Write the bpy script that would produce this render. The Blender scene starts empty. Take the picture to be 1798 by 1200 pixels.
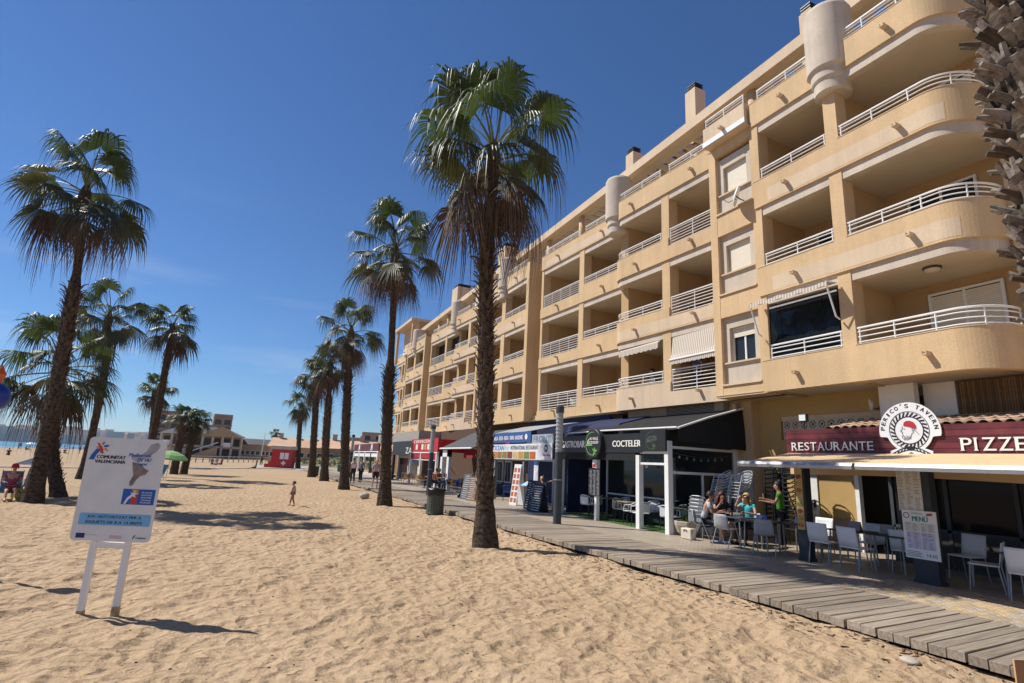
import bpy, bmesh, math, random
import numpy as np
from mathutils import Vector, Matrix, noise
R = math.radians
rnd = random.Random(7)
scene = bpy.context.scene
col = scene.collection

# ------------------------------------------------------------------ camera
F_PX, PITCH, ROLL, YAW, CAM_H = 965.0, R(12.6), R(2.75), R(25.2), 2.0
def _basis():
    r0 = Vector((1, 0, 0)); fw = Vector((0, math.cos(PITCH), math.sin(PITCH))); u0 = Vector((0, -math.sin(PITCH), math.cos(PITCH)))
    c, s = math.cos(ROLL), math.sin(ROLL)
    rt = r0 * c + u0 * s; up = r0 * (-s) + u0 * c
    rz = Matrix.Rotation(-YAW, 3, 'Z')
    return rz @ rt, rz @ up, rz @ fw
C_RT, C_UP, C_FW = _basis()
cam = bpy.data.cameras.new('camera'); cam.sensor_width = 36; cam.lens = F_PX / 1798 * 36
cam.clip_start = 0.05; cam.clip_end = 9000
cam_o = bpy.data.objects.new('camera', cam); col.objects.link(cam_o)
m = Matrix((C_RT, C_UP, -C_FW)).transposed().to_4x4(); m.translation = (0, 0, CAM_H)
cam_o.matrix_world = m
scene.camera = cam_o
scene.render.resolution_x = 1024; scene.render.resolution_y = 683

# ------------------------------------------------------------------ light
SUN_EL = R(51); SUN_XY = Vector((-.789, .614)).normalized()
w = bpy.data.worlds.new('World'); scene.world = w; w.use_nodes = True
nt = w.node_tree; bg = nt.nodes['Background']
sky = nt.nodes.new('ShaderNodeTexSky'); sky.sky_type = 'NISHITA'; sky.sun_disc = False
sky.sun_elevation = SUN_EL; sky.sun_rotation = math.atan2(SUN_XY.x, SUN_XY.y)
sky.air_density = 1.0; sky.dust_density = 0.0; sky.ozone_density = 2.0; sky.altitude = 0
wb = nt.nodes.new('ShaderNodeMixRGB'); wb.blend_type = 'MULTIPLY'; wb.inputs[0].default_value = 1; wb.inputs[2].default_value = (.57, .85, 1.22, 1)   # white balance of the whole sky
nt.links.new(sky.outputs[0], wb.inputs[1])
tcw = nt.nodes.new('ShaderNodeTexCoord'); mpw = nt.nodes.new('ShaderNodeMapping'); mpw.inputs['Scale'].default_value = (1.3, 2.4, 9); mpw.inputs['Rotation'].default_value = (.1, .25, .6); nt.links.new(tcw.outputs['Generated'], mpw.inputs[0])
cw = nt.nodes.new('ShaderNodeTexNoise'); cw.inputs['Scale'].default_value = 1.5; cw.inputs['Detail'].default_value = 8; cw.inputs['Roughness'].default_value = .6; nt.links.new(mpw.outputs[0], cw.inputs['Vector'])
cr = nt.nodes.new('ShaderNodeMapRange'); cr.inputs[1].default_value = .5; cr.inputs[2].default_value = .85; cr.inputs[3].default_value = 0; cr.inputs[4].default_value = .4; nt.links.new(cw.outputs['Fac'], cr.inputs[0])
sz = nt.nodes.new('ShaderNodeSeparateXYZ'); nt.links.new(tcw.outputs['Generated'], sz.inputs[0]); el = nt.nodes.new('ShaderNodeMapRange'); el.inputs[1].default_value = .12; el.inputs[2].default_value = .42; el.inputs[3].default_value = 1; el.inputs[4].default_value = 0; nt.links.new(sz.outputs[2], el.inputs[0])
mm_ = nt.nodes.new('ShaderNodeMath'); mm_.operation = 'MULTIPLY'; nt.links.new(cr.outputs[0], mm_.inputs[0]); nt.links.new(el.outputs[0], mm_.inputs[1])
cm = nt.nodes.new('ShaderNodeMixRGB'); cm.inputs[2].default_value = (9, 9.6, 10.5, 1); nt.links.new(mm_.outputs[0], cm.inputs[0]); nt.links.new(wb.outputs[0], cm.inputs[1])   # thin high cirrus
nt.links.new(cm.outputs[0], bg.inputs[0]); bg.inputs[1].default_value = .073
sl = bpy.data.lights.new('sun', 'SUN'); sl.energy = 5.0; sl.angle = R(.53); sl.color = (1, .95, .87)
so = bpy.data.objects.new('sun', sl); col.objects.link(so)
d = Vector((SUN_XY.x * math.cos(SUN_EL), SUN_XY.y * math.cos(SUN_EL), math.sin(SUN_EL)))
so.rotation_euler = d.to_track_quat('Z', 'Y').to_euler()
vs = scene.view_settings; vs.view_transform = 'Standard'; vs.look = 'None'; vs.exposure = .22; vs.gamma = 1

# ------------------------------------------------------------------ pixel -> place
def ray(x, y): return C_RT * ((x - 899) / F_PX) - C_UP * ((y - 600) / F_PX) + C_FW
def gp(x, y, z=0.):
    d = ray(x, y); t = (z - CAM_H) / d.z; return Vector((d.x * t, d.y * t, z))
def fx(x, y, X):
    d = ray(x, y); t = X / d.x; return Vector((X, d.y * t, CAM_H + d.z * t))
def pdist(x, y, dist):
    d = ray(x, y); t = dist / math.hypot(d.x, d.y); return Vector((d.x * t, d.y * t, CAM_H + d.z * t))

# ------------------------------------------------------------------ materials
def lin(h):
    h = h.lstrip('#'); v = [int(h[i:i + 2], 16) / 255 for i in (0, 2, 4)]
    return tuple((c / 12.92 if c <= .04045 else ((c + .055) / 1.055) ** 2.4) for c in v)
MATS = {}
def mat(name, rgb, rough=.6, var=.12, sc=3., bump=0., bsc=60., metal=0., rand=0., spec=.4, fine=0., streak=0.):
    if name in MATS: return MATS[name]
    if isinstance(rgb, str): rgb = lin(rgb)
    M = bpy.data.materials.new(name); M.use_nodes = True; n = M.node_tree.nodes; l = M.node_tree.links
    b = n['Principled BSDF']; b.inputs['Roughness'].default_value = rough; b.inputs['Metallic'].default_value = metal
    b.inputs['Specular IOR Level'].default_value = spec
    tc = n.new('ShaderNodeTexCoord'); nz = n.new('ShaderNodeTexNoise'); nz.inputs['Scale'].default_value = sc
    nz.inputs['Detail'].default_value = 5; nz.inputs['Roughness'].default_value = .62
    l.new(tc.outputs['Object'], nz.inputs['Vector'])
    mx = n.new('ShaderNodeMixRGB'); mx.inputs[1].default_value = (*[c * (1 - var) for c in rgb], 1)
    mx.inputs[2].default_value = (*[min(1, c * (1 + var)) for c in rgb], 1)
    mr = n.new('ShaderNodeMapRange'); mr.inputs[1].default_value = .3; mr.inputs[2].default_value = .7
    l.new(nz.outputs['Fac'], mr.inputs[0]); l.new(mr.outputs[0], mx.inputs[0])
    outc = mx.outputs[0]
    if fine:
        n3 = n.new('ShaderNodeTexNoise'); n3.inputs['Scale'].default_value = bsc; n3.inputs['Detail'].default_value = 3
        l.new(tc.outputs['Object'], n3.inputs['Vector'])
        m3 = n.new('ShaderNodeMapRange'); m3.inputs[1].default_value = .3; m3.inputs[2].default_value = .7
        m3.inputs[3].default_value = 1 - fine; m3.inputs[4].default_value = 1 + fine
        l.new(n3.outputs['Fac'], m3.inputs[0])
        v3 = n.new('ShaderNodeVectorMath'); v3.operation = 'SCALE'; l.new(outc, v3.inputs[0]); l.new(m3.outputs[0], v3.inputs[3]); outc = v3.outputs[0]
    if streak:
        mp = n.new('ShaderNodeMapping'); mp.inputs['Scale'].default_value = (3.2, 3.2, .22); l.new(tc.outputs['Object'], mp.inputs[0])
        n4 = n.new('ShaderNodeTexNoise'); n4.inputs['Scale'].default_value = 1.; n4.inputs['Detail'].default_value = 6; n4.inputs['Roughness'].default_value = .7; l.new(mp.outputs[0], n4.inputs['Vector'])
        m4 = n.new('ShaderNodeMapRange'); m4.inputs[1].default_value = .42; m4.inputs[2].default_value = .75; m4.inputs[3].default_value = 1.03; m4.inputs[4].default_value = 1 - 2 * streak; l.new(n4.outputs['Fac'], m4.inputs[0])
        v4 = n.new('ShaderNodeVectorMath'); v4.operation = 'SCALE'; l.new(outc, v4.inputs[0]); l.new(m4.outputs[0], v4.inputs[3]); outc = v4.outputs[0]
    if rand:
        oi = n.new('ShaderNodeObjectInfo'); hs = n.new('ShaderNodeMapRange'); hs.inputs[3].default_value = 1 - rand; hs.inputs[4].default_value = 1 + rand
        l.new(oi.outputs['Random'], hs.inputs[0]); vm = n.new('ShaderNodeVectorMath'); vm.operation = 'SCALE'
        l.new(outc, vm.inputs[0]); l.new(hs.outputs[0], vm.inputs[3]); outc = vm.outputs[0]
    l.new(outc, b.inputs['Base Color'])
    if bump:
        n2 = n.new('ShaderNodeTexNoise'); n2.inputs['Scale'].default_value = bsc; n2.inputs['Detail'].default_value = 4
        l.new(tc.outputs['Object'], n2.inputs['Vector'])
        bp = n.new('ShaderNodeBump'); bp.inputs['Strength'].default_value = bump; bp.inputs['Distance'].default_value = .02
        l.new(n2.outputs['Fac'], bp.inputs['Height']); l.new(bp.outputs[0], b.inputs['Normal'])
    MATS[name] = M; return M
def glass(name, tint=(.8, .85, .85), alpha=.25):
    M = bpy.data.materials.new(name); M.use_nodes = True; n = M.node_tree.nodes; l = M.node_tree.links
    b = n['Principled BSDF']; b.inputs['Base Color'].default_value = (.02, .025, .03, 1); b.inputs['Roughness'].default_value = .04
    tr = n.new('ShaderNodeBsdfTransparent'); tr.inputs[0].default_value = (*tint, 1)
    mx = n.new('ShaderNodeMixShader'); mx.inputs[0].default_value = alpha
    l.new(tr.outputs[0], mx.inputs[1]); l.new(b.outputs[0], mx.inputs[2]); l.new(mx.outputs[0], n['Material Output'].inputs[0])
    MATS[name] = M; return M

ochre = mat('ochre_stucco', (.59, .42, .24), .9, .10, .5, .35, 45, fine=.09, streak=.06)
beige = mat('beige_stucco', (.60, .47, .33), .9, .08, .6, .3, 45, fine=.07, streak=.05)
grey_st = mat('pale_stucco', (.55, .47, .38), .9, .12, .9, .3, 40, fine=.07, streak=.07)
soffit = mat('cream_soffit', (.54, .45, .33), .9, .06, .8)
inner = mat('shaded_ochre', (.45, .30, .155), .9, .08, .6, .2, 40)  # facade ochre darkened, balcony recess shade put into the colour
white_paint = mat('white_paint', (.78, .78, .76), .45, .05, 4)
shutter_m = mat('shutter', (.74, .68, .56), .6, .05, 2)
dark_glass = mat('dark_glass', (.02, .025, .03), .06, .1, 2, spec=.35)
clear_glass = glass('clear_glass')
curtain_glass = glass('balcony_glass', (.5, .6, .62), .45)
tile_m = mat('roof_tile', (.40, .20, .11), .85, .3, 5, .2, 30, rand=.25)
tile_pale = mat('pale_tile', (.52, .36, .24), .85, .3, 6, .2, 30, rand=.25)
black_cloth = mat('black_cloth', (.012, .012, .014), .85, .2, 3)
black_metal = mat('black_metal', (.02, .021, .023), .45, .2, 6)
grey_metal = mat('grey_metal', (.36, .37, .39), .5, .1, 8, metal=.6)
dark_grey = mat('dark_grey_paint', (.05, .06, .07), .5, .2, 5)
slate_blue = mat('slate_blue_paint', (.03, .036, .045), .55, .2, 4)
navy = mat('navy_cloth', (.012, .02, .07), .8, .2, 2)
blue_cloth = mat('blue_cloth', (.03, .09, .28), .8, .1, 2)
tan_cloth = mat('tan_canvas', (.66, .47, .27), .85, .08, 1.2)
grey_cloth = mat('grey_canvas', (.30, .31, .32), .85, .1, 1)
red_paint = mat('red_paint', (.5, .02, .025), .5, .12, 2)
maroon = mat('maroon_boards', (.11, .022, .026), .5, .4, 3)
plum = mat('plum_board', (.10, .025, .035), .6, .15, 2)
white_plastic = mat('white_plastic', (.72, .73, .74), .35, .05, 3)
grey_plastic = mat('grey_plastic', (.36, .37, .38), .4, .08, 3)
sign_white = mat('sign_white', (.74, .74, .74), .4, .05, 3)
letter_white = mat('letter_white', (.80, .78, .72), .5, .03, 3)
letter_black = mat('letter_black', (.015, .015, .017), .5, .1, 3)
stone_m = mat('cast_stone', (.46, .39, .29), .9, .2, 4, .4, 40)
skin_m = mat('skin', (.52, .29, .19), .55, .1, 8)
skin_tan = mat('skin_tan', (.42, .21, .13), .55, .1, 8)
hair_dark = mat('dark_hair', (.018, .012, .010), .6, .3, 30)
hair_blond = mat('blond_hair', (.50, .34, .15), .55, .25, 30)
hair_brown = mat('brown_hair', (.07, .035, .02), .6, .3, 30)
wood_m = mat('varnished_wood', (.24, .13, .06), .6, .25, 6)
terracotta = mat('terracotta', (.38, .16, .08), .8, .2, 4)
green_plant = mat('plant_green', (.05, .10, .025), .7, .35, 8)
rust_m = mat('rust', (.20, .08, .03), .9, .4, 12)

# ------------------------------------------------------------------ mesh building
OFF = {}
class MB:
    def __init__(s): s.v = []; s.f = []; s.mi = []; s.cur = 0
    def add(s, vs, fs):
        o = len(s.v); s.v += [tuple(v) for v in vs]; s.f += [tuple(i + o for i in f) for f in fs]; s.mi += [s.cur] * len(fs); return s
    def box(s, a, b):
        x0, y0, z0 = (min(a[i], b[i]) for i in range(3)); x1, y1, z1 = (max(a[i], b[i]) for i in range(3))
        return s.add([(x0, y0, z0), (x1, y0, z0), (x1, y1, z0), (x0, y1, z0), (x0, y0, z1), (x1, y0, z1), (x1, y1, z1), (x0, y1, z1)],
                     [(0, 3, 2, 1), (4, 5, 6, 7), (0, 1, 5, 4), (1, 2, 6, 5), (2, 3, 7, 6), (3, 0, 4, 7)])
    def obox(s, c, ax, ay, az):           # centre and three half vectors
        c, ax, ay, az = Vector(c), Vector(ax), Vector(ay), Vector(az)
        P = [c + ax * i + ay * j + az * k for k in (-1, 1) for (i, j) in ((-1, -1), (1, -1), (1, 1), (-1, 1))]
        if ax.cross(ay).dot(az) < 0: P = P[3::-1] + P[7:3:-1]
        return s.add(P, [(0, 3, 2, 1), (4, 5, 6, 7), (0, 1, 5, 4), (1, 2, 6, 5), (2, 3, 7, 6), (3, 0, 4, 7)])
    def prism(s, poly, z0, z1):
        n = len(poly); A = sum(poly[i][0] * poly[(i + 1) % n][1] - poly[(i + 1) % n][0] * poly[i][1] for i in range(n))
        if A < 0: poly = poly[::-1]
        return s.add([(p[0], p[1], z0) for p in poly] + [(p[0], p[1], z1) for p in poly],
                     [tuple(range(n - 1, -1, -1)), tuple(range(n, 2 * n))] + [(i, (i + 1) % n, n + (i + 1) % n, n + i) for i in range(n)])
    def plate(s, o, r, u, pts, t):        # polygon pts (a,b) on plane o + a r + b u, thickness t along r x u
        o, r, u = Vector(o), Vector(r), Vector(u); nn = r.cross(u).normalized() * t; n = len(pts)
        A = sum(pts[i][0] * pts[(i + 1) % n][1] - pts[(i + 1) % n][0] * pts[i][1] for i in range(n))
        if A < 0: pts = pts[::-1]
        b = [o + r * a + u * c for a, c in pts]
        return s.add(b + [p + nn for p in b], [tuple(range(n - 1, -1, -1)), tuple(range(n, 2 * n))] + [(i, (i + 1) % n, n + (i + 1) % n, n + i) for i in range(n)])
    def tube(s, path, r, n=6, caps=True):
        path = [Vector(p) for p in path]; k = len(path); rr = r if isinstance(r, (list, tuple)) else [r] * k
        up = None; V = []
        for i, p in enumerate(path):
            t = (path[min(i + 1, k - 1)] - path[max(i - 1, 0)])
            t = t.normalized() if t.length > 1e-9 else Vector((0, 0, 1))
            if up is None:
                a = Vector((0, 0, 1)) if abs(t.z) < .9 else Vector((1, 0, 0)); up = t.cross(a).normalized()
            up = (up - t * up.dot(t)).normalized(); sd = t.cross(up)
            V += [p + (up * math.cos(2 * math.pi * j / n + math.pi / n) + sd * math.sin(2 * math.pi * j / n + math.pi / n)) * rr[i] for j in range(n)]
        Fs = [(i * n + j, i * n + (j + 1) % n, (i + 1) * n + (j + 1) % n, (i + 1) * n + j) for i in range(k - 1) for j in range(n)]
        if caps: Fs += [tuple(range(n - 1, -1, -1)), tuple((k - 1) * n + j for j in range(n))]
        return s.add(V, Fs)
    def lathe(s, prof, c=(0, 0, 0), n=16, a0=0, a1=2 * math.pi):
        full = abs(a1 - a0 - 2 * math.pi) < 1e-6; m_ = n if full else n + 1; V = []
        for (r, z) in prof:
            for j in range(m_):
                a = a0 + (a1 - a0) * j / n; V.append((c[0] + r * math.cos(a), c[1] + r * math.sin(a), c[2] + z))
        Fs = []
        for i in range(len(prof) - 1):
            for j in range(n):
                j2 = (j + 1) % m_; Fs.append((i * m_ + j, i * m_ + j2, (i + 1) * m_ + j2, (i + 1) * m_ + j))
        if full:
            if prof[0][0] > 1e-4: Fs.append(tuple(range(m_ - 1, -1, -1)))
            if prof[-1][0] > 1e-4: Fs.append(tuple((len(prof) - 1) * m_ + j for j in range(m_)))
        return s.add(V, Fs)
    def ball(s, c, r, sx=1, sy=1, sz=1, n=10, k=7):
        prof = [(max(1e-5, r * math.sin(math.pi * i / k)), -r * math.cos(math.pi * i / k)) for i in range(k + 1)]
        o = len(s.v); s.lathe(prof, (0, 0, 0), n)
        s.v[o:] = [(c[0] + x * sx, c[1] + y * sy, c[2] + z * sz) for x, y, z in s.v[o:]]; return s
    def mesh(s, name, mats, smooth=False):
        me = bpy.data.meshes.new(name); me.from_pydata(s.v, [], s.f)
        for M in (mats if isinstance(mats, (list, tuple)) else [mats]): me.materials.append(M)
        if isinstance(mats, (list, tuple)): me.polygons.foreach_set('material_index', s.mi)
        if smooth:
            me.polygons.foreach_set('use_smooth', [True] * len(me.polygons))
        me.update(); return me
    def build(s, name, mats, parent=None, world=True, smooth=False, bevel=0):
        if parent is not None and world:
            o = OFF.get(parent.name, Vector((0, 0, 0)))
            s.v = [(x - o.x, y - o.y, z - o.z) for x, y, z in s.v]
        return link(name, s.mesh(name, mats, smooth), parent, bevel)
def link(name, me, parent=None, bevel=0):
    o = bpy.data.objects.new(name, me); col.objects.link(o)
    if parent is not None: o.parent = parent; OFF[o.name] = OFF.get(parent.name, Vector((0, 0, 0)))
    if bevel:
        b = o.modifiers.new('bevel', 'BEVEL'); b.width = bevel; b.segments = 2; b.limit_method = 'ANGLE'
    return o
def tag(o, label=None, cat=None, group=None, kind=None):
    if label: o['label'] = label
    if cat: o['category'] = cat
    if group: o['group'] = group
    if kind: o['kind'] = kind
    return o
def thing(name, label, cat, loc=(0, 0, 0), rz=0, group=None, kind=None):
    o = bpy.data.objects.new(name, None); o.empty_display_size = .1; col.objects.link(o); o.location = loc; o.rotation_euler = (0, 0, rz)
    OFF[o.name] = Vector(loc); return tag(o, label, cat, group, kind)
KIDS = {}
def kids(o): return [c for c in bpy.data.objects if c.parent == o]
def copy_tree(o, parent=None, loc=None, rz=None, label=None, scale=None, tree=None):
    tree = tree or snapshot(o)
    c = o.copy(); col.objects.link(c); c.parent = parent
    if loc is not None: c.location = loc
    if rz is not None: c.rotation_euler = (0, 0, rz)
    if scale: c.scale = (scale,) * 3
    if label: c['label'] = label
    def rec(node, par):
        for ch, sub in node:
            d_ = ch.copy(); col.objects.link(d_); d_.parent = par; rec(sub, d_)
    rec(tree, c); return c
def snapshot(o): return [(c, snapshot(c)) for c in o.children]

# ------------------------------------------------------------------ lettering
_TC = {}
def glyphs(body):
    if body in _TC: return _TC[body]
    cu = bpy.data.curves.new('t', 'FONT'); cu.body = body; cu.size = 1; cu.resolution_u = 3
    ob = bpy.data.objects.new('t', cu); col.objects.link(ob)
    dg = bpy.context.evaluated_depsgraph_get(); me = bpy.data.meshes.new_from_object(ob.evaluated_get(dg))
    V = [tuple(v.co) for v in me.vertices]; Fs = [tuple(p.vertices) for p in me.polygons]
    bpy.data.objects.remove(ob); bpy.data.curves.remove(cu); bpy.data.meshes.remove(me)
    x0 = min(v[0] for v in V); x1 = max(v[0] for v in V); y0 = min(v[1] for v in V); y1 = max(v[1] for v in V)
    _TC[body] = ([((v[0] - x0) / (x1 - x0), (v[1] - y0) / (y1 - y0)) for v in V], Fs); return _TC[body]
def text(mb, body, o, r, u, wd, ht, lift=.004, shear=0., bold=0.):
    V, Fs = glyphs(body); o, r, u = Vector(o), Vector(r).normalized(), Vector(u).normalized(); n = r.cross(u) * lift
    offs = [0] if not bold else [-bold, 0, bold]
    for k, b in enumerate(offs):
        mb.add([o + r * (a * wd + c * ht * shear + b) + u * (c * ht) + n * (1 + .08 * k) for a, c in V], Fs)
RV, UV = Vector((0, -1, 0)), Vector((0, 0, 1))       # reading direction on surfaces that face the beach
def disc(n, r, cx=0, cy=0, a0=0, a1=2 * math.pi): return [(cx + r * math.cos(a0 + (a1 - a0) * i / n), cy + r * math.sin(a0 + (a1 - a0) * i / n)) for i in range(n if abs(a1 - a0 - 2 * math.pi) < 1e-6 else n + 1)]
def stroke(mb, o, r, u, pts, w_, t=.003):
    for (a, b), (c, d_) in zip(pts, pts[1:]):
        L = math.hypot(c - a, d_ - b) or 1e-6; nx, ny = -(d_ - b) / L * w_ / 2, (c - a) / L * w_ / 2
        mb.plate(o, r, u, [(a + nx, b + ny), (a - nx, b - ny), (c - nx, d_ - ny), (c + nx, d_ + ny)], t)
# ================================================================== setting
def vnoise(x, y, seed=0):
    xi = np.floor(x).astype(np.int64); yi = np.floor(y).astype(np.int64); xf = x - xi; yf = y - yi
    def h(a, b):
        n = (a * 374761393 + b * 668265263 + seed * 974634777) & 0x7fffffff; n = ((n ^ (n >> 13)) * 1274126177) & 0x7fffffff
        return ((n ^ (n >> 16)) & 0xffff) / 65535.
    u = xf * xf * xf * (xf * (xf * 6 - 15) + 10); v = yf * yf * yf * (yf * (yf * 6 - 15) + 10)
    return (h(xi, yi) * (1 - u) + h(xi + 1, yi) * u) * (1 - v) + (h(xi, yi + 1) * (1 - u) + h(xi + 1, yi + 1) * u) * v
def grid_mesh(name, co, nu, nv, close=False):
    me = bpy.data.meshes.new(name); n = len(co)
    i = np.arange(nu - (0 if close else 1))[:, None]; j = np.arange(nv - 1)[None, :]
    a = i * nv + j; b = ((i + 1) % nu) * nv + j
    q = np.stack([a, b, b + 1, a + 1], -1).reshape(-1, 4)
    me.vertices.add(n); me.vertices.foreach_set('co', co.astype(np.float32).ravel())
    me.loops.add(q.size); me.loops.foreach_set('vertex_index', q.astype(np.int32).ravel())
    me.polygons.add(len(q)); me.polygons.foreach_set('loop_start', np.arange(0, q.size, 4, dtype=np.int32))
    me.polygons.foreach_set('use_smooth', np.ones(len(q), bool)); me.update(calc_edges=True); me.validate(); return me

# --- sand
def sand_material():
    M = bpy.data.materials.new('sand'); M.use_nodes = True; n = M.node_tree.nodes; l = M.node_tree.links; b = n['Principled BSDF']
    b.inputs['Roughness'].default_value = .95; b.inputs['Specular IOR Level'].default_value = .15
    tc = n.new('ShaderNodeTexCoord')
    def nz(s, d=5):
        k = n.new('ShaderNodeTexNoise'); k.inputs['Scale'].default_value = s; k.inputs['Detail'].default_value = d; k.inputs['Roughness'].default_value = .6
        l.new(tc.outputs['Object'], k.inputs['Vector']); return k.outputs['Fac']
    r1 = n.new('ShaderNodeValToRGB'); l.new(nz(.22), r1.inputs[0])
    r1.color_ramp.elements[0].position = .3; r1.color_ramp.elements[1].position = .72
    r1.color_ramp.elements[0].color = (.40, .282, .172, 1); r1.color_ramp.elements[1].color = (.465, .338, .213, 1)
    r2 = n.new('ShaderNodeMapRange'); r2.inputs[1].default_value = .35; r2.inputs[2].default_value = .65; r2.inputs[3].default_value = .86; r2.inputs[4].default_value = 1.12
    l.new(nz(22, 8), r2.inputs[0])
    v = n.new('ShaderNodeVectorMath'); v.operation = 'SCALE'; l.new(r1.outputs[0], v.inputs[0]); l.new(r2.outputs[0], v.inputs[3])
    r3 = n.new('ShaderNodeMapRange'); r3.inputs[1].default_value = .69; r3.inputs[2].default_value = .74; l.new(nz(13, 3), r3.inputs[0])
    mx = n.new('ShaderNodeMixRGB'); l.new(r3.outputs[0], mx.inputs[0]); l.new(v.outputs[0], mx.inputs[1]); mx.inputs[2].default_value = (.22, .13, .07, 1)
    l.new(mx.outputs[0], b.inputs['Base Color'])
    b1 = n.new('ShaderNodeBump'); b1.inputs['Strength'].default_value = 1.0; b1.inputs['Distance'].default_value = .062; 
    dn = n.new('ShaderNodeTexNoise'); dn.inputs['Scale'].default_value = 3.5; dn.inputs['Detail'].default_value = 4; l.new(tc.outputs['Object'], dn.inputs['Vector'])
    dm = n.new('ShaderNodeVectorMath'); dm.operation = 'SCALE'; dm.inputs[3].default_value = .32; l.new(dn.outputs['Color'], dm.inputs[0])
    da = n.new('ShaderNodeVectorMath'); l.new(tc.outputs['Object'], da.inputs[0]); l.new(dm.outputs[0], da.inputs[1])
    vo = n.new('ShaderNodeTexVoronoi'); vo.voronoi_dimensions = '2D'; vo.feature = 'SMOOTH_F1'; vo.inputs['Scale'].default_value = 5.4; vo.inputs['Smoothness'].default_value = .35; l.new(da.outputs[0], vo.inputs['Vector'])
    hm_ = n.new('ShaderNodeMath'); hm_.operation = 'MULTIPLY_ADD'; l.new(nz(9, 8), hm_.inputs[0]); hm_.inputs[1].default_value = .55; l.new(vo.outputs['Distance'], hm_.inputs[2]); l.new(hm_.outputs[0], b1.inputs['Height'])
    b2 = n.new('ShaderNodeBump'); b2.inputs['Strength'].default_value = .6; b2.inputs['Distance'].default_value = .02; l.new(nz(45, 4), b2.inputs['Height'])
    l.new(b1.outputs[0], b2.inputs['Normal']); l.new(b2.outputs[0], b.inputs['Normal']); return M
sand_m = sand_material()
def sand_z(x, y):
    r = np.hypot(x, y); f1 = np.clip(1.35 - r / 45, .25, 1); f2 = np.clip(1.25 - r / 22, 0, 1)
    z = .05 * (vnoise(x / 1.7, y / 1.7, 1) - .5) * f1
    c, s_ = .8, .6; xr = c * x + s_ * y; yr = -s_ * x + c * y
    a = vnoise(xr / .42, yr / .34, 2); b = vnoise(xr / .27 + 7, yr / .23, 3); g = vnoise(x / .11, y / .11, 4)
    z += .058 * (a - .5) * f1 + .05 * (b - .5) * f1 + .022 * (g - .5) * f2 + .012 * (vnoise(x / .055, y / .055, 9) - .5) * np.clip(1.2 - r / 12, 0, 1)
    d_ = vnoise(xr / .55 + 31, yr / .31 + 5, 5); z -= .038 * np.clip((d_ - .62) * 4, 0, 1) * f1       # foot prints
    e = np.clip((7.45 - x) / 1.2, 0, 1)
    return np.where(y < 80, z * (.35 + .65 * e) + (.035 + .09 * (vnoise(x / .8, y / .9, 12) - .5)) * (1 - e) * (x < 7.75) - .03 * (x >= 7.75), z)
th = []
a = -1.45
while a < 1.75: th.append(a); a += .0034
n_d = len(th); a = 1.75
while a < 2 * math.pi - 1.45 - .01: th.append(a); a += .08
th = np.array(th) + YAW                      # azimuth from +Y towards +X
rr = [.0, .3, .6]; r_ = .8
while r_ < 5200: rr.append(r_); r_ *= (1.0062 if r_ < 16 else 1.011 if r_ < 40 else 1.03 if r_ < 200 else 1.25)
rr = np.array(rr)
T, RR = np.meshgrid(th, rr, indexing='ij'); X = RR * np.sin(T); Y = RR * np.cos(T); Z = sand_z(X, Y)
Z = np.where(RR > 110, Z - .02, Z)
sand = link('sand', grid_mesh('sand', np.stack([X, Y, Z], -1).reshape(-1, 3), len(th), len(rr), True))
sand.data.materials.append(sand_m); tag(sand, kind='structure')

# --- sea
sea_m = bpy.data.materials.new('sea'); sea_m.use_nodes = True
_n = sea_m.node_tree.nodes; _l = sea_m.node_tree.links; _b = _n['Principled BSDF']
_b.inputs['Base Color'].default_value = (.03, .16, .22, 1); _b.inputs['Roughness'].default_value = .22
_t = _n.new('ShaderNodeTexCoord'); _w = _n.new('ShaderNodeTexNoise'); _w.inputs['Scale'].default_value = .35; _w.inputs['Detail'].default_value = 6
_bp = _n.new('ShaderNodeBump'); _bp.inputs['Strength'].default_value = .6; _bp.inputs['Distance'].default_value = .5
_l.new(_t.outputs['Object'], _w.inputs['Vector']); _l.new(_w.outputs['Fac'], _bp.inputs['Height']); _l.new(_bp.outputs[0], _b.inputs['Normal'])
shore = [gp(-700, 802), gp(-300, 787), gp(0, 786.2), gp(70, 787.2), gp(150, 789), gp(230, 791), gp(300, 793)]
far = [pdist(330, 780, 1500), pdist(100, 780, 3400), pdist(-700, 780, 4600), pdist(-3000, 780, 4600), pdist(-1800, 860, 80)]
sea = MB(); poly = [(p.x, p.y) for p in shore] + [(p.x, p.y) for p in far]
sea.prism(poly, -.03, .06)
so_ = sea.build('sea', sea_m); tag(so_, kind='structure')
foam = MB()
for k in range(60):
    t = rnd.random() * (len(shore) - 3) + 2; i = int(t); p = shore[i].lerp(shore[min(i + 1, len(shore) - 1)], t - i)
    L = rnd.uniform(2, 9); q = (shore[min(i + 1, len(shore) - 1)] - shore[i]).normalized(); nn = Vector((-q.y, q.x, 0)) * rnd.uniform(-.2, 3)
    foam.obox((p.x + nn.x, p.y + nn.y, .075), q * L, Vector((-q.y, q.x, 0)) * rnd.uniform(.12, .4), (0, 0, .02))
tag(foam.build('surf_foam', mat('foam', (.8, .82, .82), .6)), kind='stuff')

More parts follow.
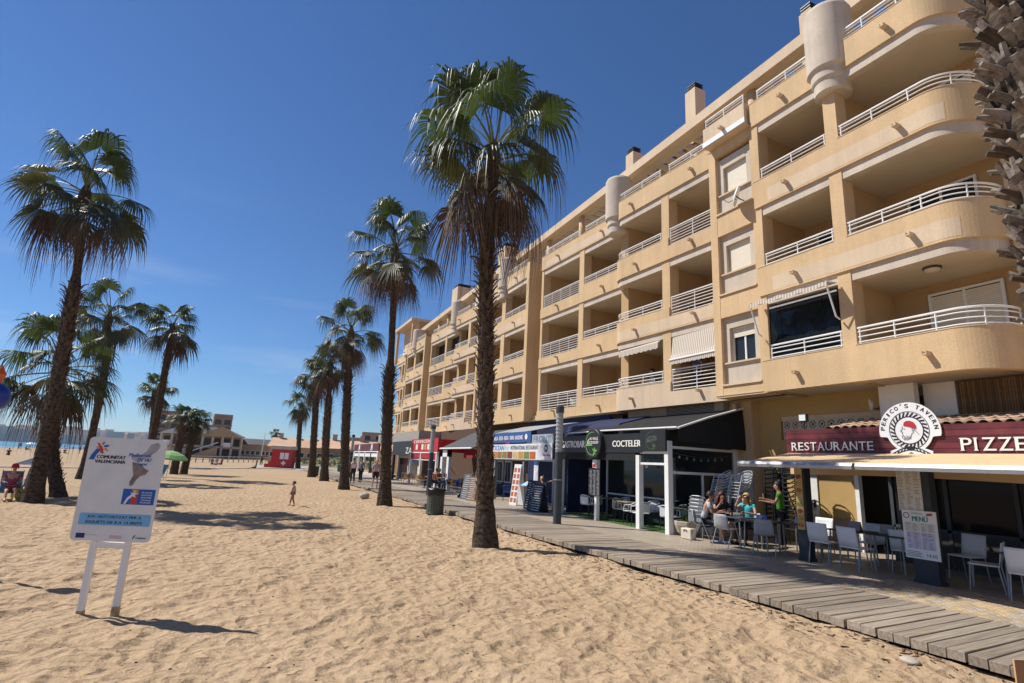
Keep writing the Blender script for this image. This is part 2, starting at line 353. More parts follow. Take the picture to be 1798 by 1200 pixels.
# --- far hills across the bay with the white town on them
hill_m = mat('far_hill', (.20, .17, .12), .95, .35, .012)
town_m = mat('far_town', (.55, .48, .42), .9, .1, .01, rand=.3)
def ridge(prof, dist, depth, name):
    m_ = MB(); V = []; n = len(prof)
    for k, (fz, fd) in enumerate(((0, 0), (.45, .25), (.8, .55), (1, 1), (.2, 1.8))):
        for (px, py) in prof:
            top = pdist(px, py, dist + depth); base = pdist(px, 800, dist); dd = Vector((top.x, top.y, 0)) - Vector((base.x, base.y, 0)); dd.z = 0
            z = max(0, top.z) * fz; jit = noise.noise(Vector((px * .11, k * 3.1, 0))) * .12 * top.z * (fz > 0)
            V.append((base.x + dd.x * fd, base.y + dd.y * fd, z + jit - (1 if k == 0 else 0)))
    m_.add(V, [(k * n + i, k * n + i + 1, (k + 1) * n + i + 1, (k + 1) * n + i) for k in range(4) for i in range(n - 1)])
    o = m_.build(name, hill_m, smooth=True); return tag(o, kind='structure')
ridge([(-900, 757), (-500, 760), (-200, 757), (-60, 760), (0, 758), (14, 759), (19, 753), (40, 752), (60, 754), (64, 761), (85, 765), (105, 764), (122, 761), (128, 757), (138, 755), (148, 754), (158, 759), (175, 760), (200, 759), (225, 758), (250, 760), (275, 764), (320, 772), (380, 780)], 1900, 500, 'hills')
tm = MB()
for k in range(430):
    px = rnd.uniform(-60, 300); base = pdist(px, 780, rnd.uniform(1500, 1850)); s = rnd.uniform(5, 16); hgt = rnd.uniform(5, 20) if rnd.random() < .8 else rnd.uniform(18, 34)
    up_ = max(0, (math.hypot(base.x, base.y) - 1480) * .055) * rnd.uniform(.2, 1)
    tm.box((base.x - s, base.y - s, 0), (base.x + s, base.y + s, up_ + hgt))
tag(tm.build('hillside_town', town_m), kind='stuff')

# --- promenade: paving and boardwalk
pave_m = bpy.data.materials.new('pavers'); pave_m.use_nodes = True
_n = pave_m.node_tree.nodes; _l = pave_m.node_tree.links; _b = _n['Principled BSDF']; _b.inputs['Roughness'].default_value = .55
_t = _n.new('ShaderNodeTexCoord'); _k = _n.new('ShaderNodeTexBrick'); _k.inputs['Scale'].default_value = 1; _k.inputs['Brick Width'].default_value = .2; _k.inputs['Row Height'].default_value = .1
_k.inputs['Mortar Size'].default_value = .004; _k.inputs['Color1'].default_value = (.40, .32, .22, 1); _k.inputs['Color2'].default_value = (.34, .295, .24, 1); _k.inputs['Mortar'].default_value = (.10, .085, .065, 1)
_mp = _n.new('ShaderNodeMapping'); _mp.inputs['Rotation'].default_value = (0, 0, R(45)); _l.new(_t.outputs['Object'], _mp.inputs[0]); _l.new(_mp.outputs[0], _k.inputs['Vector'])
_no = _n.new('ShaderNodeTexNoise'); _no.inputs['Scale'].default_value = 1.3; _no.inputs['Detail'].default_value = 5; _l.new(_t.outputs['Object'], _no.inputs['Vector'])
_mr = _n.new('ShaderNodeMapRange'); _mr.inputs[3].default_value = .75; _mr.inputs[4].default_value = 1.25; _l.new(_no.outputs['Fac'], _mr.inputs[0])
_v = _n.new('ShaderNodeVectorMath'); _v.operation = 'SCALE'; _l.new(_k.outputs['Color'], _v.inputs[0]); _l.new(_mr.outputs[0], _v.inputs[3]); _l.new(_v.outputs[0], _b.inputs['Base Color'])
_bp = _n.new('ShaderNodeBump'); _bp.inputs['Strength'].default_value = .35; _bp.inputs['Distance'].default_value = .004; _bp.invert = True
_l.new(_k.outputs['Fac'], _bp.inputs['Height']); _l.new(_bp.outputs[0], _b.inputs['Normal'])
DK = .18                       # deck level
pv = MB(); pv.prism([(9.78, -8), (17.5, -8), (17.5, 76), (9.78, 76)], -.1, DK - .012)
paving = tag(pv.build('paving', pave_m), kind='structure')
pav_cols = [mat('paver_sand', (.44, .33, .20), .7, .2, 9, .25, 60, rand=.18), mat('paver_grey', (.36, .31, .25), .7, .2, 9, .25, 60, rand=.18)]
pm = []
for M in pav_cols:
    m_ = MB(); m_.add([(-.096, -.046, -.03), (.096, -.046, -.03), (.096, .046, -.03), (-.096, .046, -.03), (-.096, -.046, .0), (.096, -.046, .0), (.096, .046, .0), (-.096, .046, .0), (-.088, -.038, .005), (.088, -.038, .005), (.088, .038, .005), (-.088, .038, .005)],
        [(8, 9, 10, 11), (0, 1, 5, 4), (1, 2, 6, 5), (2, 3, 7, 6), (3, 0, 4, 7), (4, 5, 9, 8), (5, 6, 10, 9), (6, 7, 11, 10), (7, 4, 8, 11)]); pm.append(m_.mesh('paver', M))
cand = []
for i in range(-120, 160):
    for j in range(-120, 160):       # herringbone
        for hv in (0, 1):
            # basic herringbone lattice: steps (.1,.1) and (.2,-.2) of 20 x 10 cm pieces
            bx = i * .1 + j * .2; by = i * .1 - j * .2
            x, y = (bx + .1, by + .05) if hv == 0 else (bx - .05, by + .1)
            X_ = 9.9 + (x * .7071 - y * .7071); Y_ = 4.2 + (x * .7071 + y * .7071)
            if 9.9 < X_ < 12.0 and 2.6 < Y_ < 9:
                px = (Vector((X_, Y_, DK - CAM_H))); cx = px.dot(C_FW)
                if cx > 1: cand.append((cx, X_, Y_, hv))
cand = [c for c in cand if Vector((c[1], c[2], DK - CAM_H)).dot(C_RT) / c[0] < .96]
cand.sort()
for cx, X_, Y_, hv in cand[:300]:
    o = link('paver', pm[0 if rnd.random() < .55 else 1], paving); o.location = (X_, Y_, DK - .008 + rnd.uniform(-.0015, .0015)); o.rotation_euler = (0, 0, R(45 + 90 * hv))

def plank_material():
    M = bpy.data.materials.new('weathered_plank'); M.use_nodes = True; n = M.node_tree.nodes; l = M.node_tree.links; b = n['Principled BSDF']; b.inputs['Roughness'].default_value = .85
    tc = n.new('ShaderNodeTexCoord'); oi = n.new('ShaderNodeObjectInfo'); ad = n.new('ShaderNodeVectorMath'); l.new(tc.outputs['Object'], ad.inputs[0])
    sc_ = n.new('ShaderNodeVectorMath'); sc_.operation = 'SCALE'; sc_.inputs[0].default_value = (37, 91, 11); l.new(oi.outputs['Random'], sc_.inputs[3]); l.new(sc_.outputs[0], ad.inputs[1])
    mp = n.new('ShaderNodeMapping'); mp.inputs['Scale'].default_value = (1.4, 38, 20); l.new(ad.outputs[0], mp.inputs[0])
    nz = n.new('ShaderNodeTexNoise'); nz.inputs['Scale'].default_value = 1; nz.inputs['Detail'].default_value = 6; l.new(mp.outputs[0], nz.inputs['Vector'])
    rp = n.new('ShaderNodeValToRGB'); l.new(nz.outputs['Fac'], rp.inputs[0]); rp.color_ramp.elements[0].position = .3; rp.color_ramp.elements[1].position = .7
    rp.color_ramp.elements[0].color = (.19, .145, .10, 1); rp.color_ramp.elements[1].color = (.365, .31, .245, 1)
    n2 = n.new('ShaderNodeTexNoise'); n2.inputs['Scale'].default_value = 2.2; n2.inputs['Detail'].default_value = 3; l.new(ad.outputs[0], n2.inputs['Vector'])
    st = n.new('ShaderNodeMapRange'); st.inputs[1].default_value = .62; st.inputs[2].default_value = .72; l.new(n2.outputs['Fac'], st.inputs[0])
    sm = n.new('ShaderNodeMath'); sm.operation = 'MULTIPLY'; sm.inputs[1].default_value = .75; l.new(st.outputs[0], sm.inputs[0])
    mx = n.new('ShaderNodeMixRGB'); l.new(sm.outputs[0], mx.inputs[0]); l.new(rp.outputs[0], mx.inputs[1]); mx.inputs[2].default_value = (.36, .26, .15, 1)
    rr_ = n.new('ShaderNodeMapRange'); rr_.inputs[3].default_value = .72; rr_.inputs[4].default_value = 1.2; l.new(oi.outputs['Random'], rr_.inputs[0])
    v = n.new('ShaderNodeVectorMath'); v.operation = 'SCALE'; l.new(mx.outputs[0], v.inputs[0]); l.new(rr_.outputs[0], v.inputs[3]); l.new(v.outputs[0], b.inputs['Base Color'])
    bp = n.new('ShaderNodeBump'); bp.inputs['Strength'].default_value = .5; bp.inputs['Distance'].default_value = .006; l.new(nz.outputs['Fac'], bp.inputs['Height']); l.new(bp.outputs[0], b.inputs['Normal'])
    return M
plank_m = plank_material()
board = thing('boardwalk', None, None, (8.6, 30, 0), kind='structure')
del_keys = [k for k in ('label', 'category') if k in board.keys()]
PW = .2
def plank_mesh(k):
    m_ = MB(); L = 1.13 + (.008 * k) % .02; b = .006; h = .105
    m_.add([(-L, -.087, -h), (L, -.087, -h), (L, .087, -h), (-L, .087, -h), (-L, -.087, -b), (L, -.087, -b), (L, .087, -b), (-L, .087, -b), (-L + b, -.087 + b, 0), (L - b, -.087 + b, 0), (L - b, .087 - b, 0), (-L + b, .087 - b, 0)],
        [(0, 3, 2, 1), (8, 9, 10, 11), (0, 1, 5, 4), (1, 2, 6, 5), (2, 3, 7, 6), (3, 0, 4, 7), (4, 5, 9, 8), (5, 6, 10, 9), (6, 7, 11, 10), (7, 4, 8, 11)])
    return m_.mesh('plank', plank_m)
pms = [plank_mesh(k) for k in range(4)]
y = 1.0; k = 0
def edge_x(y): return 7.5 + .10 * math.sin(y * .23) - (.25 if y > 26 else 0) * min(1, (y - 26) / 6)
while k < 290:
    o = link('plank', pms[k % 4], board); o.location = (edge_x(y) + 1.14 + rnd.uniform(-.018, .018) - 8.6, y - 30, DK + rnd.uniform(-.006, .004))
    o.rotation_euler = (rnd.uniform(-.012, .012), rnd.uniform(-.002, .002), R(3.5) + rnd.uniform(-.008, .008)); y += PW; k += 1
fp = MB()
while y < 74:
    fp.obox((edge_x(y) + 1.14, y, DK - .053), (1.135, .06, 0), (-.006, .088, 0), (0, 0, .052)); y += PW
fp2 = MB(); yy = 0.8
while yy > -6: fp2.obox((edge_x(yy) + 1.14, yy, DK - .028), (1.135, .06, 0), (-.006, .09, 0), (0, 0, .027)); yy -= PW
fp.add(fp2.v, fp2.f); tag(fp.build('far_planks', plank_m, board), kind='stuff')
jb = MB()
for x_ in (7.85, 8.65, 9.45): jb.box((x_ - .05, -6, -.05), (x_ + .05, 74, DK - .112))
jb.build('bearer', mat('dark_timber', (.05, .04, .03), .9), board)
# --- path across the sand towards the kiosk
path_m = mat('path_boards', (.38, .33, .27), .9, .2, 2)
pp = [Vector((-60, 22, 0)), Vector((-30, 45, 0)), Vector((-14, 57, 0)), Vector((-4.5, 67, 0)), Vector((1, 78, 0)), Vector((9, 86, 0))]
pb = MB()
for a_, b_ in zip(pp, pp[1:]):
    q = (b_ - a_).normalized(); s_ = Vector((-q.y, q.x, 0)) * .75; pb.prism([tuple((a_ + s_)[:2]), tuple((a_ - s_)[:2]), tuple((b_ - s_)[:2]), tuple((b_ + s_)[:2])], -.02, .06)
tag(pb.build('path', path_m), kind='structure')
pq = MB(); pq.prism([(6.8, 74), (12, 74), (12, 100), (2, 100), (2, 80), (6.8, 80)], -.05, .07); tag(pq.build('far_promenade', mat('concrete', (.36, .34, .31), .9, .15, .6)), kind='structure')

# --- loose stuff on the sand along the boards
deb = MB()
for k in range(520):
    y_ = rnd.uniform(2.5, 26) if rnd.random() < .7 else rnd.uniform(2, 12); x_ = edge_x(y_) - abs(rnd.gauss(0, .35)) - .02; z_ = float(sand_z(np.array([x_]), np.array([y_]))[0])
    s_ = rnd.uniform(.008, .022); an = rnd.uniform(0, 6.3)
    deb.obox((x_, y_, z_ + s_ * .3), (s_ * 2.2 * math.cos(an), s_ * 2.2 * math.sin(an), rnd.uniform(-.01, .01)), (-s_ * .4 * math.sin(an), s_ * .4 * math.cos(an), 0), (0, 0, s_ * .35))
for k in range(420):
    r_ = 4 + 16 * rnd.random() ** 1.5; an = rnd.uniform(-.75, .75) + YAW; x_, y_ = r_ * math.sin(an), r_ * math.cos(an)
    if x_ > 7.3: continue
    z_ = float(sand_z(np.array([x_]), np.array([y_]))[0]); s_ = rnd.uniform(.004, .012); deb.ball((x_, y_, z_ + s_ * .3), s_, 1.4, 1, .7, 6, 4)
tag(deb.build('beach_debris', mat('dry_seaweed', (.12, .075, .045), .9, .4, 9)), kind='stuff')
for (px, py, s_, lab) in ((1598, 1165, .12, 'flat grey stone half sunk in the sand in front of the boardwalk'), (640, 872, .3, 'pale stone on the boardwalk edge right of the second palm')):
    p = gp(px, py, .02 if s_ < .2 else .1); st = MB(); st.ball((0, 0, .03), s_, 1.1, .75, .3 if s_ < .2 else .55, 12, 8)
    for i, v in enumerate(st.v): q = 1 + .18 * noise.noise(Vector(v) * 9); st.v[i] = (v[0] * q, v[1] * q, v[2] * q)
    o = st.build('stone', mat('pale_stone', (.42, .37, .31), .9, .2, 6, .3, 30), smooth=True); o.location = p; o.rotation_euler = (0, 0, 1); tag(o, lab, 'stone')
# ================================================================== apartment building
B = thing('apartment_building', 'long ochre apartment building with white balcony railings above the beach restaurants', 'building', (15.5, 30, 0))
ZB = {1: 4.4, 2: 7.3, 3: 10.17, 4: 13.05}                # underside of each parapet band
LOW = {1: 5.31, 2: 8.2, 3: 11.07, 4: 13.88}; TALL = {1: 4.93, 2: 7.83, 3: 10.72, 4: 13.88}
TOPR = {1: 5.75, 2: 8.6, 3: 11.45, 4: 14.27}; CEIL = {1: 7.02, 2: 9.88, 3: 12.76}; FLR = {1: 4.75, 2: 7.55, 3: 10.42, 4: 13.3}
DEP = 2.1
def offset(pl, d):                                       # pl runs with rising Y; inside is +X
    out = []
    for i, p in enumerate(pl):
        a = Vector(pl[max(i - 1, 0)]); b = Vector(pl[min(i + 1, len(pl) - 1)]); t = (b - a).normalized(); n = Vector((t.y, -t.x)); out.append((p[0] + n.x * d, p[1] + n.y * d))
    return out
def strip(mb, pl, z0, z1, th):
    q = offset(pl, th)
    for i in range(len(pl) - 1): mb.add([(*pl[i], z0), (*pl[i + 1], z0), (*q[i + 1], z0), (*q[i], z0), (*pl[i], z1), (*pl[i + 1], z1), (*q[i + 1], z1), (*q[i], z1)],
        [(0, 1, 2, 3), (7, 6, 5, 4), (4, 5, 1, 0), (3, 2, 6, 7)] + ([(0, 3, 7, 4)] if i == 0 else []) + ([(1, 5, 6, 2)] if i == len(pl) - 2 else []))
def railing(parent, pl, z0, z1, nb, gap=1.0):
    m_ = MB(); q = offset(pl, .09); m_.tube([(x, y, z1) for x, y in q], .027, 6)
    for k in range(nb): z = z0 + (z1 - z0) * (k + .6) / (nb + .35); m_.tube([(x, y, z) for x, y in q], .016, 5)
    L = [0]
    for a, b in zip(q, q[1:]): L.append(L[-1] + math.dist(a, b))
    n = max(2, round(L[-1] / gap))
    for k in range(n + 1):
        s = L[-1] * min(max(k / n, .015), .985); i = max(j for j in range(len(L) - 1) if L[j] <= s + 1e-9); t = (s - L[i]) / (L[i + 1] - L[i])
        x = q[i][0] + (q[i + 1][0] - q[i][0]) * t; y = q[i][1] + (q[i + 1][1] - q[i][1]) * t; m_.tube([(x, y, z0 - .02), (x, y, z1)], .02, 5)
    return m_.build('railing', white_paint, parent)
def sub(pl, y0, y1):                                     # part of a polyline between two Y values
    out = []
    def at(y):
        for a, b in zip(pl, pl[1:]):
            if min(a[1], b[1]) - 1e-6 <= y <= max(a[1], b[1]) + 1e-6 and abs(b[1] - a[1]) > 1e-6: t = (y - a[1]) / (b[1] - a[1]); return (a[0] + (b[0] - a[0]) * t, y)
    a = at(y0); b = at(y1)
    if a: out.append(a)
    out += [p for p in pl if y0 + 1e-4 < p[1] < y1 - 1e-4]
    if b: out.append(b)
    return out
def spout(parent, x, y, z):
    m_ = MB(); m_.box((x - .2, y - .055, z - .035), (x + .02, y + .055, z - .012)); m_.box((x - .2, y - .055, z - .012), (x + .02, y - .035, z + .05)); m_.box((x - .2, y + .035, z - .012), (x + .02, y + .055, z + .05))
    m_.build('drain_spout', beige, parent)
def glazed_door(parent, x, y0, y1, z0, z1, kind):
    f = MB(); t = .06
    for (a, b, c, d_) in ((y0, y1, z1 - t, z1), (y0, y0 + t, z0, z1 - t), (y1 - t, y1, z0, z1 - t), ((y0 + y1) / 2 - t / 2, (y0 + y1) / 2 + t / 2, z0, z1 - t)): f.box((x - .05, a, c), (x, b, d_))
    o = f.build('door', white_paint, parent)
    g = MB(); g.box((x - .02, y0 + t, z0 + .01), (x - .012, y1 - t, z1 - t)); g.build('pane', dark_glass, o)
    if kind:
        s = MB(); zt = z1 - t; zb = z0 + (z1 - z0) * kind; n = int((zt - zb) / .05)
        for k in range(n): s.box((x - .038, y0 + t, zb + k * .05), (x - .026, y1 - t, zb + k * .05 + .044))
        s.build('shutter', shutter_m, o)
def section(yR, yL, XR, XL, pil, tall, curve=None, floors=(1, 2, 3, 4), patch=(), f1x=0., rc=.75, doors=True):
    """one stretch of facade, Y rising to the left; pil = (y0, y1) of the middle pillar, tall = (right bay, left bay) with full-height railings"""
    def Xf(y): return XR + (XL - XR) * (y - yR) / (yL - yR)
    pl = []
    if curve == 'R':
        for k in range(19): a = math.pi / 2 * k / 18; pl.append((Xf(yR) + rc * 1.25 * (1 - math.sin(a)), yR + rc * (1 - math.cos(a))))
        pl.append((Xf(yL), yL))
    elif curve == 'L':
        pl.append((Xf(yR), yR)); 
        for k in range(15): a = math.pi / 2 * k / 14; pl.append((Xf(yL) + rc * .9 * (1 - math.cos(a)), yL - rc * (1 - math.sin(a))))
    else: pl = [(Xf(yR), yR), (Xf(yL), yL)]
    XB = max(XR, XL) + DEP
    # pillars and party walls
    for (a, b) in ((pil[0], pil[1]),) + (() if curve == 'R' else ((yR, yR + .22),)) + (() if curve == 'L' else ((yL - .22, yL),)):
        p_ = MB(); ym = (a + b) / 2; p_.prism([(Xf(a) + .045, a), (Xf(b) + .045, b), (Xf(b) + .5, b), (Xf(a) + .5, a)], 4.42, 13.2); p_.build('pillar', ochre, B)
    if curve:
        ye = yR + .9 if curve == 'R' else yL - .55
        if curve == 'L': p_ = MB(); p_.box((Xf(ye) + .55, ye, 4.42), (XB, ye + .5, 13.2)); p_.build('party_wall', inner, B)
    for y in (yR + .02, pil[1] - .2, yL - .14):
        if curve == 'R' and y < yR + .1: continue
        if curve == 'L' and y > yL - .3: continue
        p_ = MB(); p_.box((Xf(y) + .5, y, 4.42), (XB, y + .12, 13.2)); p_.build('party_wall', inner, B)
    for k in floors:
        bal = MB(); q = pl
        for bi, (a, b) in enumerate(((yR, pil[0] + .001), (pil[0] + .001, yL))):
            s_ = sub(q, a, b)
            if len(s_) < 2: continue
            zt = TALL[k] if tall[bi] and k < 4 else LOW[k]
            if k < 4 and tall[bi]:
                strip(bal, sub(q, a + (.22 if bi == 0 else pil[1] - pil[0]), b - (.22 if bi == 1 else 0)) if True else s_, ZB[k], zt, .2)
            else: strip(bal, s_, ZB[k], zt, .2)
        if any(tall) and k < 4:                        # band behind pillars of the tall bays
            strip(bal, offset(sub(q, yR, yL), .006), ZB[k] + .006, TALL[k] - .006, .18)
        par = bal.build('balcony', beige if (k == 1 and f1x) else ochre, B)
        cap = MB(); 
        for bi, (a, b) in enumerate(((yR, pil[0]), (pil[1], yL))):
            if not (tall[bi] and k < 4):
                s_ = sub(pl, a, b)
                if len(s_) > 1:
                    s2 = offset(s_, -.012); strip(cap, s2, LOW[k] + .001, LOW[k] + .022, .23)
        if cap.v: cap.build('coping', beige, par)
        if k in patch:
            pt = MB(); s_ = offset(sub(pl, yR + .5, yL - .5), -.004); strip(pt, s_, ZB[k] + .06, ZB[k] + (LOW[k] - ZB[k]) * .55, .01); pt.build('lighter_paint_band', beige, par)
        if k > 1:                                      # lintel over the storey below, a little set back
            ln = MB()
            for (a, b) in ((yR, pil[0]), (pil[1], yL)):
                s_ = sub(pl, a, b)
                if len(s_) > 1: strip(ln, offset(s_, .075), CEIL[k - 1], ZB[k], .22)
            ln.build('lintel', grey_st, par)
        # slab
        sl_ = MB(); inn = offset(pl, .2); poly = [(x, y) for x, y in inn] + [(XB, yL), (XB, yR)]
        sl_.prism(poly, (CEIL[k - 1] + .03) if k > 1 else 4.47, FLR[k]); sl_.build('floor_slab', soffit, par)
        # railings
        for bi, (a, b) in enumerate(((yR + .24 if curve != 'R' else yR, pil[0] - .02), (pil[1] + .02, yL - .24 if curve != 'L' else yL))):
            s_ = sub(pl, a, b)
            if len(s_) < 2: continue
            t_ = tall[bi] and k < 4
            railing(par, s_, TALL[k] if t_ else LOW[k], TOPR[k], 6 if t_ else 3)
        for (a, b) in ((yR, pil[0]), (pil[1], yL)):
            y = (a + b) / 2 + rnd.uniform(-.15, .15); s_ = sub(pl, y, y + .02)
            spout(par, s_[0][0] if s_ else Xf(y), y, ZB[k] + (.36 if k > 1 else .42))
        if k < 4 and doors:
            for (a, b) in ((yR + .15, pil[0]), (pil[1], yL - .15)):
                w_ = b - a; c_ = (a + b) / 2 + rnd.uniform(-.2, .2); hw = min(.8, w_ * .32)
                glazed_door(B, XB - .02, c_ - hw, c_ + hw, FLR[k], FLR[k] + 2.05, rnd.choice([0, .0, .35, .6, .02]))
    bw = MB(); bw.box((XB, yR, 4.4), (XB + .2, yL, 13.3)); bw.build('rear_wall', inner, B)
    return pl
def window_bay(y0, y1, X):
    """window recess with beige panels"""
    f = MB()
    for a, b in ((y0, y0 + .22), (y1 - .3, y1)): f.box((X + .02, a, 4.45), (X + .5, b, 13.2))
    for k in (1, 2, 3): f.box((X + .03, y0 + .22, ZB[k] + (.05 if k == 1 else -.28)), (X + .5, y1 - .3, ZB[k] + .52 if k > 1 else ZB[k] + .36))
    f.box((X + .03, y0 + .22, 12.9), (X + .5, y1 - .3, 13.2)); f.box((X + .6, y0, 4.4), (X + .8, y1, 13.3)); f.box((X + .02, y0, 4.4), (X + 2.2, y1, 4.452))
    fr = f.build('window_bay', ochre, B)
    for k in (1, 2, 3):
        z0 = ZB[k] + (.41 if k == 1 else .52); z1 = ZB[k + 1] - .28
        p_ = MB(); zs, zt = z0 + .72, z1 - .36; ya, yb = y0 + .5, y1 - .52
        for (a, b, c, d_) in ((y0 + .22, y1 - .3, z0, zs - .05), (y0 + .22, y1 - .3, zt, z1), (y0 + .22, ya, zs - .05, zt), (yb, y1 - .3, zs - .05, zt)): p_.box((X + .16, a, c), (X + .6, b, d_))
        p_.build('panel', grey_st, fr)
        sill = MB(); sill.box((X + .08, y0 + .26, zs - .055), (X + .3, y1 - .34, zs - .004)); sill.build('sill', beige, fr)
        low = MB(); low.box((X - .02, y0 + .2, z0 - .05), (X + .3, y1 - .28, z0 + .005)); low.build('ledge', beige, fr)
        wn = MB(); x = X + .36; t = .05
        for (a, b, c, d_) in ((ya, yb, zt - t, zt), (ya, yb, zs, zs + t), (ya, ya + t, zs + t, zt - t), (yb - t, yb, zs + t, zt - t), ((ya + yb) / 2 - .03, (ya + yb) / 2 + .03, zs + t, zt - t)): wn.box((x - .06, a, c), (x, b, d_))
        wo = wn.build('window', white_paint, fr); g = MB(); g.box((x - .025, ya + t, zs + t), (x - .018, yb - t, zt - t)); g.build('pane', dark_glass, wo)
        if k > 1 or True:
            s = MB(); zb = zs + t if k > 1 else zs + (zt - zs) * .72; n = int((zt - t - zb) / .042)
            for j in range(n): s.box((x - .085, ya + .03, zb + j * .042), (x - .064, yb - .03, zb + j * .042 + .036))
            s.build('shutter', shutter_m, wo)
    bb = MB(); bb.box((X - .3, y0 + .1, 13.25), (X - .18, y1 - .1, 14.0)); bb.box((X - .18, y0 + .1, 13.25), (X + .5, y0 + .22, 14.0)); bb.box((X - .18, y1 - .22, 13.25), (X + .5, y1 - .1, 14.0)); bb.box((X - .18, y0 + .22, 13.25), (X + .5, y1 - .22, 13.4))
    bo = bb.build('balcony', beige, B); b2 = MB(); b2.box((X - .32, y0 + .08, 13.28), (X - .302, y1 - .08, 13.46)); b2.build('white_band', white_paint, bo)
    railing(bo, [(X - .3, y0 + .15), (X - .3, y1 - .15)], 14.0, 14.35, 3, .8); spout(bo, X - .3, (y0 + y1) / 2, 13.55)
    f2 = MB(); f2.box((X + .0, y0, 13.2), (X + 1.4, y1, 13.248)); f2.build('floor_slab', ochre, bo)

section(5.42, 11.2, 13.42, 13.46, (8.4, 8.76), (False, False), 'R', patch=(2, 3), rc=.9)
window_bay(11.2, 13.2, 13.62)
def module(dy, dx, first=False):
    section(13.2 + dy, 19.5 + dy, 14.2 + dx, 13.95 + dx, (15.85 + dy, 16.27 + dy), (True, False), 'L', patch=(2,) if dy == 0 else (2, 3), f1x=1)
    section(19.4 + dy, 26.8 + dy, 14.6 + dx, 14.3 + dx, (22.6 + dy, 23.0 + dy), (False, True), None, patch=(4,), f1x=0)
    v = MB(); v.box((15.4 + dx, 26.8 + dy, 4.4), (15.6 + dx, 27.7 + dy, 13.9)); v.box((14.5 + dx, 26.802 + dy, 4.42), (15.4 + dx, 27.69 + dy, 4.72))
    for k in (2, 3, 4): v.box((14.9 + dx, 26.802 + dy, ZB[k] - .15), (15.4 + dx, 27.69 + dy, ZB[k] + .35))
    vo = v.build('recess_wall', ochre, B)
    for k in (1, 2, 3):
        w_ = MB(); w_.box((15.34 + dx, 26.95 + dy, FLR[k] + .9), (15.395 + dx, 27.6 + dy, FLR[k] + 2.0)); w_.build('shutter', shutter_m, vo)
    p_ = MB(); p_.box((13.98 + dx, 27.7 + dy, 4.41), (15.6 + dx, 28.05 + dy, 13.9)); p_.build('pillar', ochre, B)
    section(28.05 + dy, 34.7 + dy, 14.05 + dx, 14.1 + dx, (31.2 + dy, 31.75 + dy), (False, False), None, patch=(3, 4) if dy == 0 else (2,))
    window_bay(34.7 + dy, 36.7 + dy, 14.4 + dx)
module(0, 0); module(23.5, .75)
section(60.2, 66.2, 15.6, 15.6, (63.0, 63.4), (True, False), 'L', patch=(2, 4))

# ground floor
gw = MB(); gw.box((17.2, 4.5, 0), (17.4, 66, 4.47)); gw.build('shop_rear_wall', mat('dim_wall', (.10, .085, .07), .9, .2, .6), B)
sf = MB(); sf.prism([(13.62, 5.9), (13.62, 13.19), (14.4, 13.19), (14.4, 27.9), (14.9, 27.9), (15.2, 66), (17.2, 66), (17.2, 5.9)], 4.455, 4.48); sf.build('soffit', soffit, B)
for y, wd in ((13.35, .9), (17.9, .45), (21.0, .45), (24.6, .45), (28.6, .5), (33.2, .5), (38, .5), (43.4, .5), (48.6, .5), (54, .5), (59.5, .5)):
    p_ = MB(); x = 15.0 + .03 * (y - 10); p_.box((x - .25, y - wd / 2, 0), (x + .3, y + wd / 2, 4.46)); p_.build('pier', ochre, B)
# attic: wall, beam, slats, tiled roof
def XBm(y): return 14.62 + .031 * (y - 10)
at = MB(); at.add([(XBm(4) + 2.0, 4, 13.2), (XBm(66) + 2.0, 66, 13.2), (XBm(66) + 2.2, 66, 13.2), (XBm(4) + 2.2, 4, 13.2), (XBm(4) + 2.0, 4, 16.5), (XBm(66) + 2.0, 66, 16.5), (XBm(66) + 2.2, 66, 16.5), (XBm(4) + 2.2, 4, 16.5)],
    [(0, 3, 2, 1), (4, 5, 6, 7), (0, 1, 5, 4), (1, 2, 6, 5), (2, 3, 7, 6), (3, 0, 4, 7)]); at.build('attic_wall', ochre, B)
def slant(mb, y0, y1, n0, n1, z0, z1):
    mb.prism([(XBm(y0) + n0, y0), (XBm(y1) + n0, y1), (XBm(y1) + n1, y1), (XBm(y0) + n1, y0)], z0, z1)
bm_ = MB(); slant(bm_, 4.2, 66, 0, .3, 15.78, 16.2); bm_.build('roof_beam', beige, B)
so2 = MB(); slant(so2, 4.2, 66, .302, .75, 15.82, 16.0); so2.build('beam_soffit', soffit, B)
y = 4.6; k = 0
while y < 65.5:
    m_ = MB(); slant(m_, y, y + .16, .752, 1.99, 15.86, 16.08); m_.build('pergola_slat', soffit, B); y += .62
for y in (5.2, 9.6, 12.4, 14.6, 20.9, 24.4, 28.3, 33, 35.6, 39, 45, 49, 52, 57, 62):
    m_ = MB(); m_.lathe([(.16, 13.3), (.16, 15.79)], (XBm(y) + .4, y, 0), 12); m_.build('terrace_column', ochre, B, smooth=True)
for y in (7, 10.2, 15.2, 17.6, 21.8, 24.8, 29.6, 33, 38, 41, 45, 48.4, 53, 56.4, 62.5): glazed_door(B, XBm(y) + 1.99, y - .9, y + .9, 13.3, 15.4, 0)
rf = MB(); rf.add([(XBm(12) + 1.75, 12, 16.5), (XBm(66) + 1.75, 66, 16.5), (XBm(66) + 6, 66, 18.3), (XBm(12) + 6, 12, 18.3), (XBm(12) + 6, 12, 16.4), (XBm(66) + 6, 66, 16.4), (XBm(12) + 1.75, 12, 16.42), (XBm(66) + 1.75, 66, 16.42)],
    [(0, 1, 2, 3), (0, 3, 4, 6), (1, 7, 5, 2), (6, 7, 1, 0)]); roof = rf.build('roof', tile_m, B)
tl = MB(); tl.lathe([(.1, 0), (.1, .5)], (0, 0, 0), 8, -.2, math.pi + .2); tlm = tl.mesh('roof_tile', tile_m, True)
y = 12.2
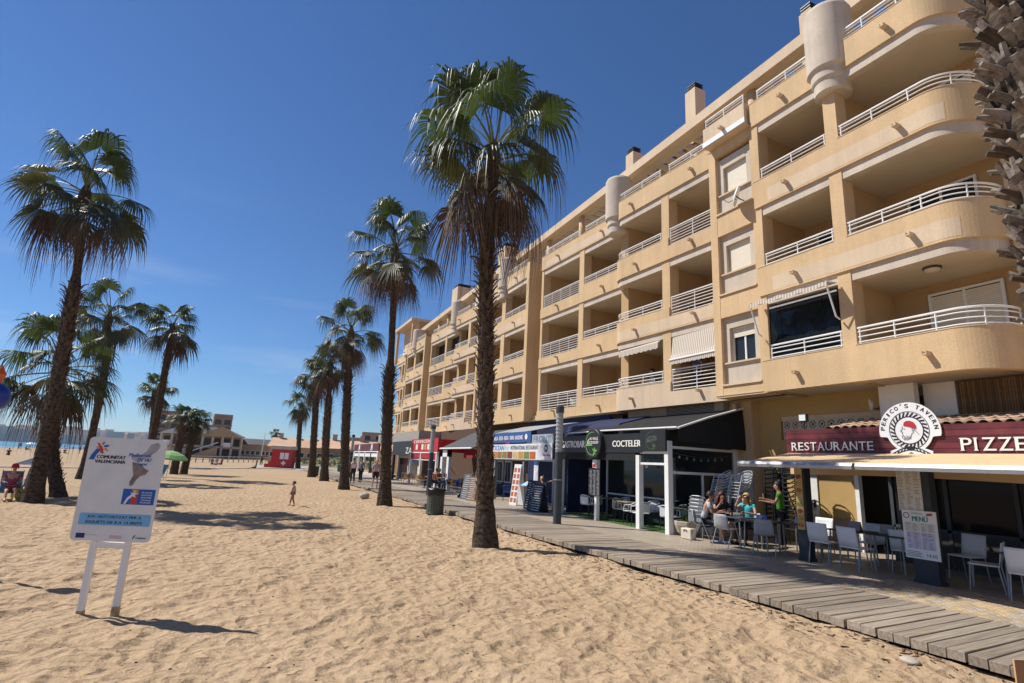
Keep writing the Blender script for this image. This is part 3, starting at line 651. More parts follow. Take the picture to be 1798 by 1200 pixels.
while y < 65.8:
    o = link('roof_tile', tlm, roof); o.location = (XBm(y) + 1.62 - 15.5, y - 30, 16.47); o.rotation_euler = Matrix(((0, -.39, .92), (1, 0, 0), (0, .92, .39))).to_euler(); y += .235
for (px0, px1, pyt, pyb, X_) in ((1403, 1436, 12, 75, 16.6), (1207, 1233, 152, 225, 17.0), (1104, 1123, 263, 305, 17.2), (886, 903, 432, 460, 17.4), (806, 820, 503, 530, 17.6)):
    c_ = fx((px0 + px1) / 2, pyt, X_); wd = abs(fx(px0, pyt, X_).y - fx(px1, pyt, X_).y) * .34
    m_ = MB(); m_.box((X_ - wd, c_.y - wd, 15.9), (X_ + wd, c_.y + wd, c_.z - .34)); ch = m_.build('chimney', beige, roof)
    m_ = MB()
    for z_ in (.0, .12, .24): m_.box((X_ - wd * .8, c_.y - wd * .8, c_.z - .3 + z_), (X_ + wd * .8, c_.y + wd * .8, c_.z - .25 + z_))
    m_.box((X_ - wd * .6, c_.y - wd * .6, c_.z - .34), (X_ + wd * .6, c_.y + wd * .6, c_.z - .07)); m_.build('chimney_cap', black_metal, ch)
# drums under the roof beam
for (y, X_) in ((8.55, 13.55), (19.45, 14.2), (31.6, 14.2), (42.9, 14.9), (55.2, 15.0)):
    m_ = MB(); m_.lathe([(.40, 12.55), (.47, 12.6), (.47, 12.9), (.50, 12.93), (.53, 12.98), (.53, 13.2), (.56, 13.24), (.62, 13.3), (.62, 15.2), (.56, 15.32), (.01, 15.34)], (X_ + .15, y, 0), 72)
    m_.build('drum', grey_st, B, smooth=False)
# tower at the far end, end wall at the near end
m_ = MB(); m_.box((16.3, 59.6, 13), (21, 66, 17.3)); m_.build('end_tower', ochre, B); m_ = MB(); m_.box((15.2, 59.0, 17.3), (21.3, 66.6, 17.62)); m_.build('tower_roof', beige, B)
for y_ in (59.3, 66.2): m_ = MB(); m_.box((15.4, y_ - .15, 13.3), (15.7, y_ + .15, 17.3)); m_.build('tower_post', ochre, B)
m_ = MB(); m_.box((14.45, 5.05, 0), (14.95, 5.42, 13.3)); m_.build('pillar', ochre, B)
m_ = MB(); m_.box((15.6, -6, 0), (16.2, 5.05, 16.2)); sw = m_.build('side_wall', grey_st, B)
for k in (1, 2, 3, 4):
    for y_ in (3.2, .4):
        m_ = MB(); m_.box((15.52, y_ - .7, FLR[k] + .75), (15.605, y_ + .7, FLR[k] + .83)); m_.build('sill', beige, sw)
        m_ = MB(); m_.box((15.56, y_ - .62, FLR[k] + .84), (15.602, y_ + .62, FLR[k] + 2.1)); m_.build('shutter', shutter_m, sw)

# --- first floor right: glazed balcony with its awning
gl = MB(); y0, y1 = 8.85, 11.0; X_ = 13.58
fr = MB()
for z in (5.34, 6.86): fr.box((X_ - .03, y0, z), (X_ + .03, y1, z + .05))
fo = fr.build('balcony_glazing', grey_metal, B)
for k in range(5):
    a = y0 + (y1 - y0) * k / 5; m_ = MB(); m_.box((X_ - .008, a + .006, 5.4), (X_ + .004, a + (y1 - y0) / 5 - .006, 6.85)); m_.build('pane', MATS.get('tint_glass') or glass('tint_glass', (.25, .3, .34), .55), fo)
def stripes(name, c1, c2, ax=1, sc=16.):
    M = bpy.data.materials.new(name); M.use_nodes = True; n = M.node_tree.nodes; l = M.node_tree.links; b = n['Principled BSDF']; b.inputs['Roughness'].default_value = .85
    t = n.new('ShaderNodeTexCoord'); sp = n.new('ShaderNodeSeparateXYZ'); l.new(t.outputs['Object'], sp.inputs[0]); mu = n.new('ShaderNodeMath'); mu.operation = 'MULTIPLY'; mu.inputs[1].default_value = sc; l.new(sp.outputs[ax], mu.inputs[0])
    fr_ = n.new('ShaderNodeMath'); fr_.operation = 'FRACT'; l.new(mu.outputs[0], fr_.inputs[0]); g = n.new('ShaderNodeMath'); g.operation = 'GREATER_THAN'; g.inputs[1].default_value = .5; l.new(fr_.outputs[0], g.inputs[0])
    mx = n.new('ShaderNodeMixRGB'); mx.inputs[1].default_value = (*c1, 1); mx.inputs[2].default_value = (*c2, 1); l.new(g.outputs[0], mx.inputs[0]); l.new(mx.outputs[0], b.inputs['Base Color']); return M
stripe_m = stripes('striped_canvas', (.62, .56, .48), (.36, .30, .25), 1, 11)
aw = MB(); n = 30                      # half folded awning with bent arms
for i in range(n):
    ya, yb = 8.72 + 2.45 * i / n, 8.72 + 2.45 * (i + 1) / n; s1, s2 = (.022 * math.sin(i * .8), .022 * math.sin((i + 1) * .8))
    aw.add([(13.4, ya, 7.02), (13.4, yb, 7.02), (12.98, yb, 6.98 + s2), (12.98, ya, 6.98 + s1), (12.97, ya, 6.86 + s1), (12.97, yb, 6.86 + s2)], [(0, 1, 2, 3), (3, 2, 5, 4)])
ao = aw.build('awning', stripe_m, B)
for y_ in (8.74, 11.14): m_ = MB(); m_.tube([(13.42, y_, 6.05), (13.28, y_, 6.1), (12.98, y_, 6.93)], .022, 6); m_.tube([(13.4, y_, 7.04), (12.97, y_, 6.99)], .02, 6); m_.build('awning_arm', white_paint, ao)
# striped roller blind on the mid stretch, and a valance next to it
bl = MB(); n = 40
for i in range(n):
    ya, yb = 13.5 + 2.3 * i / n, 13.5 + 2.3 * (i + 1) / n; e1, e2 = .03 * abs(math.sin(i * .8)), .03 * abs(math.sin((i + 1) * .8)); b1, b2 = -.05 * math.sin(i / n * 3.14), -.05 * math.sin((i + 1) / n * 3.14)
    bl.add([(14.18, ya, 7.0), (14.18, yb, 7.0), (14.1 + b2, yb, 6.3), (14.1 + b1, ya, 6.3), (14.0, ya, 6.08), (14.0, yb, 6.08), (14.0, yb, 5.93 - e2), (14.0, ya, 5.93 - e1)], [(0, 1, 2, 3), (3, 2, 5, 4), (4, 5, 6, 7)])
bo = bl.build('roller_blind', stripe_m, B); m_ = MB(); m_.tube([(14.0, 13.5, 6.09), (14.0, 15.8, 6.09)], .035, 8); m_.build('blind_bar', white_paint, bo)
vl = MB()
for i in range(30):
    ya, yb = 16.4 + 2.5 * i / 30, 16.4 + 2.5 * (i + 1) / 30; e1, e2 = .05 * abs(math.sin(i * .9)), .05 * abs(math.sin((i + 1) * .9)); vl.add([(14.12, ya, 7.0), (14.12, yb, 7.0), (13.98, yb, 6.9), (13.98, ya, 6.9), (13.975, ya, 6.7 - e1), (13.975, yb, 6.7 - e2)], [(0, 1, 2, 3), (3, 2, 5, 4)])
vl.build('awning', stripe_m, B)
# glazed balconies further along, satellite dishes, wall lamps
for (a, b, k) in ((45.2 + 1.3, 46.3 + 4, 3), (43.6, 46.0, 3), (40.2, 42.3, 3)):
    m_ = MB(); x = XBm(a) + .12; m_.box((x, a, LOW[k]), (x + .02, b, CEIL[k])); m_.build('balcony_glazing', curtain_glass, B)
def dish(x, y, z, r, tilt):
    t = thing('satellite_dish', 'white satellite dish on a bracket beside the top shuttered window of the recessed bay', 'satellite dish', (x, y, z))
    m_ = MB(); m_.lathe([(.001, .06), (r * .5, .045), (r * .85, .015), (r, -.02), (r, -.035), (r * .8, 0), (.001, .04)], (0, 0, 0), 20); o = m_.build('reflector', white_paint, t, world=False, smooth=True); o.rotation_euler = Vector((-.62, .72, .3)).to_track_quat('Z', 'Y').to_euler()
    m_ = MB(); m_.tube([(.0, 0, 0), (.2, 0, -.06), (.36, 0, -.06)], .02, 6); m_.tube([(0, 0, -.1), (-.25, .1, -.25), (-.3, .22, -.12)], .012, 5); m_.build('bracket', dark_grey, t, world=False)
p = fx(1293, 345, 13.35); dish(13.33, p.y, p.z, .34, 0)
for (px, py, lab) in ((1527, 712, 'round wall lamp under the balcony, left of the white panel'), (1290, 718, 'round wall lamp on the pier above the black awning')):
    p = fx(px, py, 14.7); t = thing('wall_lamp', lab, 'lamp', p, 0, 'round wall lamps')
    m_ = MB(); m_.tube([(.38, 0, -.05), (.2, 0, -.08), (.1, 0, 0)], .02, 6); m_.ball((.38, 0, -.05), .05, .5, 1, 1); m_.build('arm', mat('aged_brass', (.30, .19, .08), .45, .2, 8, metal=.5), t, world=False)
    m_ = MB(); m_.lathe([(.001, .1), (.09, .08), (.2, .01), (.21, 0), (.19, .005), (.08, .06), (.001, .075)], (0, 0, 0), 18); o = m_.build('shade', white_paint, t, world=False, smooth=True); o.rotation_euler = Vector((.45, -.85, .1)).to_track_quat('Z', 'Y').to_euler()
t = thing('ceiling_lamp', 'round grey lamp on the ceiling of the curved first floor balcony', 'lamp', (14.2, 6.9, 7.02)); m_ = MB(); m_.lathe([(.17, 0), (.17, -.03), (.14, -.08), (.001, -.1)], (0, 0, 0), 20); m_.build('dome', grey_st, t, world=False, smooth=True); m_ = MB(); m_.lathe([(.19, .03), (.19, -.02), (.172, -.03)], (0, 0, 0), 20); m_.build('ring', dark_grey, t, world=False)
# ================================================================== fan palms
def leaf_material(name, c1, c2, trans):
    M = bpy.data.materials.new(name); M.use_nodes = True; n = M.node_tree.nodes; l = M.node_tree.links; b = n['Principled BSDF']; b.inputs['Roughness'].default_value = .44; b.inputs['Specular IOR Level'].default_value = .55
    tc = n.new('ShaderNodeTexCoord'); nz = n.new('ShaderNodeTexNoise'); nz.inputs['Scale'].default_value = 6; nz.inputs['Detail'].default_value = 3; l.new(tc.outputs['Object'], nz.inputs['Vector'])
    mx = n.new('ShaderNodeMixRGB'); mx.inputs[1].default_value = (*c1, 1); mx.inputs[2].default_value = (*c2, 1); l.new(nz.outputs['Fac'], mx.inputs[0])
    oi = n.new('ShaderNodeObjectInfo'); mr = n.new('ShaderNodeMapRange'); mr.inputs[3].default_value = .7; mr.inputs[4].default_value = 1.25; l.new(oi.outputs['Random'], mr.inputs[0])
    v = n.new('ShaderNodeVectorMath'); v.operation = 'SCALE'; l.new(mx.outputs[0], v.inputs[0]); l.new(mr.outputs[0], v.inputs[3]); l.new(v.outputs[0], b.inputs['Base Color'])
    tr = n.new('ShaderNodeBsdfTranslucent'); l.new(v.outputs[0], tr.inputs[0]); ms = n.new('ShaderNodeMixShader'); ms.inputs[0].default_value = trans
    l.new(b.outputs[0], ms.inputs[1]); l.new(tr.outputs[0], ms.inputs[2]); l.new(ms.outputs[0], n['Material Output'].inputs[0]); return M
leaf_g = leaf_material('frond_green', (.036, .062, .011), (.082, .112, .024), .34)
leaf_o = leaf_material('frond_olive', (.040, .052, .014), (.088, .086, .027), .26)
leaf_d = leaf_material('frond_dead', (.075, .045, .026), (.15, .095, .055), .15); 
for n_ in leaf_d.node_tree.nodes:
    if n_.type == 'BSDF_PRINCIPLED': n_.inputs['Roughness'].default_value = .75
stalk_m = mat('leaf_stalk', (.14, .15, .05), .45, .3, 4)
stalk_d = mat('dead_stalk', (.16, .10, .06), .8, .3, 4)
def frond_mesh(el, dead, seed, fine=True):
    """fan leaf: stalk leaving the crown at elevation el towards +X, blade of pleated segments with hanging tips"""
    g = random.Random(seed); m_ = MB(); e = R(el); Lp = g.uniform(1.1, 1.5) if not dead else g.uniform(.7, 1.0); sag = .45 if el > 20 else .3
    P = []; p = Vector((.12 * math.cos(e), 0, .1 * math.sin(e))); d_ = Vector((math.cos(e), 0, math.sin(e))); N = 6
    yaw = g.uniform(-.12, .12)
    for i in range(N + 1):
        P.append(p.copy()); a = e - sag * (i / N) ** 1.5; d_ = Vector((math.cos(a), yaw * i / N, math.sin(a))).normalized(); p = p + d_ * (Lp / N)
    m_.cur = 1; m_.tube(P, [.032 - .016 * i / N for i in range(N + 1)], 5)
    m_.cur = 0; hb = P[-1]; t = d_; s = Vector((0, 1, 0)); s = (s - t * s.dot(t)).normalized(); nrm = t.cross(s); nrm = nrm if nrm.z > 0 else -nrm
    roll = g.uniform(-.5, .5); s, nrm = s * math.cos(roll) + nrm * math.sin(roll), nrm * math.cos(roll) - s * math.sin(roll)
    ns = (40 if fine else 22); span = R(g.uniform(118, 140)) if not dead else R(g.uniform(75, 105))
    BL = g.uniform(1.15, 1.42) * (1.0 if not dead else 1.02); fold = g.uniform(.12, .4) if not dead else .7; hang = g.uniform(.5, 1.05) if not dead else 1.25
    rows = (.03, .28, .52, .74, .9, 1.0); da = 2 * span / ns
    for k in range(ns):
        ph = -span + da * (k + .5); L = BL * (.62 + .38 * math.cos(ph * .62)) * g.uniform(.88, 1.08); tw = g.uniform(-.3, .3); hk = hang * g.uniform(.6, 1.5); V = []
        if dead and g.random() < .12: continue
        for i, f in enumerate(rows):
            out = f * L
            c = hb + t * (math.cos(ph) * out) + s * (math.sin(ph) * out) - nrm * (fold * abs(math.sin(ph)) * out * .8)
            dr = max(0, f - .38); c.z -= hk * dr * dr * L * 1.9; c = c + s * (tw * dr * dr * .5)
            if dr > 0: c = c - (t * math.cos(ph) + s * math.sin(ph)) * (hk * dr * dr * L * .55)
            wd = out * math.tan(da / 2) * 1.04 if f < .5 else (L * .5 * math.tan(da / 2)) * (1.0 - (f - .5) / .5 * .93)
            lat = (t * -math.sin(ph) + s * math.cos(ph)); V += [c - lat * wd, c + nrm * wd * .45, c + lat * wd]
        n_ = len(rows); m_.add(V, [q for i in range(n_ - 1) for q in ((i * 3, i * 3 + 1, i * 3 + 4, i * 3 + 3), (i * 3 + 1, i * 3 + 2, i * 3 + 5, i * 3 + 4))])
    return m_.mesh('frond', [leaf_d if dead else (leaf_g if el > 15 else leaf_o), stalk_d if dead else stalk_m])
FR = {}
for fine in (True, False):
    for cls, els, dead in (('up', (78, 64, 52, 70), 0), ('mid', (38, 25, 12, 30), 0), ('low', (-4, -18, -30, 2), 0), ('dead', (-28, -42, -56, -36), 1)):
        FR[cls, fine] = [frond_mesh(e, dead, 11 * i + len(cls) * 7 + fine, fine) for i, e in enumerate(els)]
def trunk_material():
    M = bpy.data.materials.new('palm_bark'); M.use_nodes = True; n = M.node_tree.nodes; l = M.node_tree.links; b = n['Principled BSDF']; b.inputs['Roughness'].default_value = .95; b.inputs['Specular IOR Level'].default_value = .1
    tc = n.new('ShaderNodeTexCoord'); mp = n.new('ShaderNodeMapping'); mp.inputs['Scale'].default_value = (5, 5, 9); l.new(tc.outputs['Object'], mp.inputs[0])
    nz = n.new('ShaderNodeTexNoise'); nz.inputs['Scale'].default_value = 1.6; nz.inputs['Detail'].default_value = 7; l.new(mp.outputs[0], nz.inputs['Vector'])
    rp = n.new('ShaderNodeValToRGB'); rp.color_ramp.elements[0].position = .32; rp.color_ramp.elements[1].position = .72; rp.color_ramp.elements[0].color = (.028, .021, .016, 1); rp.color_ramp.elements[1].color = (.125, .092, .066, 1)
    l.new(nz.outputs['Fac'], rp.inputs[0]); l.new(rp.outputs[0], b.inputs['Base Color'])
    bp = n.new('ShaderNodeBump'); bp.inputs['Strength'].default_value = .9; bp.inputs['Distance'].default_value = .04; l.new(nz.outputs['Fac'], bp.inputs['Height']); l.new(bp.outputs[0], b.inputs['Normal']); return M
bark_m = trunk_material(); boot_m = mat('leaf_base', (.085, .060, .042), .9, .45, 9, .4, 25, rand=.3); boot_grey = mat('leaf_base_grey', (.20, .165, .135), .85, .5, 14, .5, 25, rand=.25)
def lerp_path(P, s):
    L = [0]
    for a, b in zip(P, P[1:]): L.append(L[-1] + (b - a).length)
    s = min(max(s, 0), 1) * L[-1]
    for i in range(len(P) - 1):
        if s <= L[i + 1] + 1e-9: return P[i].lerp(P[i + 1], (s - L[i]) / max(1e-9, L[i + 1] - L[i]))
    return P[-1].copy()
def smooth_path(P, n):
    Q = []
    for i in range(len(P) - 1):
        p0, p1, p2, p3 = P[max(i - 1, 0)], P[i], P[i + 1], P[min(i + 2, len(P) - 1)]
        for k in range(n):
            t = k / n; Q.append(.5 * ((2 * p1) + (p2 - p0) * t + (2 * p0 - 5 * p1 + 4 * p2 - p3) * t * t + (3 * p1 - p0 - 3 * p2 + p3) * t ** 3))
    return Q + [P[-1]]
def palm(label, path, r_base, r_mid, r_top, boots, crown=1.0, counts=(9, 13, 9, 12), seed=1, group=None, nboot=150, big=False, smooth_base=.0):
    g = random.Random(seed); base = Vector(path[0]); P = smooth_path([Vector(p) - base for p in path], 6); H = (Vector(path[-1]) - base).length
    t = thing('fan_palm', label, 'palm tree', base, 0, group)
    fine = H > 0 and (base - Vector((0, 0, 0))).length < 42
    def rad(s):
        z = s * H; r = r_mid + (r_base - r_mid) * math.exp(-z / .75)
        if s > boots[1]: r = r_top + (r_mid - r_top) * max(0, 1 - (s - boots[1]) / .04)
        if boots[0] < s < boots[1]: r *= 1.0 + .07 * math.sin((s - boots[0]) / (boots[1] - boots[0]) * 3.14)
        return r
    n = 20 if fine else 12; rings = 90 if fine else 36; V = []
    for i in range(rings + 1):
        s = i / rings; c = lerp_path(P, s)
        if i == 0: c = c - Vector((0, 0, .15))
        for j in range(n):
            a = 2 * math.pi * j / n; k = 1 + .10 * noise.noise(Vector((math.cos(a) * 2 + seed, math.sin(a) * 2, s * H * 3.2))) + .05 * noise.noise(Vector((seed, math.cos(a) * 3, s * H * 9)))
            V.append(c + Vector((math.cos(a), math.sin(a), 0)) * rad(s) * k)
    m_ = MB(); m_.add(V, [(i * n + j, i * n + (j + 1) % n, (i + 1) * n + (j + 1) % n, (i + 1) * n + j) for i in range(rings) for j in range(n)]); tr = m_.build('trunk', bark_m, t, world=False, smooth=False)
    def boot(mb, s, a, L, w_, tilt):
        c = lerp_path(P, s); o = Vector((math.cos(a), math.sin(a), 0)); lat = Vector((-math.sin(a), math.cos(a), 0)); r = rad(s) * .93; up = Vector((0, 0, 1))
        b0 = c + o * r; mid = b0 + (o * math.sin(tilt) * .55 + up * math.cos(tilt) * .55) * L; tip = mid + (o * math.sin(tilt * 1.5) + up * math.cos(tilt * 1.5)) * L * .45
        th_ = (o * math.cos(tilt) - up * math.sin(tilt)) * w_ * (.6 if big else .35); sk = lat * g.uniform(-.3, .3) * w_
        if big:
            for q in (-1, 1):
                e = lat * q * w_ * g.uniform(.3, .9); mb.tube([c + o * r * .6 + e * .5 - up * .05, b0 + e * .8 + (o * .45 + up) * L * .4, tip + e * 1.3 - up * g.uniform(0, .05)], [w_ * .8, w_ * .62, w_ * g.uniform(.25, .5)], 5)
            return
        vs_ = [b0 - lat * w_ - up * .05, b0 + lat * w_ - up * .05, mid + lat * w_ * .75, mid - lat * w_ * .75, b0 + th_, mid + th_ * 1.1, tip + lat * w_ * .62 + sk, tip - lat * w_ * .55 + sk, tip + th_ * .8 + sk * .5]
        mb.add(vs_, [(0, 4, 5, 3), (4, 1, 2, 5), (3, 5, 8, 7), (5, 2, 6, 8), (0, 3, 2, 1), (3, 7, 6, 2), (7, 8, 6)])
    if big:
        for k in range(nboot):
            s = boots[0] + (boots[1] - boots[0]) * (k + .5) / nboot; m_ = MB(); boot(m_, s, k * 2.399 + g.uniform(-.2, .2), g.uniform(.2, .34), g.uniform(.045, .075), g.uniform(.2, .75)); m_.build('leaf_base', boot_grey if g.random() < .6 else boot_m, t, world=False)
    elif nboot:
        m_ = MB()
        for k in range(nboot):
            s = boots[0] + (boots[1] - boots[0]) * (k + .5) / nboot; boot(m_, s, k * 2.399 + g.uniform(-.35, .35), g.uniform(.15, .3) * (.6 + .8 * (k / nboot) ** 2) * (1.25 if r_mid > .22 else 1), g.uniform(.045, .08), g.uniform(.15, .6) + .45 * (k / nboot) ** 3)
        tag(m_.build('leaf_bases', boot_m, t, world=False), kind='stuff')
    top = P[-1]; tdir = (P[-1] - P[-7]).normalized()
    # crown heart
    m_ = MB(); m_.lathe([(.01, -1.15), (r_top * 1.05, -1.1), (r_top * 1.35, -.45), (r_top * 1.5, 0), (r_top * .8, .35), (.02, .6)], top, 12); m_.build('crown_heart', boot_m, t, world=False)
    ga = g.uniform(0, 6)
    for ci, (cls, cnt) in enumerate(zip(('up', 'mid', 'low', 'dead'), counts)):
        for k in range(cnt):
            ga += 2.399; o = link('frond', g.choice(FR[cls, fine]), t); sc_ = crown * g.uniform(.86, 1.12)
            zo = {'up': .25, 'mid': .08, 'low': -.12, 'dead': -.2 - .4 * g.random()}[cls]
            o.location = top + Vector((0, 0, zo * crown)); o.scale = (sc_,) * 3; o.rotation_euler = (g.uniform(-.12, .12), g.uniform(-.14, .14), ga + g.uniform(-.3, .3))
            if cls == 'dead': o['label'] = 'dry brown frond'
    if counts[3] and not big:
        m_ = MB()                                   # thin dead stalks hanging under the crown
        for k in range(14):
            a = g.uniform(0, 6.28); q = [top + Vector((0, 0, -.3))]
            for j in range(5): q.append(q[-1] + Vector((math.cos(a), math.sin(a), 0)) * (.32 - .06 * j) * crown + Vector((0, 0, -.05 - .13 * j)) * crown)
            m_.tube(q, [.012, .011, .01, .008, .006, .004], 4)
        tag(m_.build('dead_stalks', stalk_d, t, world=False), kind='stuff')
    return t
GP, GL = 'palms along the boardwalk', 'palms on the open sand'
palm('tall fan palm nearest the boardwalk, shaggy crown in front of the apartments', [(5.72, 13.13, 0), (5.6, 13.18, 2.19), (5.5, 13.23, 4.4), (5.43, 13.26, 5.79), (5.36, 13.3, 7.25), (5.37, 13.29, 8.43), (5.38, 13.28, 10.6)], .36, .185, .15, (.12, .72), 1.14, (6, 8, 8, 8), 3, GP, 330)
palm('second palm along the boardwalk, left of the litter bin', [(5.92, 24.79, 0), (5.8, 24.85, 2.13), (5.65, 24.92, 4.92), (5.58, 24.95, 7.3), (5.44, 25.01, 10.07), (5.36, 25.05, 11.6)], .38, .21, .15, (.14, .52), 1.05, (7, 8, 8, 7), 5, GP, 260)
palm('third palm along the boardwalk, left of the man in the white shirt', [(6.03, 36.18, 0), (5.81, 36.28, 2.77), (5.61, 36.37, 6.0), (5.49, 36.43, 7.85), (5.42, 36.46, 9.9)], .38, .24, .17, (.15, .72), .95, (7, 6, 7, 10), 8, GP, 200)
palm('fourth palm along the boardwalk, slightly left of the third', [(6.28, 47.44, 0), (6.03, 47.56, 3.83), (5.89, 47.63, 7.09), (5.72, 47.71, 9.4)], .42, .28, .2, (.12, .7), .95, (6, 7, 7, 8), 13, GP, 150)
palm('fifth palm along the boardwalk, right of the red kiosk', [(6.15, 55.13, 0), (5.94, 55.23, 3.52), (5.71, 55.33, 7.26), (5.5, 55.44, 9.1)], .42, .28, .2, (.12, .8), .98, (6, 7, 7, 6), 17, GP, 150)
palm('slender farthest palm of the boardwalk row, just behind the red kiosk', [(7.49, 84.89, 0), (7.15, 85.05, 4.22), (7.03, 85.11, 7.05), (6.96, 85.14, 8.8)], .4, .3, .25, (.1, .9), 1.05, (6, 7, 7, 5), 19, GP, 110)
palm('tallest leaning palm on the left, thick trunk beside the beach chair', [(-6.13, 24.44, 0), (-6.16, 24.45, 1.74), (-6.18, 24.46, 3.71), (-6.26, 24.5, 5.57), (-6.33, 24.53, 6.84), (-6.41, 24.57, 8.38), (-6.73, 24.72, 11.3)], .34, .20, .14, (.24, .67), 1.06, (6, 8, 7, 8), 23, GL, 240)
palm('short palm whose crown shows behind the trunk of the tallest left palm', [(-6.01, 27.03, 0), (-6.49, 27.26, 1.3), (-6.83, 27.42, 2.81), (-6.9, 27.45, 3.93), (-6.98, 27.49, 4.84)], .30, .19, .18, (.1, .85), .98, (6, 8, 7, 7), 29, GL, 170)
palm('palm with slender bare trunk rising from behind the left edge of the white sign', [(-8.14, 40.52, 0), (-8.09, 40.5, 2.34), (-8.09, 40.5, 4.71), (-8.17, 40.54, 6.79), (-8.51, 40.7, 9.6)], .34, .2, .16, (.4, .8), .98, (6, 8, 7, 5), 31, GL, 120)
palm('tall palm rising from behind the right half of the white sign', [(-5.95, 47.0, 0), (-5.82, 46.95, 2.62), (-5.82, 46.95, 5.47), (-5.83, 46.95, 7.98), (-5.85, 46.96, 10.6)], .34, .22, .18, (.1, .85), .98, (6, 7, 7, 5), 37, GL, 150)
palm('left of two short palms beside the green umbrella', [(-4.58, 51.89, 0), (-4.56, 51.88, 1.9), (-4.46, 51.83, 4.3)], .34, .24, .22, (.1, .9), .62, (7, 8, 5, 2), 41, GL, 110)
palm('right of two short palms beside the green umbrella', [(-3.99, 52.72, 0), (-3.85, 52.7, 1.94), (-3.7, 52.78, 4.1)], .32, .23, .21, (.1, .9), .58, (7, 8, 5, 3), 43, GL, 110)
palm('yellowish palm crown half hidden behind the tall palm above the white sign', [(-8.88, 72.7, 0), (-9.22, 72.86, 4.82), (-9.5, 72.99, 8.0)], .45, .34, .3, (.1, .9), 1.0, (6, 9, 6, 4), 47, GL, 80)
palm('small far palm standing behind the low houses', [(8.2, 161.9, 0), (7.82, 162.1, 4.37), (7.71, 162.15, 6.9)], .35, .28, .25, (.1, .9), .75, (6, 8, 5, 3), 53, None, 30)
palm('palm trunk at the top right corner, covered in cut grey leaf bases', [(6.0, 1.85, 0), (6.0, 1.85, 3), (6.0, 1.86, 6), (6.0, 1.86, 9), (6.02, 1.86, 13.2)], .42, .30, .24, (.24, .64), 1.0, (7, 9, 9, 9), 59, GP, 295, True)
# ================================================================== restaurants on the ground floor
def seg_fabric(mb, rows, n=24, wob=.015, seed=0):
    """loft between rows of (x0,y0,z0)-(x1,y1,z1) lines with a little sag"""
    g = random.Random(seed); V = []
    for ri, (a, b) in enumerate(rows):
        for i in range(n + 1):
            t = i / n; p = Vector(a).lerp(Vector(b), t); p.z += wob * math.sin(t * 9 + ri + seed) * (0 < ri); V.append(p)
    mb.add(V, [(r * (n + 1) + i, r * (n + 1) + i + 1, (r + 1) * (n + 1) + i + 1, (r + 1) * (n + 1) + i) for r in range(len(rows) - 1) for i in range(n)])
SERIF = {'R': ((.12, .92), (.08,)), 'E': ((.1,), (.1,)), 'T': ((.5,), ()), 'A': ((.06, .94), ()), 'U': ((), (.1, .9)), 'N': ((.12,), (.1, .9)), 'P': ((.12,), (.08,)), 'I': ((.5,), (.5,)), 'Z': ((), ()), 'S': ((), ())}
def serif_text(mb, body, o, wd, ht, lift=.02, gap=.16):
    ws = {'I': .3, 'E': .66, 'S': .62, 'T': .8, 'Z': .74, 'P': .66, 'R': .78}; tot = sum(ws.get(c, .85) for c in body) + gap * (len(body) - 1); x = 0; u = wd / tot
    for c in body:
        w_ = ws.get(c, .85) * u; text(mb, c, Vector(o) + RV * x, RV, UV, w_ if c != 'I' else w_ * .42, ht, lift, bold=.004)
        bt, tp = SERIF.get(c, ((), ()))
        for k, fr_ in enumerate(bt + tp):
            if c == 'I': fr_ = .21
            zz = 0 if k < len(bt) else ht * .94; mb.plate(Vector(o) + Vector((-lift - .001, 0, 0)), RV, UV, [(x + fr_ * w_ - ht * .16, zz), (x + fr_ * w_ + ht * .16, zz), (x + fr_ * w_ + ht * .12, zz + ht * .06), (x + fr_ * w_ - ht * .12, zz + ht * .06)], .002)
        x += w_ + gap * u
# ---------- yellow ground floor wall of the corner restaurant (belongs to the building)
wm = mat('yellow_wall', (.47, .31, .12), .9, .1, .8, .3, 40, fine=.08); wains = mat('granite_wainscot', (.30, .22, .17), .7, .2, 30)
m_ = MB(); m_.box((15.2, 9.85, DK - .1), (15.4, 10.95, 3.15)); m_.box((15.2, 11.62, DK - .1), (15.4, 13.0, 3.15)); m_.box((15.2, 9.85, 3.87), (15.4, 13.0, 4.46)); m_.box((15.2, 10.95, 2.3), (15.4, 11.62, 3.15)); m_.box((15.2, 12.1, 3.15), (15.4, 13.0, 3.87)); m_.box((15.2, 8.9, 3.87), (15.4, 9.85, 4.46)); m_.build('shop_wall', wm, B)
m_ = MB(); m_.box((15.17, 9.87, DK - .1), (15.2, 10.93, .95)); m_.build('wainscot', wains, B)
m_ = MB(); m_.box((15.14, 9.74, DK - .1), (15.3, 9.85, 3.15)); m_.build('door_frame', white_paint, B)
m_ = MB(); m_.box((15.16, 10.97, DK - .1), (15.24, 11.6, 2.28)); dr = m_.build('door', white_paint, B)
m_ = MB(); m_.box((15.135, 11.05, 1.2), (15.16, 11.1, 1.4)); m_.tube([(15.13, 11.08, 1.3), (15.09, 11.08, 1.3), (15.09, 11.26, 1.3)], .016, 6); m_.build('handle', black_metal, dr)
m_ = MB(); m_.box((15.15, 11.45, 1.92), (15.162, 11.58, 2.05)); m_.build('number_plate', black_metal, dr)
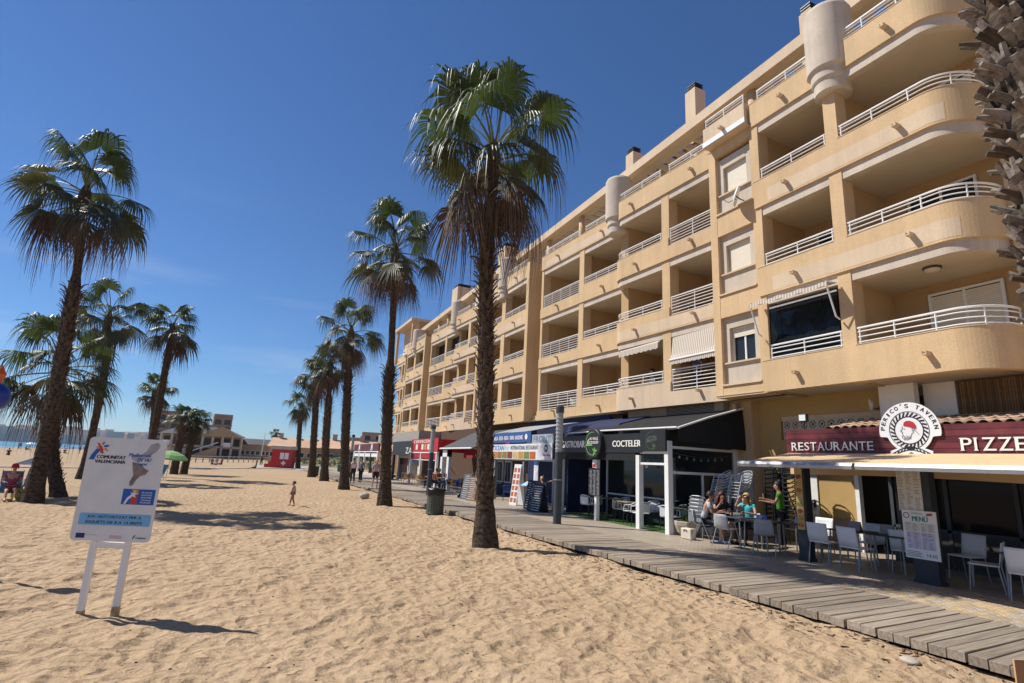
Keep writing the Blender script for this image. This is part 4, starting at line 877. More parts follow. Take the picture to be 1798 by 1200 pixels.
# pierced screen blocks
grm = grey_st; gr = MB(); gr.box((15.45, 9.2, 3.14), (15.5, 12.1, 3.9)); gro = gr.build('screen_backing', black_cloth, B)
bk = MB(); s_ = .29
def block_mesh():
    m_ = MB(); h = s_ / 2; o, r, u = (0, 0, 0), (0, -1, 0), (0, 0, 1)
    ring = [(h * .8 * math.cos(a), h * .8 * math.sin(a)) for a in [R(22.5 + 45 * i) for i in range(8)]]; sq = [(h, h), (-h, h), (-h, -h), (h, -h)]
    outer = [(h, h * .33), (h * .33, h), (-h * .33, h), (-h, h * .33), (-h, -h * .33), (-h * .33, -h), (h * .33, -h), (h, -h * .33)]
    for i in range(8):
        a, b = outer[i], outer[(i + 1) % 8]; c, d_ = ring[(i + 1) % 8], ring[i]; m_.plate(o, r, u, [a, b, c, d_], .06)
    for i in range(4): c = sq[i]; a = outer[(i * 2) % 8]; b = outer[(i * 2 + 1) % 8]; m_.plate(o, r, u, [c, b, a], .06)
    i1 = [(h * .58 * math.cos(R(22.5 + 45 * i)), h * .58 * math.sin(R(22.5 + 45 * i))) for i in range(8)]; i2 = [(x * .52, y * .52) for x, y in i1]
    for i in range(8): m_.plate(o, r, u, [i1[i], i1[(i + 1) % 8], i2[(i + 1) % 8], i2[i]], .06)
    for i in range(4):
        a = R(90 * i); m_.plate(o, r, u, [(h * .5 * math.cos(a) - .012 * math.sin(a), h * .5 * math.sin(a) + .012 * math.cos(a)), (h * .5 * math.cos(a) + .012 * math.sin(a), h * .5 * math.sin(a) - .012 * math.cos(a)), (h * .8 * math.cos(a) + .012 * math.sin(a), h * .8 * math.sin(a) - .012 * math.cos(a)), (h * .8 * math.cos(a) - .012 * math.sin(a), h * .8 * math.sin(a) + .012 * math.cos(a))], .06)
    return m_.mesh('screen_block', grm)
bmsh = block_mesh()
for i in range(10):
    for j in range(2):
        o = link('screen_block', bmsh, gro); o.location = (15.32 - 15.5, 11.92 - i * .292 - 30, 3.3 + j * .292)
m_ = MB(); m_.box((15.24, 9.0, 3.74), (15.4, 12.1, 3.868)); m_.box((15.26, 9.0, 3.14), (15.4, 9.16, 3.74)); m_.build('screen_frame', beige, gro)
# white panel and reed screen above the small tiled roof
m_ = MB(); m_.box((14.75, 7.9, 3.4), (14.95, 8.75, 4.45)); m_.box((15.15, 7.2, 3.4), (15.25, 7.9, 4.45)); m_.build('white_panel', white_paint, B)
m_ = MB(); m_.box((15.1, 3.0, 3.55), (15.14, 7.15, 4.42)); rs = m_.build('reed_screen', mat('reed_back', (.05, .035, .02), .9), B); y = 3.05; reed_m = mat('reed', (.17, .11, .055), .8, .3, 5, rand=.3)
rm = MB(); rm.tube([(0, 0, 3.56), (0, 0, 4.41)], .024, 6); rmm = rm.mesh('reed', reed_m)
while y < 7.12: o = link('reed', rmm, rs); o.location = (15.085 - 15.5, y - 30, 0); y += .052
# glass shopfront of the corner restaurant; frame, glass and apron darkened to hold terrace shade
sh = MB()
for y_ in (3.2, 4.7, 6.1, 7.4, 8.6): sh.box((14.6, y_ - .04, DK - .1), (14.7, y_ + .04, 3.2))
sh.box((14.6, 3.2, 3.2), (14.7, 9.0, 3.32)); sh.box((14.6, 3.2, .95), (14.7, 8.6, 1.02)); sf_ = sh.build('shopfront', dark_grey, B)
for y0, y1 in ((3.24, 4.66), (4.74, 6.06), (6.14, 7.36), (7.44, 8.56)): m_ = MB(); m_.box((14.645, y0, 1.02), (14.655, y1, 3.2)); m_.build('pane', mat('shaded_glass', (.012, .013, .015), .08, .1, 2, spec=.12), sf_)
m_ = MB(); m_.box((14.62, 3.2, DK - .1), (14.68, 8.56, .95)); m_.build('apron', mat('dark_apron', (.05, .045, .04), .6), sf_)

# ---------- corner restaurant: awning, posts, name board
aw = thing('awning', 'tan canvas awning with silver front bar over the corner restaurant terrace', 'awning', (12.4, 7, 2.2))
m_ = MB(); seg_fabric(m_, [((12.92, 10.1, 2.63), (12.92, 1.6, 2.63)), ((12.0, 9.8, 2.51), (12.0, 1.6, 2.52)), ((11.0, 9.45, 2.40), (11.0, 1.6, 2.41)), ((10.06, 9.1, 2.29), (10.06, 1.6, 2.32))], 40, .012, 1); m_.build('canvas', tan_cloth, aw)
m_ = MB(); seg_fabric(m_, [((12.95, 10.1, 2.34), (12.95, 1.6, 2.34)), ((12.95, 10.1, 2.12), (12.95, 1.6, 2.1))], 40, .02, 4); m_.build('rear_valance', tan_cloth, aw)
for y0, y1 in ((6.52, 9.12), (1.6, 6.46)):
    m_ = MB(); m_.prism([(0, 0), (.12, 0), (.13, .07), (.10, .115), (.02, .115), (-.01, .06)], 0, abs(y1 - y0)); o = m_.build('front_bar', grey_metal, aw, world=False); o.rotation_euler = (R(90), 0, 0); o.location = (9.98 - 12.4, y1 - 7, 2.2 - 2.2)
for y_ in (8.9, 6.75, 6.2, 3.0): m_ = MB(); m_.tube([(12.9, y_ + .6, 2.36), (11.5, y_ - .2, 2.26), (10.1, y_, 2.25)], .025, 6); m_.build('folding_arm', grey_metal, aw)
m_ = MB(); m_.box((12.9, 1.6, 2.36), (13.02, 10.1, 2.48)); m_.build('cassette', dark_grey, aw)
for (y_, wd, lab) in ((9.05, .13, 'slate blue terrace post carrying the strip of food photos'), (6.5, .21, 'slate blue terrace post behind the paper menus')):
    t = thing('terrace_post', lab, 'post', (12.0, y_, DK - .012)); m_ = MB(); m_.box((-.11, -wd, 0), (.11, wd, 2.14)); m_.build('shaft', slate_blue, t, world=False, bevel=.01); m_ = MB(); m_.box((-.13, -wd - .02, 0), (.13, wd + .02, .06)); m_.build('base_plate', slate_blue, t, world=False)
nb = thing('name_board', 'dark red timber board reading RESTAURANTE and PIZZERIA above the tan awning', 'sign', (12.98, 6.5, 2.62))
for k in range(5):
    m_ = MB(); m_.box((12.93 - .003 * (k % 2), 2.2, 2.62 + k * .122), (13.0, 10.15, 2.62 + k * .122 + .116)); m_.build('board', mat('red_board_%d' % k, [(.115, .02, .024), (.14, .026, .03), (.10, .018, .022), (.15, .03, .032), (.12, .022, .026)][k], .45, .4, 2.2), nb)
m_ = MB(); serif_text(m_, 'RESTAURANTE', (12.925, 9.98, 2.70), 2.1, .2); m_.build('lettering', letter_white, nb)
m_ = MB(); serif_text(m_, 'PIZZERIA', (12.925, 6.16, 2.69), 1.75, .25); m_.build('lettering', letter_white, nb)
m_ = MB()
for y_ in (2.5, 4.5, 6.2, 7.9, 9.8): m_.box((13.0, y_ - .03, 2.46), (13.06, y_ + .03, 3.2))
m_.build('bracket', black_metal, nb)
# round emblem with the sailor's head
em = thing('emblem_sign', 'white emblem reading PERICO´S TAVERN around a bearded head in a red cap', 'sign', (12.9, 7.08, 2.62)); C_ = Vector((12.895, 7.08, 3.12)); 
out = [(.62 * math.cos(a), .62 * math.sin(a) - .02) for a in [R(-6 + 192 * i / 28) for i in range(29)]] + [(-.60, -.13), (-.47, -.14)] + [(.47 * math.cos(a), .47 * math.sin(a)) for a in [R(200 + 35 * i / 6) for i in range(7)]] + [(-.42, -.44), (-.42, -.52), (-.1, -.52), (0, -.46), (.1, -.52), (.42, -.52), (.42, -.44)] + [(.47 * math.cos(a), .47 * math.sin(a)) for a in [R(305 + 35 * i / 6) for i in range(7)]] + [(.47, -.14), (.60, -.13)]
m_ = MB(); m_.plate(C_, RV, UV, out, .02); m_.build('plate', sign_white, em)
Cf = C_ - Vector((.022, 0, 0)); m_ = MB()
for i, ch in enumerate("PERICO´S TAVERN"):
    if ch == ' ': continue
    a = R(176 - 172 * (i + .3) / 14.6); rr_ = .50; r_v = RV * math.sin(a) - UV * math.cos(a); u_v = RV * math.cos(a) + UV * math.sin(a); wd = .03 if ch in "´I" else .072
    text(m_, ch, Cf + RV * (rr_ * math.cos(a)) + UV * (rr_ * math.sin(a) - .02) - r_v * wd / 2 + (u_v * .07 if ch == '´' else Vector()), r_v, u_v, wd, .085 if ch != '´' else .03, .003, bold=.004)
m_.build('lettering', letter_black, em)
m_ = MB()
for k in range(26):                     # rope wreath
    a = R(k * 360 / 26); m_.plate(Cf, RV, UV, [(.38 * math.cos(a), .38 * math.sin(a)), (.385 * math.cos(a + .10), .385 * math.sin(a + .10)), (.305 * math.cos(a + .26), .305 * math.sin(a + .26)), (.30 * math.cos(a + .13), .30 * math.sin(a + .13))], .003)
stroke(m_, Cf, RV, UV, disc(40, .40) + [(.40, 0)], .012); stroke(m_, Cf, RV, UV, disc(40, .29) + [(.29, 0)], .02)
for sx in (-1, 1):
    stroke(m_, Cf, RV, UV, [(sx * .05, -.36), (sx * .2, -.40), (sx * .38, -.5)], .02); stroke(m_, Cf, RV, UV, [(sx * .05, -.42), (sx * .2, -.46), (sx * .3, -.51)], .02)
    for k in range(4): stroke(m_, Cf, RV, UV, [(sx * (.1 + .07 * k), -.37 - .035 * k), (sx * (.14 + .07 * k), -.44 - .03 * k)], .02)
m_.plate(Cf, RV, UV, [(-.07, -.43), (.07, -.43), (.07, -.34), (-.07, -.34)], .004)
stroke(m_, Cf - Vector((.004, 0, 0)), RV, UV, [(-.12, .09), (-.13, .04), (-.17, -.02), (-.13, -.03), (-.14, -.07), (-.12, -.10), (-.15, -.14), (-.11, -.2), (-.03, -.2), (.03, -.15), (.05, -.08), (.09, -.04), (.11, .02), (.16, -.05), (.2, -.1)], .007)
for k in range(7): stroke(m_, Cf - Vector((.004, 0, 0)), RV, UV, [(-.12 + .022 * k, -.11 - .01 * (k % 3)), (-.10 + .02 * k, -.15), (-.115 + .024 * k, -.19)], .005)
stroke(m_, Cf - Vector((.004, 0, 0)), RV, UV, [(-.11, .03), (-.07, .035)], .007); stroke(m_, Cf - Vector((.004, 0, 0)), RV, UV, [(.05, .04), (.08, .06), (.085, .02), (.06, -.02)], .006)
m_.build('rope_and_face', letter_black, em)
m_ = MB(); m_.plate(Cf - Vector((.006, 0, 0)), RV, UV, [(-.10, .10), (.02, .07), (.13, .03), (.15, .02), (.15, .10), (.11, .17), (.04, .20), (-.03, .20), (-.08, .17)], .004); m_.build('red_cap', mat('cap_red', (.42, .02, .03), .6), em)
# little pantile roof behind the board
pr = thing('tiled_canopy', 'small canopy roof of pale clay pantiles behind the dark red board', 'roof', (14, 6, 3.2)); m_ = MB(); m_.add([(13.1, 2.2, 3.2), (13.1, 9.25, 3.2), (14.9, 9.25, 3.55), (14.9, 2.2, 3.55), (13.1, 2.2, 3.14), (13.1, 9.25, 3.14), (14.9, 9.25, 3.49), (14.9, 2.2, 3.49)], [(0, 3, 2, 1), (4, 5, 6, 7), (0, 1, 5, 4), (1, 2, 6, 5), (2, 3, 7, 6), (3, 0, 4, 7)]); m_.build('deck', dark_grey, pr)
tm_ = MB(); tm_.lathe([(.095, 0), (.075, .5)], (0, 0, 0), 8, -.1, math.pi + .1); tmm = tm_.mesh('tile', tile_pale, True); el_ = math.atan2(.35, 1.8)
y = 2.35
while y < 9.2:
    for r_ in range(4):
        o = link('tile', tmm, pr); d_ = Vector((math.cos(el_), 0, math.sin(el_))); p = Vector((13.05, y, 3.2)) + d_ * (.44 * r_) - Vector((14, 6, 3.2)); o.location = p
        M3 = Matrix(((0, -math.sin(el_), math.cos(el_)), (1, 0, 0), (0, math.cos(el_), math.sin(el_)))); o.rotation_euler = M3.to_euler()
    y += .215
# floodlight
p = fx(1395, 727, 12.6); t = thing('floodlight', 'black square floodlight on a rod above the dark red board', 'floodlight', (12.95, p.y, 3.2)); m_ = MB(); m_.box((-.07, -.11, .22), (.03, .11, .42)); m_.build('housing', black_metal, t, world=False, bevel=.01); m_ = MB(); m_.box((-.076, -.09, .25), (-.071, .09, .40)); m_.build('lens', white_plastic, t, world=False); m_ = MB(); m_.tube([(0, 0, -.02), (0, 0, .24)], .012, 6); m_.build('rod', black_metal, t, world=False)
# menus on the posts
food = [mat('food_%d' % k, c, .6, .55, 16) for k, c in enumerate(((.45, .12, .04), (.5, .28, .08), (.2, .05, .03), (.16, .22, .05), (.55, .42, .2)))]
ms = thing('menu_strip', 'narrow yellow strip of food photos on the left terrace post', 'menu board', (11.87, 9.05, 1.0)); m_ = MB(); m_.box((11.86, 8.965, .85), (11.885, 9.145, 2.26)); m_.build('panel', mat('strip_yellow', (.5, .36, .12), .6, .2, 4), ms)
for k in range(8): m_ = MB(); m_.plate((11.857, 9.055, .95 + .155 * k), RV, UV, [(.075 * math.cos(a), .055 * math.sin(a)) for a in [R(i * 45) for i in range(8)]], .003); m_.build('food_photo', food[k % 5], ms)
def printed(t, x, y0, y1, z0, z1, colm, lines, cols, seed, tilt=0):
    g = random.Random(seed); m_ = MB(); m_.box((x, y0, z0), (x + .012, y1, z1)); m_.build('sheet', colm, t); m_ = MB(); cw = (y1 - y0) / cols
    for c in range(cols):
        for k in range(lines):
            z = z1 - (z1 - z0) * (k + .6) / lines
            if g.random() < .12: continue
            a = y1 - c * cw - cw * .12; m_.box((x - .002, a - cw * g.uniform(.4, .76), z), (x - .0005, a, z + (z1 - z0) / lines * .35))
    tag(m_.build('print', mat('print_grey', (.25, .24, .23), .8), t), kind='stuff')
paper = mat('menu_paper', (.66, .63, .56), .6, .06, 2); p = fx(1600, 905, 11.87)
mn = thing('menu_sheet', 'tall cream menu sheet in three columns at the top of the wide post', 'menu', (11.87, 6.7, 1.5)); printed(mn, 11.87, 6.42, 6.86, 1.48, 2.24, paper, 26, 3, 3)
mb_ = thing('menu_board', 'white board headed MENÚ with the price 14 below the cream menu sheet', 'menu board', (11.85, 6.5, .6)); m_ = MB(); m_.box((11.83, 6.2, .62), (11.85, 6.8, 1.50)); m_.build('panel', sign_white, mb_)
m_ = MB(); text(m_, 'MENÚ', (11.83, 6.62, 1.30), RV, UV, .27, .12, .002, bold=.005); m_.build('heading', mat('teal_print', (.02, .22, .22), .6), mb_); m_ = MB(); text(m_, 'ESPAÑOLA', (11.83, 6.62, 1.43), RV, UV, .2, .04, .002); m_.build('heading', mat('green_print', (.1, .3, .1), .6), mb_)
for (y0, y1, z0, z1, cm, sd) in ((6.51, 6.76, 1.12, 1.27, paper, 5), (6.24, 6.48, 1.12, 1.27, paper, 6), (6.51, 6.74, .8, 1.1, mat('lilac_paper', (.55, .53, .68), .6), 7), (6.26, 6.48, .8, 1.1, MATS['lilac_paper'], 8)): printed(mb_, 11.818, y0, y1, z0, z1, cm, 9, 2, sd)
m_ = MB(); text(m_, '14,50', (11.83, 6.42, .66), RV, UV, .17, .07, .002); 
for k in range(4): stroke(m_, Vector((11.829, 6.78, .66 + .028 * k)), RV, UV, [(0, 0), (.28 - .03 * (k % 2), 0)], .008)
m_.build('handwriting', letter_black, mb_); m_ = MB(); m_.plate((11.829, 6.36, 1.41), RV, UV, [(0, 0), (.1, .015), (.1, .06), (0, .05)], .002); m_.build('flag', mat('flag_red', (.5, .06, .02), .6), mb_); m_ = MB(); stroke(m_, Vector((11.829, 6.72, 1.4)), RV, UV, disc(14, .05) + [(.05, 0)], .012); m_.build('stamp', letter_black, mb_)

# ---------- furniture
def chair_white():
    t = thing('chair', 'x', 'chair'); m_ = MB(); n = 8; V = []
    for i in range(n + 1):
        a = i / n; y_ = (a - .5) * .46; c = .03 * (1 - (2 * a - 1) ** 2)
        for (x, z) in ((-.21 + c * .3, .47), (-.235 - c, .62), (-.262 - c, .8), (-.275 - c * .8, .87)): V.append((x, y_, z)); V.append((x - .014, y_, z))
    F = []
    for i in range(n):
        for k in range(3): a = i * 8 + k * 2; b = (i + 1) * 8 + k * 2; F += [(a, b, b + 2, a + 2), (a + 1, a + 3, b + 3, b + 1)]
        a = i * 8; b = a + 8; F += [(a, a + 1, b + 1, b), (a + 6, b + 6, b + 7, a + 7)]
    F += [(0, 2, 3, 1), (2, 4, 5, 3), (4, 6, 7, 5), (n * 8, n * 8 + 1, n * 8 + 3, n * 8 + 2), (n * 8 + 2, n * 8 + 3, n * 8 + 5, n * 8 + 4), (n * 8 + 4, n * 8 + 5, n * 8 + 7, n * 8 + 6)]
    m_.add(V, F); m_.build('backrest', white_plastic, t, world=False, smooth=True); m_ = MB(); m_.prism([(-.22, -.23), (.2, -.23), (.235, -.18), (.235, .18), (.2, .23), (-.22, .23)], .44, .468); m_.build('seat', white_plastic, t, world=False, bevel=.008)
    for sx, sy in ((1, 1), (1, -1), (-1, 1), (-1, -1)): m_ = MB(); m_.tube([(sx * .2, sy * .21, .445), (sx * .2 + (.03 if sx > 0 else -.06), sy * .22, 0)], .0125, 6); m_.build('leg', grey_metal, t, world=False)
    return t
def chair_shell():
    t = thing('chair', 'x', 'chair'); m_ = MB(); V = []; n = 8; rows = ((.2, .45), (.05, .435), (-.14, .44), (-.2, .48), (-.235, .6), (-.265, .74), (-.275, .82))
    for (x, z) in rows:
        for i in range(n + 1): a = i / n * 2 - 1; wd = .225 if z < .7 else .225 - (z - .7) * .35; V.append((x + .04 * a * a * (z > .5), a * wd, z + .03 * a * a * (z < .5)))
    m_.add(V, [(r * (n + 1) + i, r * (n + 1) + i + 1, (r + 1) * (n + 1) + i + 1, (r + 1) * (n + 1) + i) for r in range(len(rows) - 1) for i in range(n)])
    o = m_.build('shell', grey_plastic, t, world=False, smooth=True); sm = o.modifiers.new('thick', 'SOLIDIFY'); sm.thickness = .012
    for sy in (1, -1):
        m_ = MB(); m_.tube([(.24, sy * .25, 0), (-.02, sy * .26, .64), (-.2, sy * .26, .66)], .0125, 6); m_.build('leg', grey_metal, t, world=False); m_ = MB(); m_.tube([(-.3, sy * .25, 0), (-.1, sy * .245, .44)], .0125, 6); m_.build('leg', grey_metal, t, world=False)
        m_ = MB(); m_.box((-.22, sy * .26 - .02, .655), (.04, sy * .26 + .02, .675)); m_.build('armrest', dark_grey, t, world=False)
    return t
def chair_arm(legm, seatm):
    t = thing('chair', 'x', 'chair'); m_ = MB(); m_.prism([(-.2, -.22), (.22, -.22), (.22, .22), (-.2, .22)], .42, .45); m_.build('seat', seatm, t, world=False, bevel=.01)
    m_ = MB()
    for k in range(9): a = (k / 8 - .5) * 2; y0 = a * .2; m_.box((-.235, y0 - .022, .46), (-.222, y0 + .022, .74 - .02 * a * a))
    m_.build('backrest', seatm, t, world=False)
    m_ = MB(); m_.tube([(.2, .26, .43), (.16, .27, .64), (-.06, .27, .66), (-.2, .25, .74), (-.26, .12, .78), (-.27, 0, .785), (-.26, -.12, .78), (-.2, -.25, .74), (-.06, -.27, .66), (.16, -.27, .64), (.2, -.26, .43)], .016, 7); m_.build('arm_rail', seatm, t, world=False)
    for sx, sy in ((1, 1), (1, -1), (-1, 1), (-1, -1)): m_ = MB(); m_.tube([(sx * .19, sy * .21, .43), (sx * .22, sy * .23, 0)], .013, 6); m_.build('leg', legm, t, world=False)
    return t
def table(topm, legm, s=.38, round_=False):
    t = thing('table', 'x', 'table'); m_ = MB()
    if round_: m_.lathe([(s, .70), (s, .725), (s - .01, .735)], (0, 0, 0), 24)
    else: m_.box((-s, -s, .705), (s, s, .735))
    m_.build('tabletop', topm, t, world=False, bevel=0 if round_ else .006)
    for sx, sy in ((1, 1), (1, -1), (-1, 1), (-1, -1)): m_ = MB(); m_.tube([(sx * s * .82, sy * s * .82, .705), (sx * s * .88, sy * s * .88, 0)], .017, 6); m_.build('leg', legm, t, world=False)
    return t
PROTO = {}
def place(kind, x, y, rz, label, group=None, z=DK - .008):
    mk = {'white': chair_white, 'shell': chair_shell, 'arm': lambda: chair_arm(black_metal, white_plastic), 'blue': lambda: chair_arm(blue_cloth, blue_cloth), 'wicker': lambda: chair_arm(grey_metal, mat('wicker', (.30, .17, .07), .7, .3, 20)), 'tdark': lambda: table(dark_grey, grey_metal), 'twood': lambda: table(mat('table_wood', (.34, .25, .15), .5, .2, 5), black_metal), 'tblue': lambda: table(blue_cloth, blue_cloth, .34)}
    if kind not in PROTO: o = mk[kind](); PROTO[kind] = (o, snapshot(o))
    else: src, tr = PROTO[kind]; o = copy_tree(src, tree=tr)
    o.location = (x, y, z); o.rotation_euler = (0, 0, rz); o['label'] = label; o['category'] = 'table' if kind[0] == 't' else 'chair'
    if group: o['group'] = group
    elif 'group' in o.keys(): del o['group']
    return o
# chair local +X is where the sitter faces
W1 = 'white chairs of the corner restaurant'
for (x, y, a, lab) in ((12.15, 8.72, .1, 'white chair with its back to the beach right beside the left terrace post'), (12.0, 7.88, -.1, 'second white chair from the left terrace post, back to the beach'), (12.85, 7.35, .2, 'white chair seen past the left edge of the menu board'), (13.35, 8.45, 3.2, 'white chair facing the beach behind the two front chairs'),
        (12.55, 5.85, 1.9, 'white chair turned sideways just right of the menu board'), (13.2, 5.1, .3, 'white chair deep under the awning near the right edge'), (12.05, 4.98, .05, 'front white chair cut by the right edge of the picture'), (13.5, 6.6, 3.0, 'white chair half hidden behind the menu board'), (13.4, 9.75, 3.2, 'white armless chair in the sun beside the white door')):
    place('white', x, y, a, lab, W1)
for (x, y, lab) in ((12.75, 8.45, 'dark square table behind the two front white chairs'), (12.85, 7.6, 'dark square table left of the menu board'), (12.6, 5.1, 'dark square table near the right edge of the picture'), (12.7, 9.75, 'dark square table right of the woman in green'), (12.1, 10.3, 'dark table with a blue card holder in front of the woman in green'), (12.35, 11.35, 'dark table where the three guests sit')): place('tdark', x, y, .05, lab, 'dark square terrace tables')
W2 = 'grey shell chairs of the corner restaurant'
for (x, y, a, lab) in ((11.78, 12.05, -.9, 'grey shell chair of the man in the grey shirt'), (11.72, 11.15, .1, 'grey shell chair with its back to the boardwalk, in front of the guests'), (11.75, 9.95, .5, 'empty grey shell chair left of the strip of food photos'), (12.95, 11.5, 3.3, 'grey shell chair of the woman in turquoise')): place('shell', x, y, a, lab, W2)
t = thing('card_holder', 'blue ice cream card standing on the table in front of the woman in green', 'card holder', (12.0, 10.25, DK + .727)); m_ = MB(); m_.box((-.02, -.16, 0), (.0, .16, .15)); m_.build('card', blue_cloth, t, world=False); m_ = MB(); m_.lathe([(.001, 0), (.05, .01), (.045, .05), (.001, .055)], (-.022, 0, .05), 10); m_.build('print', food[0], t, world=False)
for k, (x, y, lab) in enumerate(((12.72, 8.35, 'upright menu card on the table behind the front white chairs'), (12.85, 7.72, 'upright menu card on the table left of the menu board'), (12.7, 9.7, 'upright menu card on the table right of the woman in green'))):
    t = thing('menu_card', lab, 'menu', (x, y, DK + .727)); m_ = MB(); m_.add([(-.06, -.14, 0), (-.06, .14, 0), (0, .14, .2), (0, -.14, .2), (.06, -.14, 0), (.06, .14, 0)], [(0, 1, 2, 3), (3, 2, 5, 4)]); m_.build('card', mat('grey_card', (.3, .29, .29), .6, .3, 20), t, world=False)
# glasses on the guests' table
for k, (dx, dy, lab) in enumerate(((-.1, .1, 'tall glass on the guests table, nearest the man'), (.05, -.15, 'tall glass on the guests table, nearest the woman in turquoise'))):
    t = thing('drinking_glass', lab, 'glass', (12.35 + dx, 11.35 + dy, DK + .727)); m_ = MB(); m_.lathe([(.03, 0), (.036, .14), (.033, .14), (.028, .01), (.001, .01)], (0, 0, 0), 12); m_.build('tumbler', clear_glass, t, world=False, smooth=True); m_ = MB(); m_.lathe([(.026, .012), (.031, .1), (.001, .1)], (0, 0, 0), 12); m_.build('drink', mat('drink', (.6, .5, .3), .3), t, world=False)
# stacks
def stack(x, y, n, dz, matx, lab, grp, a=0, tip=0.):
    src = None
    for k in range(n):
        if src is None:
            o = chair_arm(matx, matx); src = o; tr = snapshot(o)
        else: o = copy_tree(src, tree=tr)
        o.location = (x + k * .035, y, DK - .008 + k * dz); o.rotation_euler = (0, tip, a); o['label'] = lab; o['category'] = 'chair'; o['group'] = grp
stk = thing('stacking_trestle', 'low metal trestle under the leaning grey chairs', 'trestle', (13.6, 12.7, DK - .012)); m_ = MB(); m_.box((-.5, -.75, .72), (.5, .75, .76)); m_.build('tabletop', grey_metal, stk, world=False)
for sx, sy in ((1, 1), (1, -1), (-1, 1), (-1, -1)): m_ = MB(); m_.tube([(sx * .45, sy * .7, .72), (sx * .45, sy * .7, 0)], .02, 6); m_.build('leg', grey_metal, stk, world=False)
def stack2(x, y, z, n, dz, dx, matx, lab, grp, a, rx=0.):
    src = None
    for k in range(n):
        if src is None: o = chair_arm(matx, matx); src = o; tr = snapshot(o)
        else: o = copy_tree(src, tree=tr)
        o.location = (x + dx * k, y, z + dz * k); o.rotation_euler = (rx, 0, a); o['label'] = ORD[k] + ' from the bottom, ' + lab; o['category'] = 'chair'; o['group'] = grp
ORD = ('first', 'second', 'third', 'fourth', 'fifth', 'sixth', 'seventh', 'eighth', 'ninth', 'tenth', 'eleventh', 'twelfth', 'thirteenth')
light_metal = mat('silver_frame', (.55, .56, .58), .3, .05, 5, metal=.4)
stack2(13.35, 12.95, DK + .75, 6, .085, .03, light_metal, 'silver chair in the left pile on the trestle', 'left pile of silver chairs', 2.6)
stack2(13.35, 12.2, DK + .75, 6, .085, .03, light_metal, 'silver chair in the right pile on the trestle', 'right pile of silver chairs', 2.9)
stack2(14.2, 11.6, DK - .008, 13, .125, .0, black_metal, 'black chair in the left tall stack by the pier', 'left tall stack of black chairs', 2.7)
stack2(14.2, 10.95, DK - .008, 13, .125, .0, black_metal, 'black chair in the right tall stack by the pier', 'right tall stack of black chairs', 3.0)
stack2(12.35, 12.75, DK - .008, 5, .1, .02, grey_metal, 'grey chair in the low stack behind the man', 'low stack of grey chairs', 0.2)
# planter, bag
t = thing('planter', 'cast stone planter with a spiky shrub beside the white post', 'planter', (12.35, 13.25, DK - .012)); m_ = MB(); m_.lathe([(.22, 0), (.34, .1), (.42, .3), (.44, .42), (.40, .43), (.37, .38), (.001, .36)], (0, 0, 0), 8); m_.build('pot', stone_m, t, world=False, bevel=.015)
m_ = MB(); g = random.Random(3)
for k in range(90): a = g.uniform(0, 6.28); L = g.uniform(.15, .5); q = Vector((g.uniform(-.2, .2), g.uniform(-.2, .2), .36)); d_ = Vector((math.cos(a) * .5, math.sin(a) * .5, 1)).normalized(); s_v = Vector((-math.sin(a), math.cos(a), 0)) * .018; m_.add([q - s_v, q + s_v, q + d_ * L], [(0, 1, 2)])
tag(m_.build('shrub', green_plant, t, world=False), kind='stuff')
t = thing('handbag', 'small cream box bag on the paving beside the seated man', 'bag', (11.72, 12.55, DK - .008)); m_ = MB(); m_.box((-.11, -.2, 0), (.11, .2, .3)); m_.build('body', mat('cream_bag', (.6, .53, .42), .6), t, world=False, bevel=.03); m_ = MB(); m_.tube([(-.115, .06, .2), (-.13, .05, .26), (-.13, -.05, .26), (-.115, -.06, .2)], .01, 6); m_.build('clasp', black_metal, t, world=False)

# ---------- black bar with white posts
ev = thing('bar_pavilion', 'black and white bar pavilion reading GASTROBAR and COCTELERIA', 'pavilion', (13, 17, DK - .012))
for (x, y, lab, wd) in ((11.95, 13.6, 0, .09), (11.95, 15.0, 0, .09), (11.95, 17.45, 0, .07), (11.95, 20.0, 0, .09), (14.8, 13.6, 0, .07)): m_ = MB(); m_.box((x - wd, y - wd, DK - .02), (x + wd, y + wd, 2.95 if y < 14.5 else 2.5)); m_.build('post', white_paint, ev, bevel=.006)
m_ = MB(); m_.box((11.84, 14.8, 2.58), (11.98, 20.15, 3.22)); m_.build('fascia', black_metal, ev); m_ = MB(); m_.box((11.86, 15.1, 2.32), (11.9, 20.0, 2.578)); m_.build('valance', black_cloth, ev)
m_ = MB(); m_.box((11.8, 13.55, 2.62), (11.93, 14.78, 3.3)); sgn = m_.build('side_board', black_metal, ev)
m_ = MB(); text(m_, 'GASTROBAR', (11.84, 19.85, 2.77), RV, UV, 1.7, .26, .005, bold=.012); m_.build('lettering', letter_white, ev); m_ = MB(); text(m_, 'COCTELERÍA', (11.84, 16.35, 2.78), RV, UV, 1.85, .27, .005, bold=.012); m_.build('lettering', letter_white, ev)
lime = mat('lime_print', (.18, .5, .08), .6)
